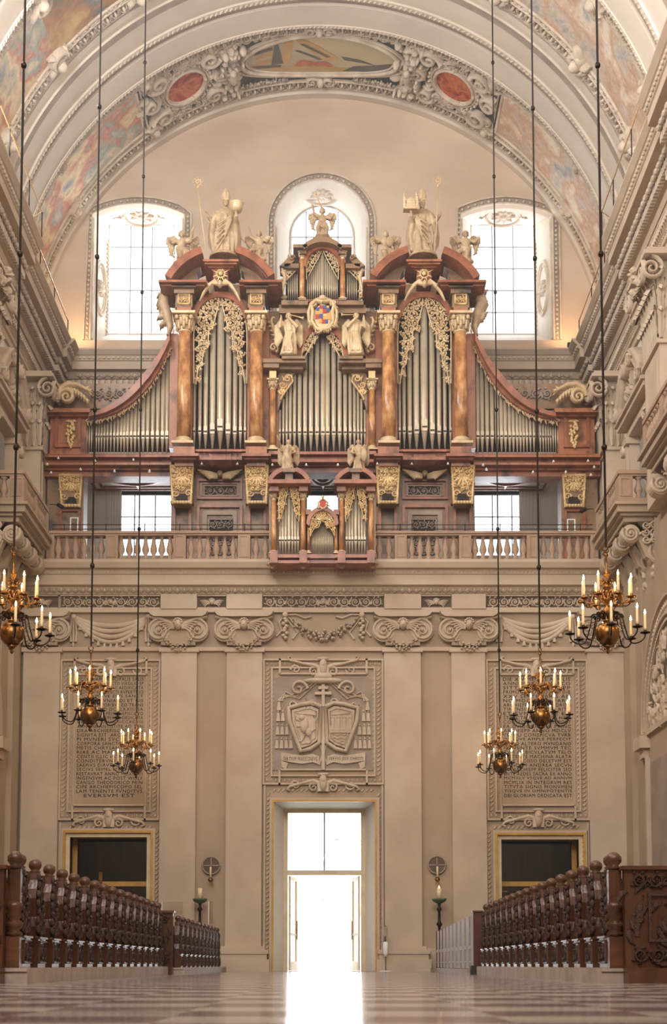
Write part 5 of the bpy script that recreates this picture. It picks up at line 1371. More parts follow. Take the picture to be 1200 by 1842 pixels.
    opart('gilt_pendant', q, 'gilt')
    q = MB(); Y = YW - .25; X, Z = gpt(120, 714, Y, s); fn = lambda u, v, n: (X + (u if s < 0 else -u), Y - n, Z + v)
    q.add(spiral(0, -.02, .27, .075, .16, 1.7, -1, PI * .9, 26), fn)
    q.add(ribbon([(-.26, .0), (-.2, .26), (.05, .4), (.35, .36), (.6, .22), (.82, .1)], [.07, .09, .1, .08, .06, .02], .16), fn)
    for k in range(7): q.add(leaf(.02 + .1 * k, .3 - .01 * k * k, -.8 - .05 * k, .32 - .02 * k, .055, .12, -.5), fn)
    for k in range(4): q.add(leaf(.5 + .06 * k, .22, .2 - .5 * k, .26, .05, .1, .4), fn)
    opart('gilt_scroll', q, 'cream_gilt')
    q = MB(); slab(q, [(88, 735), (100, 690), (250, 690), (230, 712), (190, 735)], YW + .15, YW + .3, s); opart('wing_crest_panel', q, 'brown_marbling')
    q = MB(); fn2 = (lambda c_: lambda u, v, n: (c_[0] + u, YW + .14 - n, c_[1] + v))(gpt(205, 706, YW, s))
    for f in rinceau(1.4, .42, .08, 11, 1.4): q.add(f, fn2)
    opart('wing_crest_carving', q, 'stone_grey')
    q = MB()
    for ya, yb, d in ((816, 822, .75), (822, 831, .5), (831, 836, .7), (836, 845, .45), (845, 857, .3)): gb(q, s, 80, 308, ya, yb, YW - d, YW + .3)
    opart('wing_beam', q, 'red_marbling')
    console(organ, s, 107, 147, 853, 913, 888, YW - .1)
    q = MB(); gb(q, s, 84, 150, 850, 1012, YW - .1, YW + .6); opart('end_wall', q, 'brown_marbling')
    q = MB(); Xa, Xb = sorted((PX(GX(108, s), 950, YW), PX(GX(147, s), 950, YW)))
    for f in frame_box(Xa, Xb, PZ(1010, YW), PZ(918, YW), YW - .2, YW - .09, .09): q.add(f)
    opart('end_wall_moulding', q, 'red_moulding')

    # ---------- centre part, one half
    column(organ, 490.5, 684, 702, 803, 811, 12.5, YO - .45, s, n=12)
    q = MB(); gb(q, s, 483, 500, 811, 817, YO - .7, YO); gb(q, s, 474, 502, 610, 815, YO - .2, YO + .1)
    opart('pier', q, 'red_marbling')
    q = MB()
    gb(q, s, 484, 497, 661, 684, YO - .6, YO); gb(q, s, 474, 502, 652, 661, YO - .8, YO); gb(q, s, 474, 545, 655, 664, YO - .6, YO)
    gb(q, s, 473, 551, 645, 652, YO - .85, YO); gb(q, s, 507, 549, 640, 645, YO - .95, YO); gb(q, s, 474, 545, 560, 640, YO - .1, YO + .2)
    slab(q, [(545, 650), (536, 664), (527, 676), (524, 690), (516, 703), (505, 722), (500, 740), (500, 652)], YO - .35, YO, s)
    opart('centre_entablature', q, 'brown_marbling')
    q = MB()
    gb(q, s, 485, 497, 667, 680, YO - .66, YO - .6)
    cc = gpt(513, 692, YO - .36, s); fn = lambda u, v, n: (cc[0] + (u if s < 0 else -u), YO - .36 - n, cc[1] + v)
    q.add(spiral(.08, .18, .15, .035, .07, 1.5, 1, 0), fn); q.add(spiral(-.08, -.02, .13, .03, .07, 1.5, -1, 0), fn); q.add(spiral(-.12, -.26, .1, .03, .06, 1.4, 1, 0), fn)
    for k in range(7): q.add(leaf(-.02 - .02 * k, .2 - .09 * k, .3 + k * 1.3, .2, .04, .06, .5), fn)
    q.add(ribbon([(.2, .32), (.24, .1), (.08, -.12), (-.08, -.35), (-.14, -.5)], .025, .06), fn)
    opart('gilt_panel', q, 'gilt')
    # S-scroll beside the angel
    q = MB(); Y = YO - .4; X, Z = gpt(489, 620, Y, s); fn = lambda u, v, n: (X + (u if s < 0 else -u), Y - n, Z + v)
    q.add(spiral(.06, -.12, .17, .05, .12, 1.5, 1, -1.2), fn); q.add(ribbon([(.21, -.1), (.2, .2), (.05, .5), (-.02, .72), (.02, .85), (.1, .82)], [.06, .06, .07, .05, .04, .03], .12), fn)
    for k in range(5): q.add(leaf(.18 - .05 * k, .12 + .14 * k, 2.6, .18, .04, .08, .4), fn)
    opart('scroll_bracket', q, 'cream_gilt')
    # centre shade half and pipes
    q = MB(); e_in = lambda x, y: ((580 - x) / 38) ** 2 + ((640 - y) / 50) ** 2 < 1 and (580 - x) > 9 and y < 606 + (571 - x) * 1.5
    screen(q, e_in, 542, 573, 588, 645, YO - .5, s, 8.6, 21 + s, .05, .026)
    gil(q, [(570, 591), (560, 596), (551, 607), (545, 622), (542, 645)], .025, .05, YO - .5, s); gil(q, [(571, 604), (565, 614), (556, 628), (547, 645)], .02, .05, YO - .5, s)
    opart('pipe_shade', q, 'cream_gilt')
    xs = [503.5, 509.7, 515.8, 522.3, 530, 539, 549, 559.5, 570.5]; ws = [3.9, 4.2, 4.6, 5.2, 6, 6.8, 7.4, 7.8, 8]; tps = [738, 718, 704, 690, 672, 662, 636, 618, 604]
    for x, w, t_ in zip(xs, ws, tps): organ_pipe(organ, x, 812, 779, t_, w, YO - .2, s)
    # upper crown, one half
    column(organ, 543.5, 455, 467, 535, 540, 9.5, YO - .45, s, n=10)
    q = MB(); gb(q, s, 539, 551, 444, 456, YO - .65, YO + .3); gb(q, s, 527, 553, 439, 445, YO - .8, YO + .3); gb(q, s, 506, 554, 540, 548, YO - .7, YO + .4); gb(q, s, 502, 556, 548, 563, YO - .5, YO + .4); gb(q, s, 537, 551, 536, 541, YO - .7, YO)
    gb(q, s, 512, 538, 474, 482, YO - .5, YO + .3); gb(q, s, 543, 580, 540, 600, YO - .15, YO + .3)
    opart('crown_cornice', q, 'brown_marbling')
    q = MB(); Y = YO - .5
    gstrip(q, [(503, 478), (511, 471), (518, 463), (526, 460)], [(512, 480), (520, 478), (526, 472), (530, 468)], Y, YO + .2, s)
    q.add(spiral(*gpt(526, 465, Y, s), .1, .04, .08, 1.2, 1), lambda u, v, n: (u, Y - n, v))
    opart('crown_scroll', q, 'brown_marbling')
    q = MB(); gil(q, [(508, 484), (513, 500), (509, 520), (506, 534), (514, 539)], [.05, .06, .05, .06, .03], .1, YO - .3, s)
    for k in range(7): q.add(leaf(*gpt(510, 488 + 7 * k, YO - .3, s), k * 1.9, .14, .04, .08, .4), lambda u, v, n: (u, YO - .3 - n, v))
    q.add(spiral(*gpt(510, 534, YO - .3, s), .1, .03, .09, 1.3, s), lambda u, v, n: (u, YO - .3 - n, v))
    opart('crown_ear', q, 'cream_gilt')
    q = MB(); screen(q, lambda x, y: x > 512 and x < 536 and y < 503 - (x - 512) * .9, 510, 538, 482, 504, YO - .3, s, 7, 5, .04, .02)
    gil(q, [(512, 483), (536, 483), (516, 504), (513, 502), (512, 483)], .015, .04, YO - .3, s)
    opart('pipe_shade', q, 'cream_gilt')
    for k in range(5): organ_pipe(organ, 519 + 3.9 * k, 538, 520, 502 - 4 * k, 3, YO - .1, s, False)
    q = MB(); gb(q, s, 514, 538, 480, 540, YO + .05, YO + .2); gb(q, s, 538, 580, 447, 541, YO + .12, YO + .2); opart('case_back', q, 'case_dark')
    q = MB()
    ins = lambda x, y: ((580 - x) / 29) ** 2 + ((480 - y) / 31) ** 2 < .96 and 580 - x > 1.5 and y < 452 + (580 - x) * 1.75 or (y >= 480 and 551 < x < 580 and y < 452 + (580 - x) * 1.75)
    screen(q, ins, 550, 581, 449, 504, YO - .35, s, 7.6, 31, .04, .02)
    gil(q, [(578.5, 452), (572, 466), (564, 480), (556, 495), (551.5, 504), (551, 480), (555, 464), (564, 454), (578, 449.5)], .018, .045, YO - .35, s)
    opart('pipe_shade', q, 'cream_gilt')
    for k in range(8): organ_pipe(organ, 553.5 + 3.5 * k, 538, 516 - .5 * k, 500 - 5.6 * k, 3.0, YO - .15 - .02 * k, s, False)

# centre pieces on the axis
organ_pipe(organ, 581, 812, 779, 598, 8.2, YO - .2, -1); organ_pipe(organ, 580.2, 538, 512, 455, 3.2, YO - .32, -1, False)
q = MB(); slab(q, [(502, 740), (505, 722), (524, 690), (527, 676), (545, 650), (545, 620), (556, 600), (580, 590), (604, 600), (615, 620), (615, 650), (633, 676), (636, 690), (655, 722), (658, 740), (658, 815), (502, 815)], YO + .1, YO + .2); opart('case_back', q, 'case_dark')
q = MB()
A = [(580 + 48 * math.cos(a), 640 - 60 * math.sin(a)) for a in [PI * i / 20 for i in range(21)]]
B = [(580 + 38 * math.cos(a), 642 - 51 * math.sin(a)) for a in [PI * i / 20 for i in range(21)]]
gstrip(q, A, B, YO - .55, YO)
A = [(580 + 42 * math.cos(a), 472 - 36 * math.sin(a)) for a in [PI * i / 20 for i in range(21)]]
B = [(580 + 30 * math.cos(a), 480 - 33 * math.sin(a)) for a in [PI * i / 20 for i in range(21)]]
gstrip(q, A, B, YO - .5, YO + .1)
for ya, yb, d in ((812, 817, .6), (817, 826, .4), (826, 831, .7), (831, 838, .45), (838, 850, .3)): q.pb(484, 676, ya, yb, YO - d, YO + .3)
q.pb(549, 611, 538, 543, YO - .6, YO)
opart('centre_moulding', q, 'red_moulding')
q = MB()
A = [(580 + 45 * math.cos(a), 466 - 40 * math.sin(a)) for a in [math.radians(38) + math.radians(104) * i / 16 for i in range(17)]]
B = [(580 + 42 * math.cos(a), 468 - 33 * math.sin(a)) for a in [math.radians(38) + math.radians(104) * i / 16 for i in range(17)]]
gstrip(q, A, B, YO - .8, YO + .3); q.pb(568, 592, 421, 432, YO - .6, YO + .1); q.pb(563, 597, 426, 431, YO - .7, YO + .1)
q.pb(484, 548, 850, 1012, YO, YO + 1.6); q.pb(612, 676, 850, 1012, YO, YO + 1.6)
opart('crown_pediment', q, 'brown_marbling')
# coat of arms with quartered shield
q = MB(); Y = YO - .75; X, Z = P(580.5, 568, Y); fn = lambda u, v, n: (X + u, Y - n, Z + v)
for sg in (-1, 1):
    for pts, w in (([(0, .42), (sg * .22, .46), (sg * .36, .34), (sg * .3, .1), (sg * .33, -.2), (sg * .2, -.42), (0, -.5)], .07), ([(sg * .36, .34), (sg * .44, .1), (sg * .42, -.2), (sg * .36, -.36)], .05)): q.add(ribbon(pts, w, .14), fn)
    q.add(spiral(sg * .3, .36, .11, .035, .12, 1.3, sg), fn); q.add(spiral(sg * .34, -.3, .1, .03, .12, 1.3, -sg), fn); q.add(spiral(sg * .16, -.5, .1, .03, .12, 1.2, sg), fn)
    for k in range(5): q.add(leaf(sg * .38, .3 - .15 * k, (0 if sg > 0 else PI) - .9 * sg, .15, .035, .1, .4), fn)
q.add(ell((0, .5, .05), (.26, .05, .12), 12, 5), fn); q.add(ell((0, .57, .05), (.12, .06, .1), 10, 5), fn)
q.add(prism([(.27 * math.cos(a), -.04 + .38 * math.sin(a)) for a in [2 * PI * i / 20 for i in range(20)]], -.05, .05), fn)
sh_ = opart('arms_cartouche', q, 'cream_gilt')
for nm, cells in (('shield_red', [(0, .05, .11, .13), (-.22, -.13, .12, .14), (-.02, -.27, .1, .12), (-.1, .18, .1, .12), (.1, .05, .1, .04)]), ('shield_blue', [(.11, .1, .11, .12), (-.1, -.13, .11, .16), (-.2, .12, .1, .12), (.08, -.27, .08, .12), (-.0, .2, .12, .1)]), ('shield_gold', [(-.23, .01, .13, .11), (.12, .22, .08, .07), (.12, -.15, .12, .2), (.01, -.15, .11, .12), (-.1, .03, .1, .15), (-.12, -.25, .1, .12)])):
    for a, b, w, h in cells: MB().add(prism(rect(a, a + w, b, b + h), .05, .075), fn).build('shield_field', nm, sh_)

# ================================================================ CHOIR ORGAN ON THE BALUSTRADE
YR = 41.05
organ2 = thing('choir_organ', 'small pipe organ with two towers hung over the middle of the loft balustrade', 'organ', (XA, YR, LOFT - .1))
main_, organ = organ, organ2
for s in (-1, 1):
    for px, w in ((492.5, 9), (545.5, 9)): column(organ2, px, 883, 901, 991, 997, w, YR - .35, s, n=12)
    column(organ2, 555.5, 925, 935, 991, 996, 5.5, YR - .3, s, n=10)
    xs = [503.8, 508.8, 514, 520, 526, 531.2, 536.4]; tps = [938, 918, 900, 882, 900, 918, 938]
    for i, (x, t_) in enumerate(zip(xs, tps)): organ_pipe(organ2, x, 998, 973 - 0 * i, t_, 5.4 if i == 3 else 4.6, YR - .2 - .03 * (3 - abs(i - 3)), s)
    q = MB(); C = 520; ins = lambda x, y: (((x - C) / 20) ** 2 + ((892 - y) / 20) ** 2 < 1 or y > 892) and abs(x - C) > 2.5 and abs(x - C) < 18 and y < 880 + abs(x - C) * 3.4
    screen(q, ins, 500, 540, 872, 942, YR - .4, s, 7.2, 8, .04, .022)
    for sg in (-1, 1): gil(q, [(C + sg * 2, 874), (C + sg * 4, 890), (C + sg * 9, 910), (C + sg * 14, 930), (C + sg * 18, 940), (C + sg * 18.5, 900), (C + sg * 13, 880), (C + sg * 3, 873)], .016, .04, YR - .4, s)
    opart('pipe_shade', q, 'gilt')
    q = MB()
    gb(q, s, 485, 501, 868, 883, YR - .6, YR); gb(q, s, 538, 554, 868, 883, YR - .6, YR)
    A = [(C + 23 * math.cos(a), 886 - 21 * math.sin(a)) for a in [PI * i / 16 for i in range(17)]]; B = [(C + 18 * math.cos(a), 888 - 16 * math.sin(a)) for a in [PI * i / 16 for i in range(17)]]
    gstrip(q, A, B, YR - .45, YR, s)
    gb(q, s, 482, 559, 862, 869, YR - .8, YR + .2)
    for a0, a1 in ((28, 72), (108, 152)):
        an = [math.radians(a0 + (a1 - a0) * i / 8) for i in range(9)]
        gstrip(q, [(C + 43 * math.cos(a), 880 - 42 * math.sin(a)) for a in an], [(C + 35 * math.cos(a), 880 - 34 * math.sin(a)) for a in an], YR - .75, YR + .1, s)
    gb(q, s, 484, 557, 997, 1003, YR - .75, YR + .1); gb(q, s, 487, 554, 1003, 1008, YR - .6, YR + .1); gb(q, s, 484, 557, 1008, 1013, YR - .7, YR + .1)
    gb(q, s, 551, 580, 997, 1004, YR - .55, YR + .1); gb(q, s, 553, 580, 1004, 1013, YR - .45, YR + .1)
    gb(q, s, 550, 560, 916, 925, YR - .45, YR)
    for px in (492.5, 545.5): gb(q, s, px - 7, px + 7, 990, 1012, YR - .8, YR)
    opart('case_moulding', q, 'red_moulding')
    q = MB(); slab(q, [(485, 863), (490, 853), (500, 845), (510, 842), (530, 842), (540, 845), (550, 853), (555, 863)], YR - .25, YR, s); gb(q, s, 513, 527, 848, 863, YR - .6, YR - .25); gb(q, s, 508, 532, 842, 849, YR - .7, YR + .1); gb(q, s, 488, 552, 866, 1010, YR, YR + .5); gb(q, s, 550, 580, 935, 1010, YR, YR + .5); gb(q, s, 484, 488, 880, 1000, YR - .3, YR + .5)
    opart('case_body', q, 'brown_marbling')
    for px in (489, 545):
        q = MB(); X, Z = gpt(px, 1017, YR - .45, s); q.add(lathe([(.02, -.1), (.08, -.07), (.06, -.03), (.15, 0), (.16, .05), (.1, .07)], 10, (X, YR - .45, Z))); opart('foot_finial', q, 'statue_stone')
    q = MB(); ins2 = lambda x, y: ((580 - x) / 23) ** 2 + ((950 - y) / 32) ** 2 < 1 and y < 938 + (580 - x) * 1.1
    screen(q, ins2, 556, 582, 918, 968, YR - .4, s, 7.2, 10, .04, .022)
    gil(q, [(580, 936), (570, 944), (562, 956), (558.5, 966), (558.5, 940), (566, 926), (578, 919)], .016, .04, YR - .4, s)
    opart('pipe_shade', q, 'gilt')
    for k in range(7): organ_pipe(organ2, 561.5 + 2.65 * k, 998, 974, 958 - 3.4 * k, 2.3, YR - .15, s, False)
q = MB()
organ_pipe(organ2, 580, 998, 974, 934, 2.4, YR - .15, -1, False)
A = [(580 + 29 * math.cos(a), 942 - 31 * math.sin(a)) for a in [PI * i / 18 for i in range(19)]]; B = [(580 + 23.5 * math.cos(a), 946 - 28 * math.sin(a)) for a in [PI * i / 18 for i in range(19)]]
gstrip(q, A, B, YR - .5, YR + .1); opart('centre_arch', q, 'red_moulding')
q = MB(); X, Z = P(581, 908, YR - .5); fn = lambda u, v, n: (X + u, YR - .5 - n, Z + v)
for sg in (-1, 1): q.add(ribbon([(0, -.14), (sg * .1, -.06), (sg * .13, .06), (sg * .06, .13), (0, .15)], .03, .08), fn); q.add(spiral(sg * .13, -.06, .06, .02, .06, 1.2, sg), fn)
q.add(ell((0, .22, .04), (.04, .05, .04), 8, 5), fn); c_ = opart('arms_cartouche', q, 'cream_gilt')
MB().add(prism([(-.09, .1), (-.09, -.04), (0, -.12), (.09, -.04), (.09, .1)], 0, .06), fn).build('shield_field', 'shield_red', c_)
organ = main_
# ================================================================ BALUSTRADES
def baluster_shape(h, w, n=10):
    pf = [(.42, 0), (.42, .07), (.27, .09), (.31, .16), (.2, .2), (.44, .36), (.44, .46), (.3, .64), (.2, .82), (.19, .87), (.32, .89), (.3, .92), (.4, .94), (.4, 1)]
    return lathe([(r * w, z * h) for r, z in pf], n)
def baluster_mesh(h, w):
    q = MB().add(baluster_shape(h, w)); me = bpy.data.meshes.new('baluster'); me.from_pydata(q.v, [], q.f)
    me.materials.append(MATS['balustrade_stone']); me.polygons.foreach_set('use_smooth', q.s); return me
YBAL = 41.3; zb0, zb1 = PZ(1008, YBAL), PZ(963, YBAL); bme = baluster_mesh(zb1 - zb0, .23)
groups = [('left end', 97, 190, 6, (-1,)), ('left of the gallery window', 211, 313, 7, (-1,)), ('left of the choir organ', 336, 427, 6, (-1,))]
rail = thing('balustrade', 'long stone balustrade along the front edge of the organ loft', 'balustrade', (XA, YBAL, LOFT))
for xa, xb in ((88, 486), (676, 1075)):
    q = MB(); q.pb(xa, xb, 955, 959, YBAL - .2, YBAL + .2); q.pb(xa, xb, 959, 963, YBAL - .16, YBAL + .16); q.build('handrail', 'balustrade_stone', rail)
    q = MB(); q.pb(xa, xb, 1008, 1016, YBAL - .2, YBAL + .2); q.build('plinth', 'balustrade_stone', rail)
for s in (-1, 1):
    for a, b in ((190, 212), (312, 334), (428, 450), (84, 97)):
        x0, x1 = sorted((GX(a, s), GX(b, s))); q = MB(); q.pb(x0, x1, 963, 1008, YBAL - .17, YBAL + .17)
        X0, X1 = PX(x0, 985, YBAL), PX(x1, 985, YBAL)
        for f in frame_box(X0 + .04, X1 - .04, zb0 + .05, zb1 - .05, YBAL - .19, YBAL - .16, .035): q.add(f)
        q.build('pier', 'balustrade_stone', rail)
    for nm, a, b, n, _ in groups + [('x', 452, 486, 2, 0)]:
        for i in range(n):
            px = GX(a + (b - a) * (i + .5) / n, s); o = link('baluster', bme, rail)
            o.location = Vector((PX(px, 985, YBAL), YBAL, zb0)) - Vector(rail.location)
t = thing('iron_railing', 'thin double iron rail running just above the loft balustrade', 'railing', (XA, YBAL + .05, zb1 + .15))
for s in (-1, 1):
    for py in (943, 951): MB().add(tube([(PX(GX(93, s), py, YBAL), YBAL + .05, PZ(py, YBAL)), (PX(GX(486, s), py, YBAL), YBAL + .05, PZ(py, YBAL))], .013)).build('rail', 'iron', t)
    for px in (115, 190, 260, 323, 400, 440, 483): MB().add(tube([(PX(GX(px, s), 950, YBAL), YBAL + .05, zb1 + .12), (PX(GX(px, s), 950, YBAL), YBAL + .05, PZ(941, YBAL))], .012)).build('post', 'iron', t)

def balcony(sd, y0, y1, ztop, nside, front, name_, half=7.95):
    """side tribune: balustrade on a moulded slab carried by scroll brackets"""
    fx = lambda h: XA + sd * h; side = 'right' if sd > 0 else 'left'
    t = thing('tribune_balcony', name_, 'balcony', (fx(half), y0, ztop - 1.5)); H_ = 1.0; zt = ztop; zb_ = ztop - .86
    q = MB()
    for a, b, p in ((zt - .1, zt, .14), (zt - .15, zt - .1, .1)):
        q.box(*sorted((fx(half - p + .14), fx(half + .26))), y0 - p + .1, y1, a, b); q.box(*sorted((fx(half + .26), fx(HW))), y0 - p + .1, y0 + .24, a, b)
    q.build('handrail', 'balustrade_stone', t)
    q = MB(); q.box(*sorted((fx(half), fx(half + .24))), y0, y1, zb_ - .02, zb_ + .1); q.box(*sorted((fx(half + .24), fx(HW))), y0, y0 + .24, zb_ - .02, zb_ + .1)
    q.build('plinth', 'balustrade_stone', t)
    q = MB()
    for a, b, p in ((zb_ - .1, zb_ - .02, .12), (zb_ - .28, zb_ - .1, .04), (zb_ - .36, zb_ - .28, -.06), (zb_ - .5, zb_ - .36, -.16)):
        q.box(*sorted((fx(half - p), fx(HW))), y0 - p, y1 + (0 if y1 > 41 else p), a, b)
    q.build('slab', 'stone', t)
    hb = zt - .15 - zb_ - .1; bm = baluster_mesh(hb, .25); L = y1 - y0
    piers = [(y0, y0 + .42), (y0 + L / 2 - .13, y0 + L / 2 + .13), (y1 - .24, y1)]
    for a, b in piers:
        q = MB(); q.box(*sorted((fx(half + .01), fx(half + (.4 if a == y0 else .23)))), a + .01, b, zb_ + .1, zt - .15)
        if a == y0:
            X0, X1 = sorted((fx(half + .06), fx(half + .35)))
            for f in frame_box(X0, X1, zb_ + .15, zt - .2, y0 - .01, y0 + .02, .03): q.add(f)
        q.build('pier', 'balustrade_stone', t)
    for (a, b) in ((y0 + .42, y0 + L / 2 - .13), (y0 + L / 2 + .13, y1 - .24)):
        for i in range(nside):
            o = link('baluster', bm, t); o.location = Vector((fx(half + .12), a + (b - a) * (i + .5) / nside, zb_ + .1)) - Vector(t.location)
    if front:
        for i in range(3):
            o = link('baluster', bm, t); o.location = Vector((fx(half + .57 + .27 * i), y0 + .12, zb_ + .1)) - Vector(t.location)
    # scroll brackets below
    n_b = 4 if front else 3
    for i in range(n_b):
        yb = y0 + .15 + (L - .5) * i / (n_b - 1); q = MB(); zz = zb_ - .5
        pts = [(half + .36, -.5), (half + .12, -.42), (half + .1, -.2), (half + .3, -.12), (half + .55, -.22), (half + .8, -.55), (half + 1.0, -.72), (half + 1.3, -.78)]
        lo_ = [(half + .36, -.5), (half + .2, -.5), (half + .28, -.42), (half + .42, -.36), (half + .55, -.5), (half + .75, -.95), (half + 1.0, -1.12), (half + 1.3, -1.2)]
        def mp(u, v, n): return (fx(u), yb + n, zz + v)
        q.add(strip(pts, lo_, 0, .3), mp)
        for (u, v, r) in ((half + .34, -.34, .25), (half + 1.12, -.86, .32)):
            q.add(prism(arcpts(u, v, r, r, 0, 2 * PI, 22)[:-1], -.04, .34), mp)
            q.add(spiral(u, v, r * .96, .045, .06, 2.2, 1, 2.5, 30), lambda a, b, n: (fx(a), yb - .04 - n, zz + b))
            q.add(ell((u, v, -.04), (.05, .05, .07), 8, 5), mp)
        q.build('scroll_bracket', 'stone_light', t)
        if i < n_b - 1:
            q = MB(); yg = yb + .3; Lg = (L - .5) / (n_b - 1) - .3
            q.add(([(fx(half + .2), yg, zz), (fx(half + .2), yg + Lg, zz), (fx(half + 1.25), yg + Lg, zz - .75), (fx(half + 1.25), yg, zz - .75)], [(0, 1, 2, 3)], False), None, 1)
            fr_ = lambda u, v, n: (fx(half + .72 + v * .8 - n * .5), yg + Lg / 2 + u, zz - .37 - v * .6 - n * .6)
            for f in rinceau(Lg * .9, .4, .1, i, 1.2): q.add(xf(f, 0, .28), fr_); q.add(xf(f, 0, -.28), fr_)
            q.build('bracket_relief', ['stone_relief', 'stone_ground'], t)
    q = MB()
    if front:      # relief under the front face
        q.add(([(fx(half + .5), y0 + .12, zb_ - .5), (fx(HW), y0 + .12, zb_ - .5), (fx(HW), y0 + .12, zb_ - 1.3), (fx(half + .9), y0 + .12, zb_ - 1.0)], [(0, 1, 2, 3)], False), None, 1)
        for k in range(9): 
            q.add(spiral(k % 3 * .22 - .2, -(k // 3) * .2, .12, .03, .07, 1.5, 1 if k % 2 else -1, k), wallmap(fx(half + .95), y0 + .1, zb_ - .62))
            q.add(leaf(k % 3 * .22 - .2, -(k // 3) * .2, k, .25, .05, .07), wallmap(fx(half + .95), y0 + .1, zb_ - .62))
        for k in range(60):
            a = k * 2.4; q.add(ell((fx(half + 1.05 + .12 * math.cos(a)), y0 + .3 + 2.8 * (k % 4) / 3 + .15 * math.sin(a), zb_ - 1.75 - .3 * math.sin(k * 1.1)), (.08, .08, .09), 6, 4))
        [p_.build('front_relief', ['stone_relief', 'stone_ground'], t) for p_ in split_mb(q, .06)]
    return t
balcony(-1, 37.7, 41.05, PZ(846, 37.7), 5, True, 'stone balcony on scroll brackets on the left nave wall beside the loft', 7.95)
balcony(1, 37.7, 41.05, PZ(846, 37.7), 5, True, 'stone balcony on scroll brackets on the right nave wall beside the loft', 7.95)
balcony(1, 30.5, 34.4, PZ(756, 34.3), 6, False, 'second stone balcony further forward and higher at the right edge', 7.9)

# ================================================================ STATUES
def remesh(name, mb, m, parent, voxel):
    me = bpy.data.meshes.new('tmp'); me.from_pydata(mb.v, [], mb.f); o = bpy.data.objects.new('tmp', me); COL.objects.link(o)
    md = o.modifiers.new('r', 'REMESH'); md.mode = 'VOXEL'; md.voxel_size = voxel; md.use_smooth_shade = True
    sm = o.modifiers.new('s', 'SMOOTH'); sm.iterations = 1; sm.factor = .4
    dg = bpy.context.evaluated_depsgraph_get(); me2 = bpy.data.meshes.new_from_object(o.evaluated_get(dg))
    bpy.data.objects.remove(o); bpy.data.meshes.remove(me)
    me2.name = name; me2.materials.clear(); me2.materials.append(MATS[m])
    return link(name, me2, parent)
def hand(q, p, d, r):
    d = Vector(d).normalized(); p = Vector(p); side = d.cross(Vector((0, -1, .2))).normalized()
    q.add(ell(tuple(p + d * r), (r * .9, r * .6, r), 8, 5))
    for k in range(4):
        b = p + d * r * 1.5 + side * r * (.5 * (k - 1.5)); q.add(tube([b, b + d * r * .8, b + d * r * (1.2 - .15 * abs(k - 1.5)) + Vector((0, -r * .5, 0))], [r * .24, r * .22, r * .18], 5))
    q.add(tube([p + side * r * .7, p + side * r * 1.25 + d * r * .6, p + side * r * 1.1 + d * r * 1.1], [r * .26, r * .24, r * .18], 5))
def head(q, c, r, tilt=0, hair=0):
    x, y, z = c; q.add(ell((x, y, z), (r * .78, r * .9, r), 12, 9)); q.add(ell((x + tilt * r * .2, y - r * .9, z - r * .1), (r * .12, r * .22, r * .26), 6, 5))
    for sg in (-1, 1): q.add(ell((x + sg * r * .3, y - r * .8, z + r * .12), (r * .15, r * .1, r * .09), 6, 4)); q.add(ell((x + sg * r * .78, y, z), (r * .1, r * .2, r * .24), 6, 4)); q.add(ell((x + sg * r * .35, y - r * .6, z - r * .3), (r * .28, r * .3, r * .25), 6, 4))
    q.add(ell((x, y - r * .84, z - r * .42), (r * .24, r * .1, r * .09), 6, 4)); q.add(ell((x, y - r * .6, z - r * .75), (r * .35, r * .35, r * .28), 8, 5))
    if hair == 1:
        for k in range(26):
            a = k * 2.4; t = .15 + .85 * (k % 9) / 9; q.add(ell((x + r * .8 * math.cos(a) * math.sin(t * 1.9), y + r * .2 + r * .75 * math.sin(a) * math.sin(t * 1.9), z + r * .95 * math.cos(t * 1.9)), (r * .3, r * .3, r * .28), 6, 4))
    if hair == 2:
        for k in range(12): q.add(tube([(x + (k - 5.5) * r * .11, y - r * .7, z - r * .5), (x + (k - 5.5) * r * .12, y - r * (.9 - .04 * abs(k - 5.5)), z - r * .95), (x + (k - 5.5) * r * .06, y - r * .8, z - r * (1.7 - .08 * abs(k - 5.5)))], [r * .14, r * .15, r * .07], 5))
def robe(q, c, H_, w, sway=0, seed=1, folds=11, top=.8):
    x, y, z = c; rnd = random.Random(seed); ph = rnd.uniform(0, 6); V, Fc = [], []; n = 44; m_ = 16
    for j in range(m_ + 1):
        t = j / m_; r = w * (1.0 - .12 * math.sin(t * PI) if t < .35 else (.92 if t < .55 else .92 + .02)) * (1 - max(0, t - .72) ** 1.4 * 2.6)
        r *= 1.06 - .22 * math.exp(-((t - .62) / .12) ** 2)
        for i in range(n):
            a = 2 * PI * i / n; am = .2 * (1 - t * .75); f = 1 + am * math.sin(folds * a + ph + 2.2 * t + .8 * math.sin(3 * a)) + am * .5 * math.sin(5 * a - 3 * t)
            V.append((x + sway * math.sin(t * PI) * w + r * f * math.cos(a), y + r * .72 * f * math.sin(a), z + H_ * top * t))
    for j in range(m_):
        for i in range(n): Fc.append((j * n + i, j * n + (i + 1) % n, (j + 1) * n + (i + 1) % n, (j + 1) * n + i))
    Fc += [tuple(range(n - 1, -1, -1)), tuple(range(m_ * n, m_ * n + n))]; q.add((V, Fc, True))
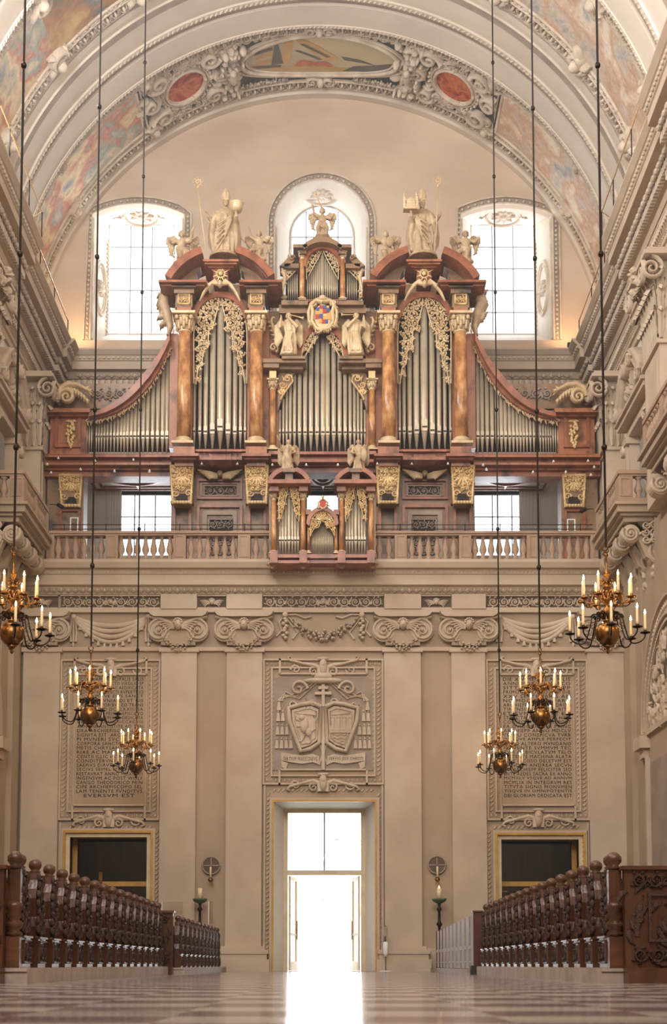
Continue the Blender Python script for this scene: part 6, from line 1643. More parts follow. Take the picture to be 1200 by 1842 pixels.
def wing(q, p, sgn, L, up=.3, n=7):
    """feathered wing from the shoulder p, drooping down"""
    p = Vector(p)
    for k in range(n):
        t = k / (n - 1); a = up + .95 - t * .25
        pts = [p, p + Vector((sgn * L * (.18 + .1 * t), .08, L * (.22 - .1 * t))), p + Vector((sgn * L * (.36 - .12 * t), .12, L * (.05 - .18 * t))), p + Vector((sgn * L * (.38 - .22 * t), .1, -L * (.35 + .25 * (1 - t)))), p + Vector((sgn * L * (.3 - .2 * t), .06, -L * (.8 - .35 * t)))]
        q.add(tube(pts, [L * .06, L * .085, L * .08, L * .06, L * .02], 6))
def sword(parent, a, b, r=.022, m='statue_stone', nm='staff'):
    MB().add(tube([a, b], r)).build(nm, m, parent)

def bishop(px, s):
    Y = YO - .95; X, z0 = P(px, 466, Y); H_ = PZ(343, Y) - z0; left = s < 0
    t = thing('bishop_statue', 'stone bishop in mitre with %s, above the %s organ tower' % (('tub and slanting crozier', 'left') if left else ('church model and upright crozier', 'right')), 'statue', (X, Y, z0))
    q = MB(); q.add(lathe([(.46, 0), (.46, .06), (.42, .1)], 16, (X, Y, z0)))
    robe(q, (X, Y, z0 + .06), H_ * .98, .31, -.12 * s, 3 if left else 8, 11, .70)
    hz = z0 + H_ * .80; hx = X + (.05 if left else -.02)
    q.add(ell((X, Y, z0 + H_ * .63), (.30, .2, .17), 12, 8)); q.add(tube([(hx, Y, z0 + H_ * .68), (hx, Y - .03, hz)], .085))
    head(q, (hx, Y - .06, hz), .13, 0, 0 if left else 2)
    # cope falling behind and over the arms
    for sg in (-1, 1):
        for k in range(5): q.add(tube([(X + sg * .16, Y + .04 * k - .06, z0 + H_ * .68), (X + sg * (.3 + .02 * k), Y + .03 * k - .08, z0 + H_ * .56), (X + sg * (.38 + .02 * k), Y + .04 * k - .08, z0 + H_ * .34), (X + sg * (.34 + .03 * k), Y + .04 * k, z0 + H_ * (.1 + .03 * k))], [.07, .085, .075, .05], 6))
    for k in range(5): q.add(tube([(X - .25 * s, Y - .22, z0 + H_ * (.6 - .02 * k)), (X - .05 * s, Y - .3, z0 + H_ * (.5 - .06 * k)), (X + .22 * s, Y - .24, z0 + H_ * (.44 - .09 * k))], .026, 5))
    r1 = 1 if left else -1      # the arm holding the object on the outer/right side in the picture (left bishop: right side)
    sh = (X + r1 * .24, Y, z0 + H_ * .65); el_ = (X + r1 * .38, Y - .14, z0 + H_ * .5); hd = (X + r1 * .38, Y - .34, z0 + H_ * .56)
    q.add(tube([sh, el_, hd], [.1, .085, .06], 8)); hand(q, hd, (0, -.3, 1), .05)
    sh2 = (X - r1 * .24, Y, z0 + H_ * .65); el2 = (X - r1 * .4, Y - .05, z0 + H_ * .53); hd2 = (X - r1 * .5, Y - .25, z0 + H_ * .58)
    q.add(tube([sh2, el2, hd2], [.1, .085, .06], 8)); hand(q, hd2, (-r1 * .3, -.6, .4), .05)
    # mitre
    V = []; mz = hz + .07
    for j, (zz, w_, d_) in enumerate(((0, .105, .11), (.12, .14, .12), (.24, .125, .09), (.36, .06, .04), (.42, .01, .01))):
        V += [(hx + w_ * math.cos(a), Y - .03 + d_ * math.sin(a), mz + zz * H_ / 2.05) for a in [2 * PI * i / 14 for i in range(14)]]
    q.add((V, [(j * 14 + i, j * 14 + (i + 1) % 14, (j + 1) * 14 + (i + 1) % 14, (j + 1) * 14 + i) for j in range(4) for i in range(14)] + [tuple(range(13, -1, -1)), tuple(range(56, 70))], True))
    remesh('body', q, 'statue_stone', t, .022)
    q = MB(); q.add(ribbon([(-.11, .02), (.11, .02)], .018, .02), lambda u, v, n: (hx + u, Y - .14 - n, mz + v)); q.add(ribbon([(0, .02), (0, .3)], .014, .02), lambda u, v, n: (hx + u, Y - .14 - n, mz + v)); q.build('mitre_band', 'gilt', t)
    if left:
        q = MB(); bx, bz = hd[0] + .03, hd[2] + .1; q.add(lathe([(.15, 0), (.19, .1), (.225, .24), (.225, .27), (.2, .27), (.17, .2)], 18, (bx, Y - .36, bz)))
        for zz, r_ in ((.05, .172), (.2, .215)): q.add(lathe([(r_, 0), (r_ + .012, .01), (r_, .025)], 18, (bx, Y - .36, bz + zz)))
        q.build('tub', 'cream_gilt', t)
        a, b = (PX(372, 462, Y) , Y - .3, PZ(462, Y)), (PX(357, 345, Y), Y - .2, PZ(345, Y))
    else:
        q = MB(); bx, bz = hd[0] - .02, hd[2] + .12; q.box(bx - .22, bx + .22, Y - .5, Y - .24, bz, bz + .05); q.box(bx - .12, bx + .14, Y - .46, Y - .28, bz + .05, bz + .28)
        q.add(prism([(-.14, 0), (.16, 0), (.01, .12)], -.0, .2), lambda u, v, n: (bx + u, Y - .27 - n, bz + .28 + v))
        for dx in (-.19, .19): q.box(bx + dx - .035, bx + dx + .035, Y - .46, Y - .38, bz + .05, bz + .42); q.add(lathe([(.05, 0), (.004, .2)], 8, (bx + dx, Y - .42, bz + .42)))
        q.build('church_model', 'cream_gilt', t)
        a, b = (PX(783, 440, Y), Y - .3, PZ(440, Y)), (PX(787, 345, Y), Y - .26, PZ(345, Y))
    c_ = MB().add(tube([a, b], .016)); d = 1
    c_.add(lathe([(.02, 0), (.04, .04), (.02, .08)], 8, (b[0], b[1], b[2])))
    c_.add(ribbon([(0, .06)] + [(p[0], p[1]) for p in spiral_pts(0, .2, .12, 1.4, 1, -PI / 2, 22)], .018, .03), lambda u, v, n: (b[0] + u, b[1] - n, b[2] + v))
    for k in range(8): c_.add(ell((b[0] + .14 * math.cos(k * .785), b[1], b[2] + .2 + .14 * math.sin(k * .785)), (.02, .015, .02), 6, 4))
    c_.build('crozier', 'gilt', t)
bishop(403, -1); bishop(761, 1)

def putto(px, py0, py1, Y, label, lean=0, hold=None, m='statue_stone', wings=True):
    X, z0 = P(px, py1, Y); H_ = PZ(py0, Y) - z0; t = thing('putto_statue', label, 'statue', (X, Y, z0)); q = MB(); k = H_
    hip = (X, Y, z0 + .42 * k)
    for sg in (-1, 1):
        kn = (X + sg * .14 * k + lean * .1, Y - .14 * k, z0 + .28 * k); ft = (X + sg * .12 * k + lean * .16, Y - .03, z0 + .02 * k)
        q.add(tube([(X + sg * .07 * k, Y, hip[2]), kn, ft, (ft[0], ft[1] - .1 * k, ft[2])], [.095 * k, .08 * k, .05 * k, .04 * k], 8))
        sh = (X + sg * .13 * k, Y, z0 + .72 * k)
        up = hold and sg == (1 if hold == 'right' else -1)
        el_ = (X + sg * .27 * k, Y - .05 * k, z0 + (.78 if up else .62) * k); hd = (X + sg * (.34 if not up else .3) * k, Y - .16 * k, z0 + (.95 if up else .66) * k)
        q.add(tube([sh, el_, hd], [.065 * k, .052 * k, .035 * k], 7)); hand(q, hd, (sg * .3, -.3, .6), .035 * k)
    q.add(ell((X, Y, z0 + .48 * k), (.13 * k, .11 * k, .12 * k), 10, 8)); q.add(ell((X, Y - .01, z0 + .63 * k), (.14 * k, .1 * k, .15 * k), 10, 8))
    q.add(tube([(X, Y, z0 + .72 * k), (X, Y, z0 + .84 * k)], .05 * k)); head(q, (X, Y - .02 * k, z0 + .88 * k), .105 * k, 0, 1)
    for j in range(6): q.add(tube([(X - .15 * k, Y - .08 * k, z0 + (.5 - .015 * j) * k), (X, Y - .13 * k, z0 + (.44 - .03 * j) * k), (X + .16 * k, Y - .06 * k, z0 + (.47 - .05 * j) * k)], .025 * k, 5))
    q.add(ell((X, Y, z0 + .05 * k), (.25 * k, .16 * k, .1 * k), 10, 6)); q.add(ell((X, Y + .02, z0 + .22 * k), (.16 * k, .12 * k, .22 * k), 10, 6))
    remesh('body', q, m, t, max(.011, .018 * k))
    if wings:
        for sg in (-1, 1):
            w = MB()
            for j in range(6): w.add(tube([(X + sg * .06 * k, Y + .1 * k, z0 + .7 * k), (X + sg * .24 * k, Y + .14 * k, z0 + (.88 - .04 * j) * k), (X + sg * (.42 - .02 * j) * k, Y + .13 * k, z0 + (.82 - .09 * j) * k), (X + sg * (.44 - .045 * j) * k, Y + .12 * k, z0 + (.66 - .07 * j) * k)], [.035 * k, .05 * k, .045 * k, .015 * k], 6))
            w.build('wing', m, t)
    return t, X, z0, k
def horn(t, a, b, m='gilt', r0=.012, r1=.06):
    a, b = Vector(a), Vector(b); MB().add(tube([a, a.lerp(b, .8), a.lerp(b, .93), b], [r0, r0 * 1.6, r1 * .6, r1], 8)).build('trumpet', m, t)
t, X, z0, k = putto(580, 374, 428, YO - .2, 'small winged putto blowing a raised trumpet on the very top of the organ', 0, 'left'); horn(t, (X - .02, YO - .42, z0 + .86 * k), (X - .22 * k, YO - .6, z0 + 1.28 * k))
t, X, z0, k = putto(327, 415, 478, YO - .55, 'winged putto with a lute in silhouette against the left window', 1, 'right')
MB().add(ell((X + .22, YO - .8, z0 + .6 * k), (.14, .08, .1), 10, 6)).add(tube([(X + .3, YO - .8, z0 + .63 * k), (X + .52, YO - .8, z0 + .72 * k)], .02)).build('lute', 'statue_stone', t)
t, X, z0, k = putto(466, 415, 470, YO - .55, 'winged putto seated on the right slope of the left pediment', -1, 'left'); MB().add(tube([(X - .9, YO - .7, z0 + 1.1), (X - .1, YO - .75, z0 + .1)], .01)).build('string_bow', 'brass', t)
t, X, z0, k = putto(694, 415, 474, YO - .55, 'winged putto kneeling on the left slope of the right pediment', 1); MB().add(ell((X + .12, YO - .72, z0 + .58 * k), (.13, .05, .17), 10, 6)).build('shell', 'statue_stone', t)
t, X, z0, k = putto(838, 415, 474, YO - .55, 'winged putto on the right slope of the right pediment by the window', -1)

def angel(px, py0, py1, Y, label, side, pose):
    X, z0 = P(px, py1, Y); H_ = PZ(py0, Y) - z0; t = thing('angel_statue', label, 'statue', (X, Y, z0)); q = MB(); k = H_
    q.add(ell((X, Y, z0 + .03), (.2 * k, .13 * k, .04 * k + .02), 10, 5)); robe(q, (X, Y, z0 + .02), H_, .155 * k, .25 * side, px % 7 + 1, 9)
    q.add(ell((X, Y, z0 + .7 * k), (.14 * k, .09 * k, .1 * k), 10, 6)); q.add(tube([(X, Y, z0 + .74 * k), (X, Y, z0 + .86 * k)], .04 * k)); head(q, (X, Y - .02 * k, z0 + .9 * k), .075 * k, 0, 1)
    for sg in (-1, 1):
        sh = (X + sg * .13 * k, Y, z0 + .74 * k); act = sg == side
        if pose == 'trumpet': el_ = (X + sg * .2 * k, Y - .1 * k, z0 + .62 * k); hd = (X + (sg * .06 - side * .1) * k, Y - .18 * k, z0 + (.84 if act else .8) * k)
        elif act: el_ = (X + sg * .22 * k, Y - .05 * k, z0 + .62 * k); hd = (X + sg * .24 * k, Y - .16 * k, z0 + .78 * k)
        else: el_ = (X + sg * .2 * k, Y - .05 * k, z0 + .58 * k); hd = (X + sg * .1 * k, Y - .16 * k, z0 + .5 * k)
        q.add(tube([sh, el_, hd], [.055 * k, .045 * k, .03 * k], 7)); hand(q, hd, (sg * .1, -.4, .3), .026 * k)
    for j in range(5): q.add(tube([(X + side * (.1 - .03 * j) * k, Y - .11 * k, z0 + .52 * k), (X + side * (.05 - .03 * j) * k, Y - .15 * k, z0 + .32 * k), (X + side * (.1 - .055 * j) * k, Y - .13 * k, z0 + .06 * k)], .016 * k, 5))
    remesh('body', q, 'statue_stone' if pose != 'trumpet' else 'cream_gilt', t, max(.012, .015 * k))
    for sg in (-1, 1):
        w = MB(); wing(w, (X + sg * .06 * k, Y + .08 * k, z0 + .72 * k), sg, .62 * k); w.build('wing', 'cream_gilt' if pose == 'trumpet' else 'statue_stone', t)
    return t, X, z0, k
t, X, z0, k = angel(519, 562, 639, YO - .85, 'gilded angel blowing a trumpet left of the coat of arms', 1, 'trumpet'); horn(t, (X + .05, YO - 1.05, z0 + .88 * k), (X + .46, YO - 1.1, z0 + .78 * k))
t, X, z0, k = angel(641, 562, 639, YO - .85, 'gilded angel blowing a trumpet right of the coat of arms', -1, 'trumpet'); horn(t, (X - .05, YO - 1.05, z0 + .88 * k), (X - .46, YO - 1.1, z0 + .86 * k))
t, X, z0, k = angel(519, 790, 849, YR - .25, 'warrior angel raising a sword above the left tower of the choir organ', -1, 'sword'); sword(t, (X - .2 * k, YR - .42, z0 + .72 * k), (X - .34 * k, YR - .46, z0 + 1.06 * k), .014, 'statue_stone', 'sword')
t, X, z0, k = angel(645, 790, 849, YR - .25, 'warrior angel with a shield above the right tower of the choir organ', 1, 'sword'); MB().add(ell((X + .16 * k, YR - .5, z0 + .42 * k), (.1, .04, .2), 12, 6)).build('shield', 'statue_stone', t)

# ================================================================ CHANDELIERS
def smooth_path(p, k=4):
    out = []
    for i in range(len(p) - 1):
        a, b, c, d = p[max(i - 1, 0)], p[i], p[i + 1], p[min(i + 2, len(p) - 1)]
        for j in range(k):
            t = j / k; out.append(tuple(.5 * (2 * b[n] + (c[n] - a[n]) * t + (2 * a[n] - 5 * b[n] + 4 * c[n] - d[n]) * t * t + (3 * b[n] - a[n] - 3 * c[n] + d[n]) * t ** 3) for n in range(len(b))))
    return out + [p[-1]]
def make_chandelier(rope_len):
    t = thing('chandelier', '', 'chandelier', (0, 0, 0), 'two-tier brass candle chandeliers of the nave', local=True)
    q = MB(); q.add(lathe([(.002, -.34), (.02, -.33), (.035, -.3), (.02, -.265), (.05, -.24), (.09, -.21), (.03, -.2)], 14)); q.build('pendant_knob', 'brass', t)
    q = MB(); q.add(lathe([(.05, -.2), (.13, -.17), (.185, -.1), (.205, 0), (.19, .09), (.14, .16), (.07, .19)], 22))
    for i in range(12): a = 2 * PI * i / 12; q.add(tube([(.2 * math.cos(a) * c_, .2 * math.sin(a) * c_, z) for c_, z in ((.45, -.18), (.88, -.1), (1.0, 0), (.92, .09), (.5, .17))], .006, 4))
    q.build('globe', 'brass', t)
    q = MB(); prof = [(.06, .19), (.09, .22), (.05, .25), (.04, .3), (.09, .34), (.095, .38), (.045, .43), (.04, .5), (.1, .55), (.1, .59), (.045, .63), (.035, .72), (.07, .77), (.075, .81), (.03, .86), (.025, .95), (.055, 1.0), (.055, 1.04), (.02, 1.1), (.015, 1.3), (.04, 1.34), (.012, 1.38)]
    q.add(lathe(prof, 14)); q.build('stem', 'brass', t)
    q = MB(); q.add(tube([(.05 * math.cos(a), 0, 1.43 + .05 * math.sin(a)) for a in [2 * PI * i / 14 for i in range(14)]], .012, 6, True)); q.build('hanging_ring', 'brass', t)
    q = MB(); q.add(tube([(0, 0, 1.47), (0, 0, rope_len)], .02, 8)); rp = q.build('rope', 'rope', t)
    z = 3.2
    while z < rope_len - 1: MB().add(ell((0, 0, z), (.05, .05, .065), 10, 7)).build('rope_bead', 'bronze_dark', t); z += 3.4
    protos = {}
    for tier, (R_, zc_, n, a0, dip, zs) in enumerate(((.62, .0, 8, .2, .16, .24), (.42, .57, 8, .55, .08, .6))):
        q = MB(); pts = smooth_path([(.06, zs), (.15, zs + .1), (.25, zs + .03), (.29, zs - .14 + .02 * tier), (R_ * .6, zc_ - dip + .02), (R_ * .8, zc_ - dip), (R_ * .97, zc_ - dip * .55), (R_, zc_)])
        q.add(tube([(x, 0, z) for x, z in pts], .0125, 6))
        q.add(xf(spiral(0, 0, .07, .012, .02, 1.4, 1, 0, 14), 0, 0), lambda u, v, nn: (.2 + u, -nn, zs + .04 + v))
        arm_me = q.build('candle_arm', 'bronze_dark' if tier == 0 else 'brass', t); me_a = arm_me.data; bpy.data.objects.remove(arm_me)
        q = MB(); q.add(lathe([(.01, -.02), (.085, .0), (.09, .012), (.03, .012), (.022, .03), (.03, .05)], 14, (R_, 0, zc_))); p_ = q.build('drip_pan', 'bronze_dark' if tier == 0 else 'brass', t); me_p = p_.data; bpy.data.objects.remove(p_)
        q = MB(); q.add(lathe([(.022, .04), (.024, .1), (.021, .31), (.012, .32)], 10, (R_, 0, zc_))); c_ = q.build('candle', 'candle_wax', t); me_c = c_.data; bpy.data.objects.remove(c_)
        q = MB(); q.add(lathe([(.004, .315), (.017, .335), (.016, .355), (.003, .405)], 8, (R_, 0, zc_))); f_ = q.build('flame', 'flame', t); me_f = f_.data; bpy.data.objects.remove(f_)
        for i in range(n):
            rz = a0 + 2 * PI * i / n; arm = link('candle_arm', me_a, t); arm.rotation_euler.z = rz
            pan = link('drip_pan', me_p, arm); cn = link('candle', me_c, t); cn.rotation_euler.z = rz; link('flame', me_f, cn)
    q = MB()
    for i in range(8):
        a = 2 * PI * i / 8
        for zz, r_ in ((.66, .2), (.34, .19), (.9, .13)):
            q.add(spiral(r_ * .6, 0, r_ * .45, .012, .02, 1.3, 1, PI, 12), (lambda a, zz: lambda u, v, nn: (u * math.cos(a) - nn * math.sin(a), u * math.sin(a) + nn * math.cos(a), zz + v))(a, zz))
    q.build('stem_scrollwork', 'brass', t)
    return t
def copy_tree(o, parent=None):
    c = o.copy(); COL.objects.link(c); c.parent = parent
    for ch in list(o.children): copy_tree(ch, c)
    return c
def chandelier_light(o):
    l = bpy.data.lights.new('candle_glow', 'POINT'); l.energy = 26; l.color = (1, .62, .3); l.shadow_soft_size = .35
    p = bpy.data.objects.new('candle_glow', l); COL.objects.link(p); p.location = Vector(o.location) + Vector((0, 0, .75))
ch0 = make_chandelier(24.5)
spots = [(22, 1140, 23.7, 'lit brass chandelier nearest the camera at the left edge above the carved pews', .1),
         (162, 1287, 29.9, 'lit brass chandelier second from the left, highest over the left inscription', .35),
         (245, 1378, 39.0, 'small-looking lit brass chandelier hanging right of the left inscription', .6),
         (900, 1378, 39.0, 'small-looking lit brass chandelier left of the right inscription', .2),
         (973, 1290, 29.9, 'lit brass chandelier hanging in front of the right inscription', .9),
         (1093, 1140, 23.7, 'large lit brass chandelier in front of the right balcony brackets', .5),
         (1322, 985, 18.0, 'nearest brass chandelier, only one lit candle showing at the right edge beside the balcony', .0)]
for i, (px, py, Y, lb, rz) in enumerate(spots):
    o = ch0 if i == 0 else copy_tree(ch0)
    x, z = P(px, py, Y); o.location = (x, Y, z); o.rotation_euler.z = rz; o['label'] = lb; chandelier_light(o)
# ================================================================ PEWS
def pew_mesh_set():
    M_ = {}
    def keep(nm, q, m):
        o = q.build(nm, m, None); M_[nm] = o.data; bpy.data.objects.remove(o)
    # local frame: aisle face at x=0, pew body towards -x, y=0 is the edge nearest the altar
    prof = [(.02, .51), (.38, .51), (.39, .6), (.35, .7), (.33, .82), (.34, .94), (.28, 1.06), (.23, 1.16), (.21, 1.25), (.07, 1.25), (.06, 1.16), (.02, 1.06), (.0, .95), (.03, .84), (.05, .74), (.02, .63)]
    keep('end_panel', MB().add(prism(prof, 0, .12), lambda u, v, n: (-.14 + n, u, v)), 'walnut')
    q = MB(); q.add(lathe([(.05, 1.24), (.07, 1.26), (.045, 1.275), (.07, 1.305), (.077, 1.335), (.07, 1.37), (.04, 1.395), (.01, 1.405)], 14, (-.065, .13, 0))); keep('ball_finial', q, 'walnut')
    q = MB(); q.box(-.14, .012, .0, .43, .165, .49); keep('end_block', q, 'walnut')
    q = MB(); q.box(-.15, .035, -.01, .44, .49, .51); keep('block_cap', q, 'walnut_light')
    q = MB(); fa = lambda u, v, n: (.012 + n, .23 + u, .34 + v)
    q.add(ribbon([(-.19, -.12), (.19, -.12), (.19, .12), (-.19, .12), (-.19, -.12)], .012, .02), fa)
    for s_ in rinceau(.34, .2, .03, 4, 1.2): q.add(s_, fa)
    fa = lambda u, v, n: (-.01 + n * .8, .19 + u * .85, .85 + v)
    for (u, v, r, h) in ((-.06, -.22, .12, 1), (.06, -.02, .1, -1), (-.06, .14, .09, 1), (0, .28, .07, -1), (.1, -.24, .07, -1)):
        q.add(spiral(u, v, r, .024, .05, 1.6, h, r * 20), fa)
        for k in range(4): q.add(leaf(u, v, k * 1.6 + r * 9, r * 1.5, .03, .05, .6), fa)
    # scroll carving running down the front edge
    ff = lambda u, v, n: (-.06 + u, .01 - n, .88 + v)
    for k in range(0): q.add(leaf(.03 * (1 if k % 2 else -1), .3 - .12 * k, -PI / 2 + .5 * (1 if k % 2 else -1), .18, .03, .045, .3), ff)
    for k in range(7): q.add(ell((.0, .03 + .03 * math.sin(k * 2), 1.2 - .1 * k), (.026, .035, .05), 7, 5))
    
    keep('end_carving', q, 'walnut_carved')
    q = MB(); q.box(-4.6, -.12, .02, .44, .47, .51); keep('seat', q, 'walnut')
    q = MB(); q.box(-4.6, -.12, .40, .44, .2, 1.12); q.box(-4.6, -.12, .38, .46, 1.12, 1.16); keep('backrest', q, 'walnut')
    return M_
PM = pew_mesh_set()
ORD = ['first', 'second', 'third', 'fourth', 'fifth', 'sixth', 'seventh', 'eighth', 'ninth', 'tenth', 'eleventh', 'twelfth', 'thirteenth', 'fourteenth', 'fifteenth', 'last']
def pew(x, y, z, sd, label, group, sc=1.0):
    t = thing('church_pew', label, 'pew', (x, y, z), group, local=True)
    for nm in ('end_panel', 'ball_finial', 'end_block', 'block_cap', 'end_carving', 'seat', 'backrest'): link(nm, PM[nm], t)
    t.scale = (-sc if sd > 0 else sc, sc, sc); return t
XL_, XR_ = -3.36, 2.98
for i in range(16):
    pew(XL_, 15.6 + .83 * i, 0, -1, 'carved dark walnut pew with ball finial, %s from the camera in the left front block' % ORD[i], 'pews of the left front block')
    pew(XR_, 15.75 + .86 * i, 0, 1, 'carved dark walnut pew with ball finial, %s from the camera in the right front block' % ORD[i], 'pews of the right front block')
for i in range(11):
    y = 29.2 + .98 * i
    pew(-3.09, y, -.03, -1, 'carved walnut pew with ball finial, %s from the camera in the far left block' % (ORD[i] if i < 10 else 'last'), 'pews of the far left block', .87)
# marble platforms
def platform(name, x0, x1, y0, y1, h, label):
    t = thing(name, label, 'platform', ((x0 + x1) / 2, y0, 0)); q = MB(); q.box(x0, x1, y0, y1, 0, h - .05); q.build('step', 'plinth_marble', t)
    q = MB(); q.box(x0 - .0, x1 + .0, y0 - .02, y1, h - .05, h - .012); q.build('step_edge', 'plinth_marble', t)
platform('pew_platform', -8.6, XL_ + .1, 15.45, 28.6, .175, 'low marble step under the left front pews')
platform('pew_platform', XR_ - .1, 8.0, 15.6, 29.2, .175, 'low marble step under the right front pews')
platform('pew_platform', -8.6, -3.0, 29.1, 40.6, .15, 'low marble step under the far left pews')
platform('pew_platform', 2.72, 8.0, 29.76, 40.6, .12, 'low marble step under the far right benches')
# carved front screens of the front blocks
def pew_front(x0, x1, y, sd, label, h0=0, h1=1.25, sc=1):
    t = thing('pew_front_screen', label, 'screen', ((x0 + x1) / 2, y, 0))
    q = MB(); q.box(x0, x1, y - .02, y + .1, h0 + .16, h1 - .04); q.build('panel', 'walnut', t)
    q = MB(); q.box(x0 - .03, x1 + .03, y - .06, y + .14, h1 - .04, h1); q.build('top_rail', 'walnut_light', t)
    q = MB(); q.box(x0, x1, y - .14, y + .12, h0, h0 + .16); q.build('base', 'walnut', t)
    q = MB(); W_ = abs(x1 - x0); c_ = (x0 + x1) / 2; fn = wallmap(c_, y - .02, h0 + (h1 - h0) * .56)
    k = max(1, int(W_ / 1.1)); w_ = W_ / k
    for i in range(k):
        cu = -W_ / 2 + w_ * (i + .5)
        for f in frame_box(cu - w_ * .3, cu + w_ * .3, -.26, .26, 0, .035, .03): q.add(([(a, c2, b) for a, b, c2 in f[0]], f[1], False), fn)
        q.add(spiral(cu - .1, -.1, .13, .03, .05, 1.7, 1, 1), fn); q.add(spiral(cu + .12, .1, .12, .03, .05, 1.6, -1, 2), fn)
        for j in range(26): rr = .12 + .5 * ((j * 7) % 26) / 26; aa = j * 2.4; q.add(leaf(cu + rr * math.cos(aa) * w_, .1 + rr * .85 * math.sin(aa) - .1, aa + 1, .2, .035, .035, .7), fn)
        for j in range(7): q.add(leaf(cu + .08 * math.cos(j * 2.1), .08 * math.sin(j * 1.7), j * .95, .22, .035, .05, .5), fn)
        for sg in (-1, 1):
            for f in rinceau(w_ * .9, .2, .04, i + 3, 1.2): q.add(xf(f, cu, sg * .4), fn)
            q.add(leaf(cu + sg * w_ * .4, -.2, PI / 2, .45, .05, .04, .2 * sg), fn); q.add(spiral(cu + sg * w_ * .4, .0, .07, .02, .04, 1.4, sg, 0), fn)
    q.build('carved_relief', 'walnut_carved', t)
pew_front(-8.4, XL_ - .13, 15.3, -1, 'carved walnut screen closing the left front pew block, at the left edge')
pew_front(XR_ + .13, 8.0, 15.45, 1, 'carved walnut screen with scrolling leaf panel closing the right front pew block')
# turned post at the near end of each front block
for x, y, lb in ((XL_ - .06, 15.5, 'turned walnut post with rings at the corner of the left front block'), (XR_ + .06, 15.64, 'turned walnut post with rings at the corner of the right front block')):
    t = thing('corner_post', lb, 'post', (x, y, .0)); q = MB(); q.box(x - .075, x + .075, y - .06, y + .08, .16, .5); q.build('post_block', 'walnut_light', t); q = MB(); q.box(x - .07, x + .07, y - .05, y + .07, .86, 1.22); q.build('post_head', 'walnut', t)
    q = MB(); q.add(lathe([(.07, .5), (.095, .53), (.06, .56), (.09, .6), (.1, .64), (.06, .68), (.095, .72), (.07, .76), (.09, .8), (.09, .84), (.07, .87)], 14, (x, y, 0))); q.build('turned_rings', 'walnut', t)
    q = MB(); q.add(lathe([(.05, 1.22), (.08, 1.24), (.05, 1.265), (.085, 1.31), (.085, 1.36), (.05, 1.4), (.01, 1.415)], 14, (x, y, 0))); q.build('ball_finial', 'walnut', t)
pew_front(-8.4, -3.2, 28.85, -1, 'smaller carved screen in front of the far left pew block', 0, 1.27)
# plain benches on the far right
for i in range(10):
    y = 29.9 + 1.08 * i; x = 2.84
    t = thing('bench', 'plain red-brown bench with pale edge bands, %s from the camera in the far right block' % (ORD[i] if i < 9 else 'last'), 'bench', (x, y, .1), 'plain benches on the far right')
    q = MB(); q.box(x, x + .06, y, y + .5, .12, 1.2 - .01 * i); q.build('end_panel', 'red_bench', t)
    q = MB(); q.box(x - .004, x + .064, y - .015, y + .0, .12, 1.2 - .01 * i); q.box(x - .015, x, y - .02, y + .5, .52, .6); q.box(x - .01, x, y - .02, y + .5, .25, .27); q.build('edge_band', 'bench_white', t)
    q = MB(); q.box(x + .06, 7.6, y + .05, y + .45, .5, .54); q.build('seat', 'red_bench', t)
    q = MB(); q.box(x + .06, 7.6, y + .43, y + .47, .2, 1.15); q.build('backrest', 'red_bench', t)
t = thing('bench_screen', 'plain reddish wooden front board before the far right benches', 'screen', (3.1, 29.6, 0))
q = MB(); q.box(2.86, 7.6, 29.6, 29.68, .18, 1.27); q.build('board', 'red_bench', t); q = MB(); q.box(2.8, 7.6, 29.5, 29.75, 0, .18); q.build('base', 'case_dark', t)
q = MB(); q.box(2.84, 7.6, 29.57, 29.71, 1.27, 1.3); q.build('top_rail', 'walnut_light', t); MB().add(ell((3.3, 29.64, 1.34), (.03, .03, .05), 8, 5)).build('knob', 'iron', t)

# ================================================================ SMALL THINGS BY THE ENTRANCE
for px, py, side in ((380, 1557, 'left'), (786, 1556, 'right')):
    Y = YL - .05; X, Z = P(px, py, Y); t = thing('wall_sconce', 'round wall disc with a cross and a single candle, %s of the central doorway' % side, 'sconce', (X, Y, Z))
    q = MB(); q.add(prism(arcpts(0, 0, .26, .26, 0, 2 * PI, 28)[:-1], -.05, .03), lambda u, v, n: (X + u, Y - n, Z + v)); q.build('disc', 'stone_ground', t)
    q = MB(); fn = lambda u, v, n: (X + u, Y - .03 - n, Z + v); q.add(ribbon(arcpts(0, 0, .25, .25, 0, 2 * PI, 28), .02, .02), fn); q.add(prism(rect(-.22, .22, -.015, .015), 0, .015), fn); q.add(prism(rect(-.015, .015, -.05, .22), 0, .015), fn); q.build('cross', 'stone_grey', t)
    q = MB(); q.add(lathe([(.02, -.5), (.08, -.45), (.07, -.4), (.03, -.36)], 12, (X, Y - .2, Z))); q.add(tube([(X, Y, Z - .42), (X, Y - .2, Z - .44)], .025)); q.build('candle_holder', 'brass', t)
    MB().add(lathe([(.028, -.38), (.028, -.06), (.01, -.05)], 10, (X, Y - .2, Z))).build('candle', 'candle_wax', t)
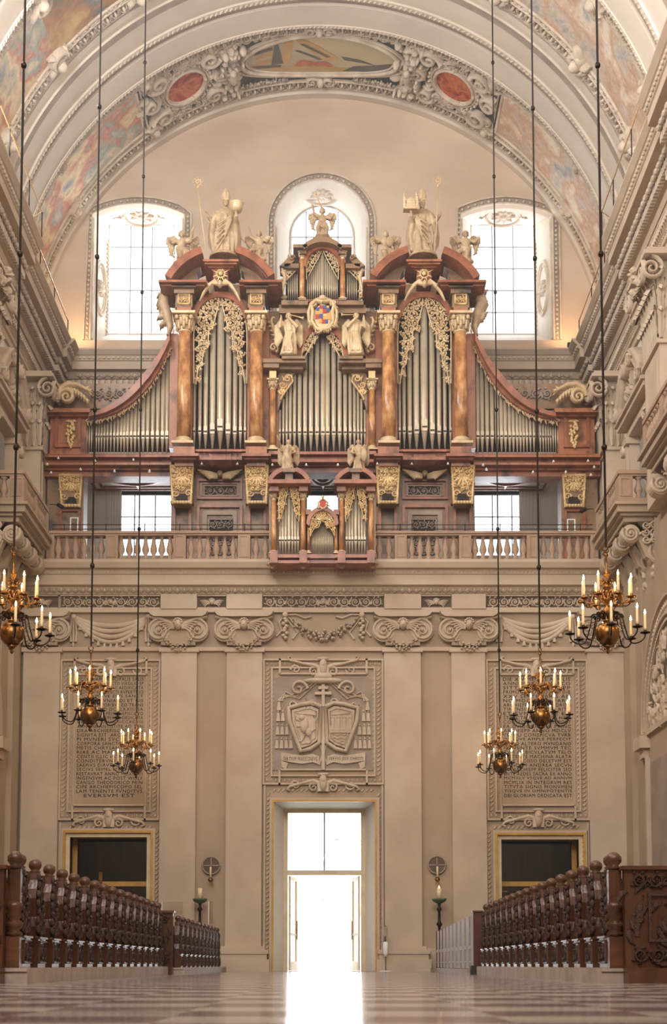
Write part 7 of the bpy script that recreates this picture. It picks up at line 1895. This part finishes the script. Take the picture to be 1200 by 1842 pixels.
for px, ytop, Y, lb in ((360, 1598, 41.1, 'tall bronze candlestick with green dish and thick candle beside the left wall'), (790, 1598, 41.1, 'tall bronze candlestick with green dish and lit candle beside the right wall')):
    X, Z = P(px, ytop, Y); t = thing('candlestick', lb, 'candlestick', (X, Y, 0)); zd = Z - .36
    q = MB(); q.add(lathe([(.24, 0), (.25, .05), (.1, .12), (.05, .2), (.04, .6), (.08, .66), (.04, .72), (.035, zd - .75), (.09, zd - .66), (.04, zd - .58), (.035, zd - .3), (.08, zd - .24), (.035, zd - .16), (.05, zd - .04)], 14, (X, Y, 0))); q.build('stem', 'bronze_dark', t)
    q = MB(); q.add(lathe([(.04, zd - .08), (.17, zd - .02), (.21, zd + .04), (.19, zd + .06), (.05, zd + .03)], 16, (X, Y, 0)))
    for k in range(8): q.add(leaf(0, 0, PI / 2, .12, .03, .03), (lambda a: lambda u, v, n: (X + (.17 + v * .4) * math.cos(a) + u * math.sin(a), Y + (.17 + v * .4) * math.sin(a) + u * math.cos(a), zd + .04 + n))(k * .785))
    q.build('dish', 'green_dish', t)
    c_ = MB().add(lathe([(.065, zd + .04), (.065, Z), (.05, Z + .005)], 14, (X, Y, 0))).build('candle', 'candle_wax', t)
    if px > 600: MB().add(lathe([(.004, Z), (.016, Z + .025), (.003, Z + .075)], 8, (X, Y, 0))).build('flame', 'flame', t)
Y = 40.9; X, Z = P(694, 1748, Y)
t = thing('dispenser_stand', 'slim stand with white bottle dispenser right of the central doorway', 'stand', (X, Y, 0))
MB().add(lathe([(.18, 0), (.18, .015), (.02, .03)], 18, (X, Y, 0))).build('base', 'white_plastic', t); MB().add(tube([(X, Y, .02), (X, Y, 1.3)], .012)).build('rod', 'iron', t)
q = MB(); q.add(lathe([(.03, .42), (.06, .5), (.07, .82), (.03, .84)], 12, (X, Y - .05, 0))); q.build('bottle', 'white_plastic', t)
q = MB(); q.box(X - .06, X + .06, Y - .08, Y + .02, 1.0, 1.26); q.build('holder', 'stone_grey', t)
for x0, x1, ya, yb, lb in ((375, 383, 1621, 1662, 'narrow clear acrylic panel beside the left candlestick'), (291, 329, 1622, 1645, 'clear acrylic screen standing behind the far left pew front')):
    Y = 41.0; t = thing('acrylic_panel', lb, 'screen', (PX(x0, yb, Y), Y, 0)); q = MB(); q.pb(x0, x1, ya, yb, Y, Y + .012); q.build('sheet', 'acrylic', t)
    q = MB(); xc = PX((x0 + x1) / 2, ya, Y); q.box(xc - .1, xc + .1, Y - .1, Y + .12, 0, .02); q.box(PX(x0, ya, Y), PX(x0, ya, Y) + .02, Y - .01, Y + .02, 0, PZ(ya, Y)); q.build('foot', 'white_plastic', t)

# pale monument in the square outside, seen through the doorway
t = thing('monument', 'pale stone monument with figures seen faintly through the open doorway', 'monument', (-.3, 74, -.04))
q = MB(); q.box(-3.2, 2.6, 72, 76, -.04, 1.2); q.box(-2.4, 1.8, 72.5, 75.5, 1.2, 2.6); q.build('base', 'monument', t)
q = MB(); rnd = random.Random(3)
for k in range(34): a = rnd.uniform(0, 6.28); zz = 2.6 + k * .2; rr = 1.7 * (1 - k / 46); q.add(ell((-.3 + rr * math.cos(a), 74 + rr * math.sin(a), zz), (rnd.uniform(.4, .8), .5, rnd.uniform(.4, .8)), 9, 6))
q.build('rockwork', 'monument', t)
q = MB(); robe(q, (-.3, 74, 9.2), 2.6, .45, .2, 4); head(q, (-.3, 74, 11.6), .2, 0, 1); q.build('crowning_figure', 'monument', t)
for sx in (-2.6, 2.0):
    q = MB(); robe(q, (sx, 73, 2.6), 2.3, .4, .2, 5); head(q, (sx, 73, 4.7), .2, 0, 1); wing(q, (sx, 73.2, 4.3), 1 if sx > 0 else -1, 1.6); q.build('side_figure', 'monument', t)

# tiny lamps on wires under the organ, mirrors and spotlights by the loft piers
Yb = 42.6
_d = ['under the left end pier', 'under the left gilt pendant', 'lowest at the left end', 'under the first wing pipes', 'beside the left wall pier', 'over the left opening', 'under the middle of the left wing', 'over the right part of the left opening', 'left of the left winged head', 'right of the left winged head', 'left of the left warrior angel', 'right of the left warrior angel', 'between the two warrior angels', 'right of the right warrior angel', 'left of the right winged head', 'right of the right winged head']
WH = _d + ['just right of the right tower', 'under the right tower corner', 'over the right opening', 'under the middle of the right wing', 'above the right gilt console', 'under the right end pier', 'near the right wall', 'lowest at the right wall']
for k, (px, py) in enumerate(((105, 823), (145, 843), (85, 834), (171, 828), (92, 849), (206, 846), (240, 826), (269, 846), (363, 833), (427, 833), (490, 835), (551, 835), (608, 835), (679, 833), (741, 833), (806, 833), (869, 835), (875, 843), (959, 848), (996, 829), (1018, 848), (1058, 828), (1069, 839), (1063, 853))):
    X, Z = P(px, py, Yb); t = thing('hanging_bulb', 'tiny white bulb on a wire, %s' % WH[k], 'lamp', (X, Yb, Z), 'tiny bulbs on wires across the organ base')
    MB().add(lathe([(.045, -.05), (.03, -.01), (.012, .03)], 8, (X, Yb, Z))).build('bulb', 'white_plastic', t); MB().add(tube([(X, Yb, Z + .02), (X, Yb, Z + .28)], .005, 4)).build('wire', 'iron', t)
t = thing('wire', 'thin horizontal wire stretched across the front of the organ base', 'wire', (0, Yb, PZ(828, Yb)), local=True)
for py in (817.5, 831.5): MB().add(tube([(PX(84, py, Yb), 0, PZ(py, Yb) - PZ(828, Yb)), (PX(1072, py, Yb), 0, PZ(py, Yb) - PZ(828, Yb))], .006, 4)).build('strand', 'iron', t)
for x0, x1, ya, yb, lb in ((126, 141, 931, 958, 'small framed mirror on the left loft pier'), (1020, 1035, 934, 960, 'small framed mirror on the right loft pier')):
    Y = 43.2; X0, X1 = PX(x0, 945, Y), PX(x1, 945, Y); Z0, Z1 = PZ(yb, Y), PZ(ya, Y); t = thing('mirror', lb, 'mirror', (X0, Y, Z0)); q = MB()
    for f in frame_box(X0, X1, Z0, Z1, Y - .03, Y + .01, .035): q.add(f)
    q.build('frame', 'white_plastic', t); MB().box(X0 + .03, X1 - .03, Y - .005, Y, Z0 + .03, Z1 - .03).build('glass', 'door_glass', t)
for px, py, sd, lb in ((104, 908, 1, 'small black spotlight on the pier left of the loft'), (1054, 916, -1, 'small black spotlight on the pier right of the loft')):
    Y = 42.9; X, Z = P(px, py, Y); t = thing('spotlight', lb, 'lamp', (X, Y, Z)); MB().add(tube([(X, Y, Z), (X + sd * .16, Y - .05, Z - .09)], .06, 8)).build('housing', 'iron', t); MB().add(tube([(X - sd * .25, Y + .05, Z + .03), (X, Y, Z)], .014)).build('bracket', 'iron', t)
# ================================================================ HAZE
def haze():  # thin scattering volume added for the glare round the windows and lifted blacks
    m = bpy.data.materials.new('glow_haze'); m.use_nodes = True; nt = m.node_tree; nt.nodes.remove(nt.nodes['Principled BSDF'])
    v = nt.nodes.new('ShaderNodeVolumeScatter'); v.inputs['Color'].default_value = (1, .97, .93, 1); v.inputs['Density'].default_value = 0.0034; v.inputs['Anisotropy'].default_value = .25
    nt.links.new(v.outputs[0], nt.nodes['Material Output'].inputs['Volume']); MATS['haze'] = m
    o = MB().box(XA - HW + .02, XA + HW - .02, 20, YB - .02, .01, 29.9).build('haze', 'haze'); o['kind'] = 'stuff'
haze()
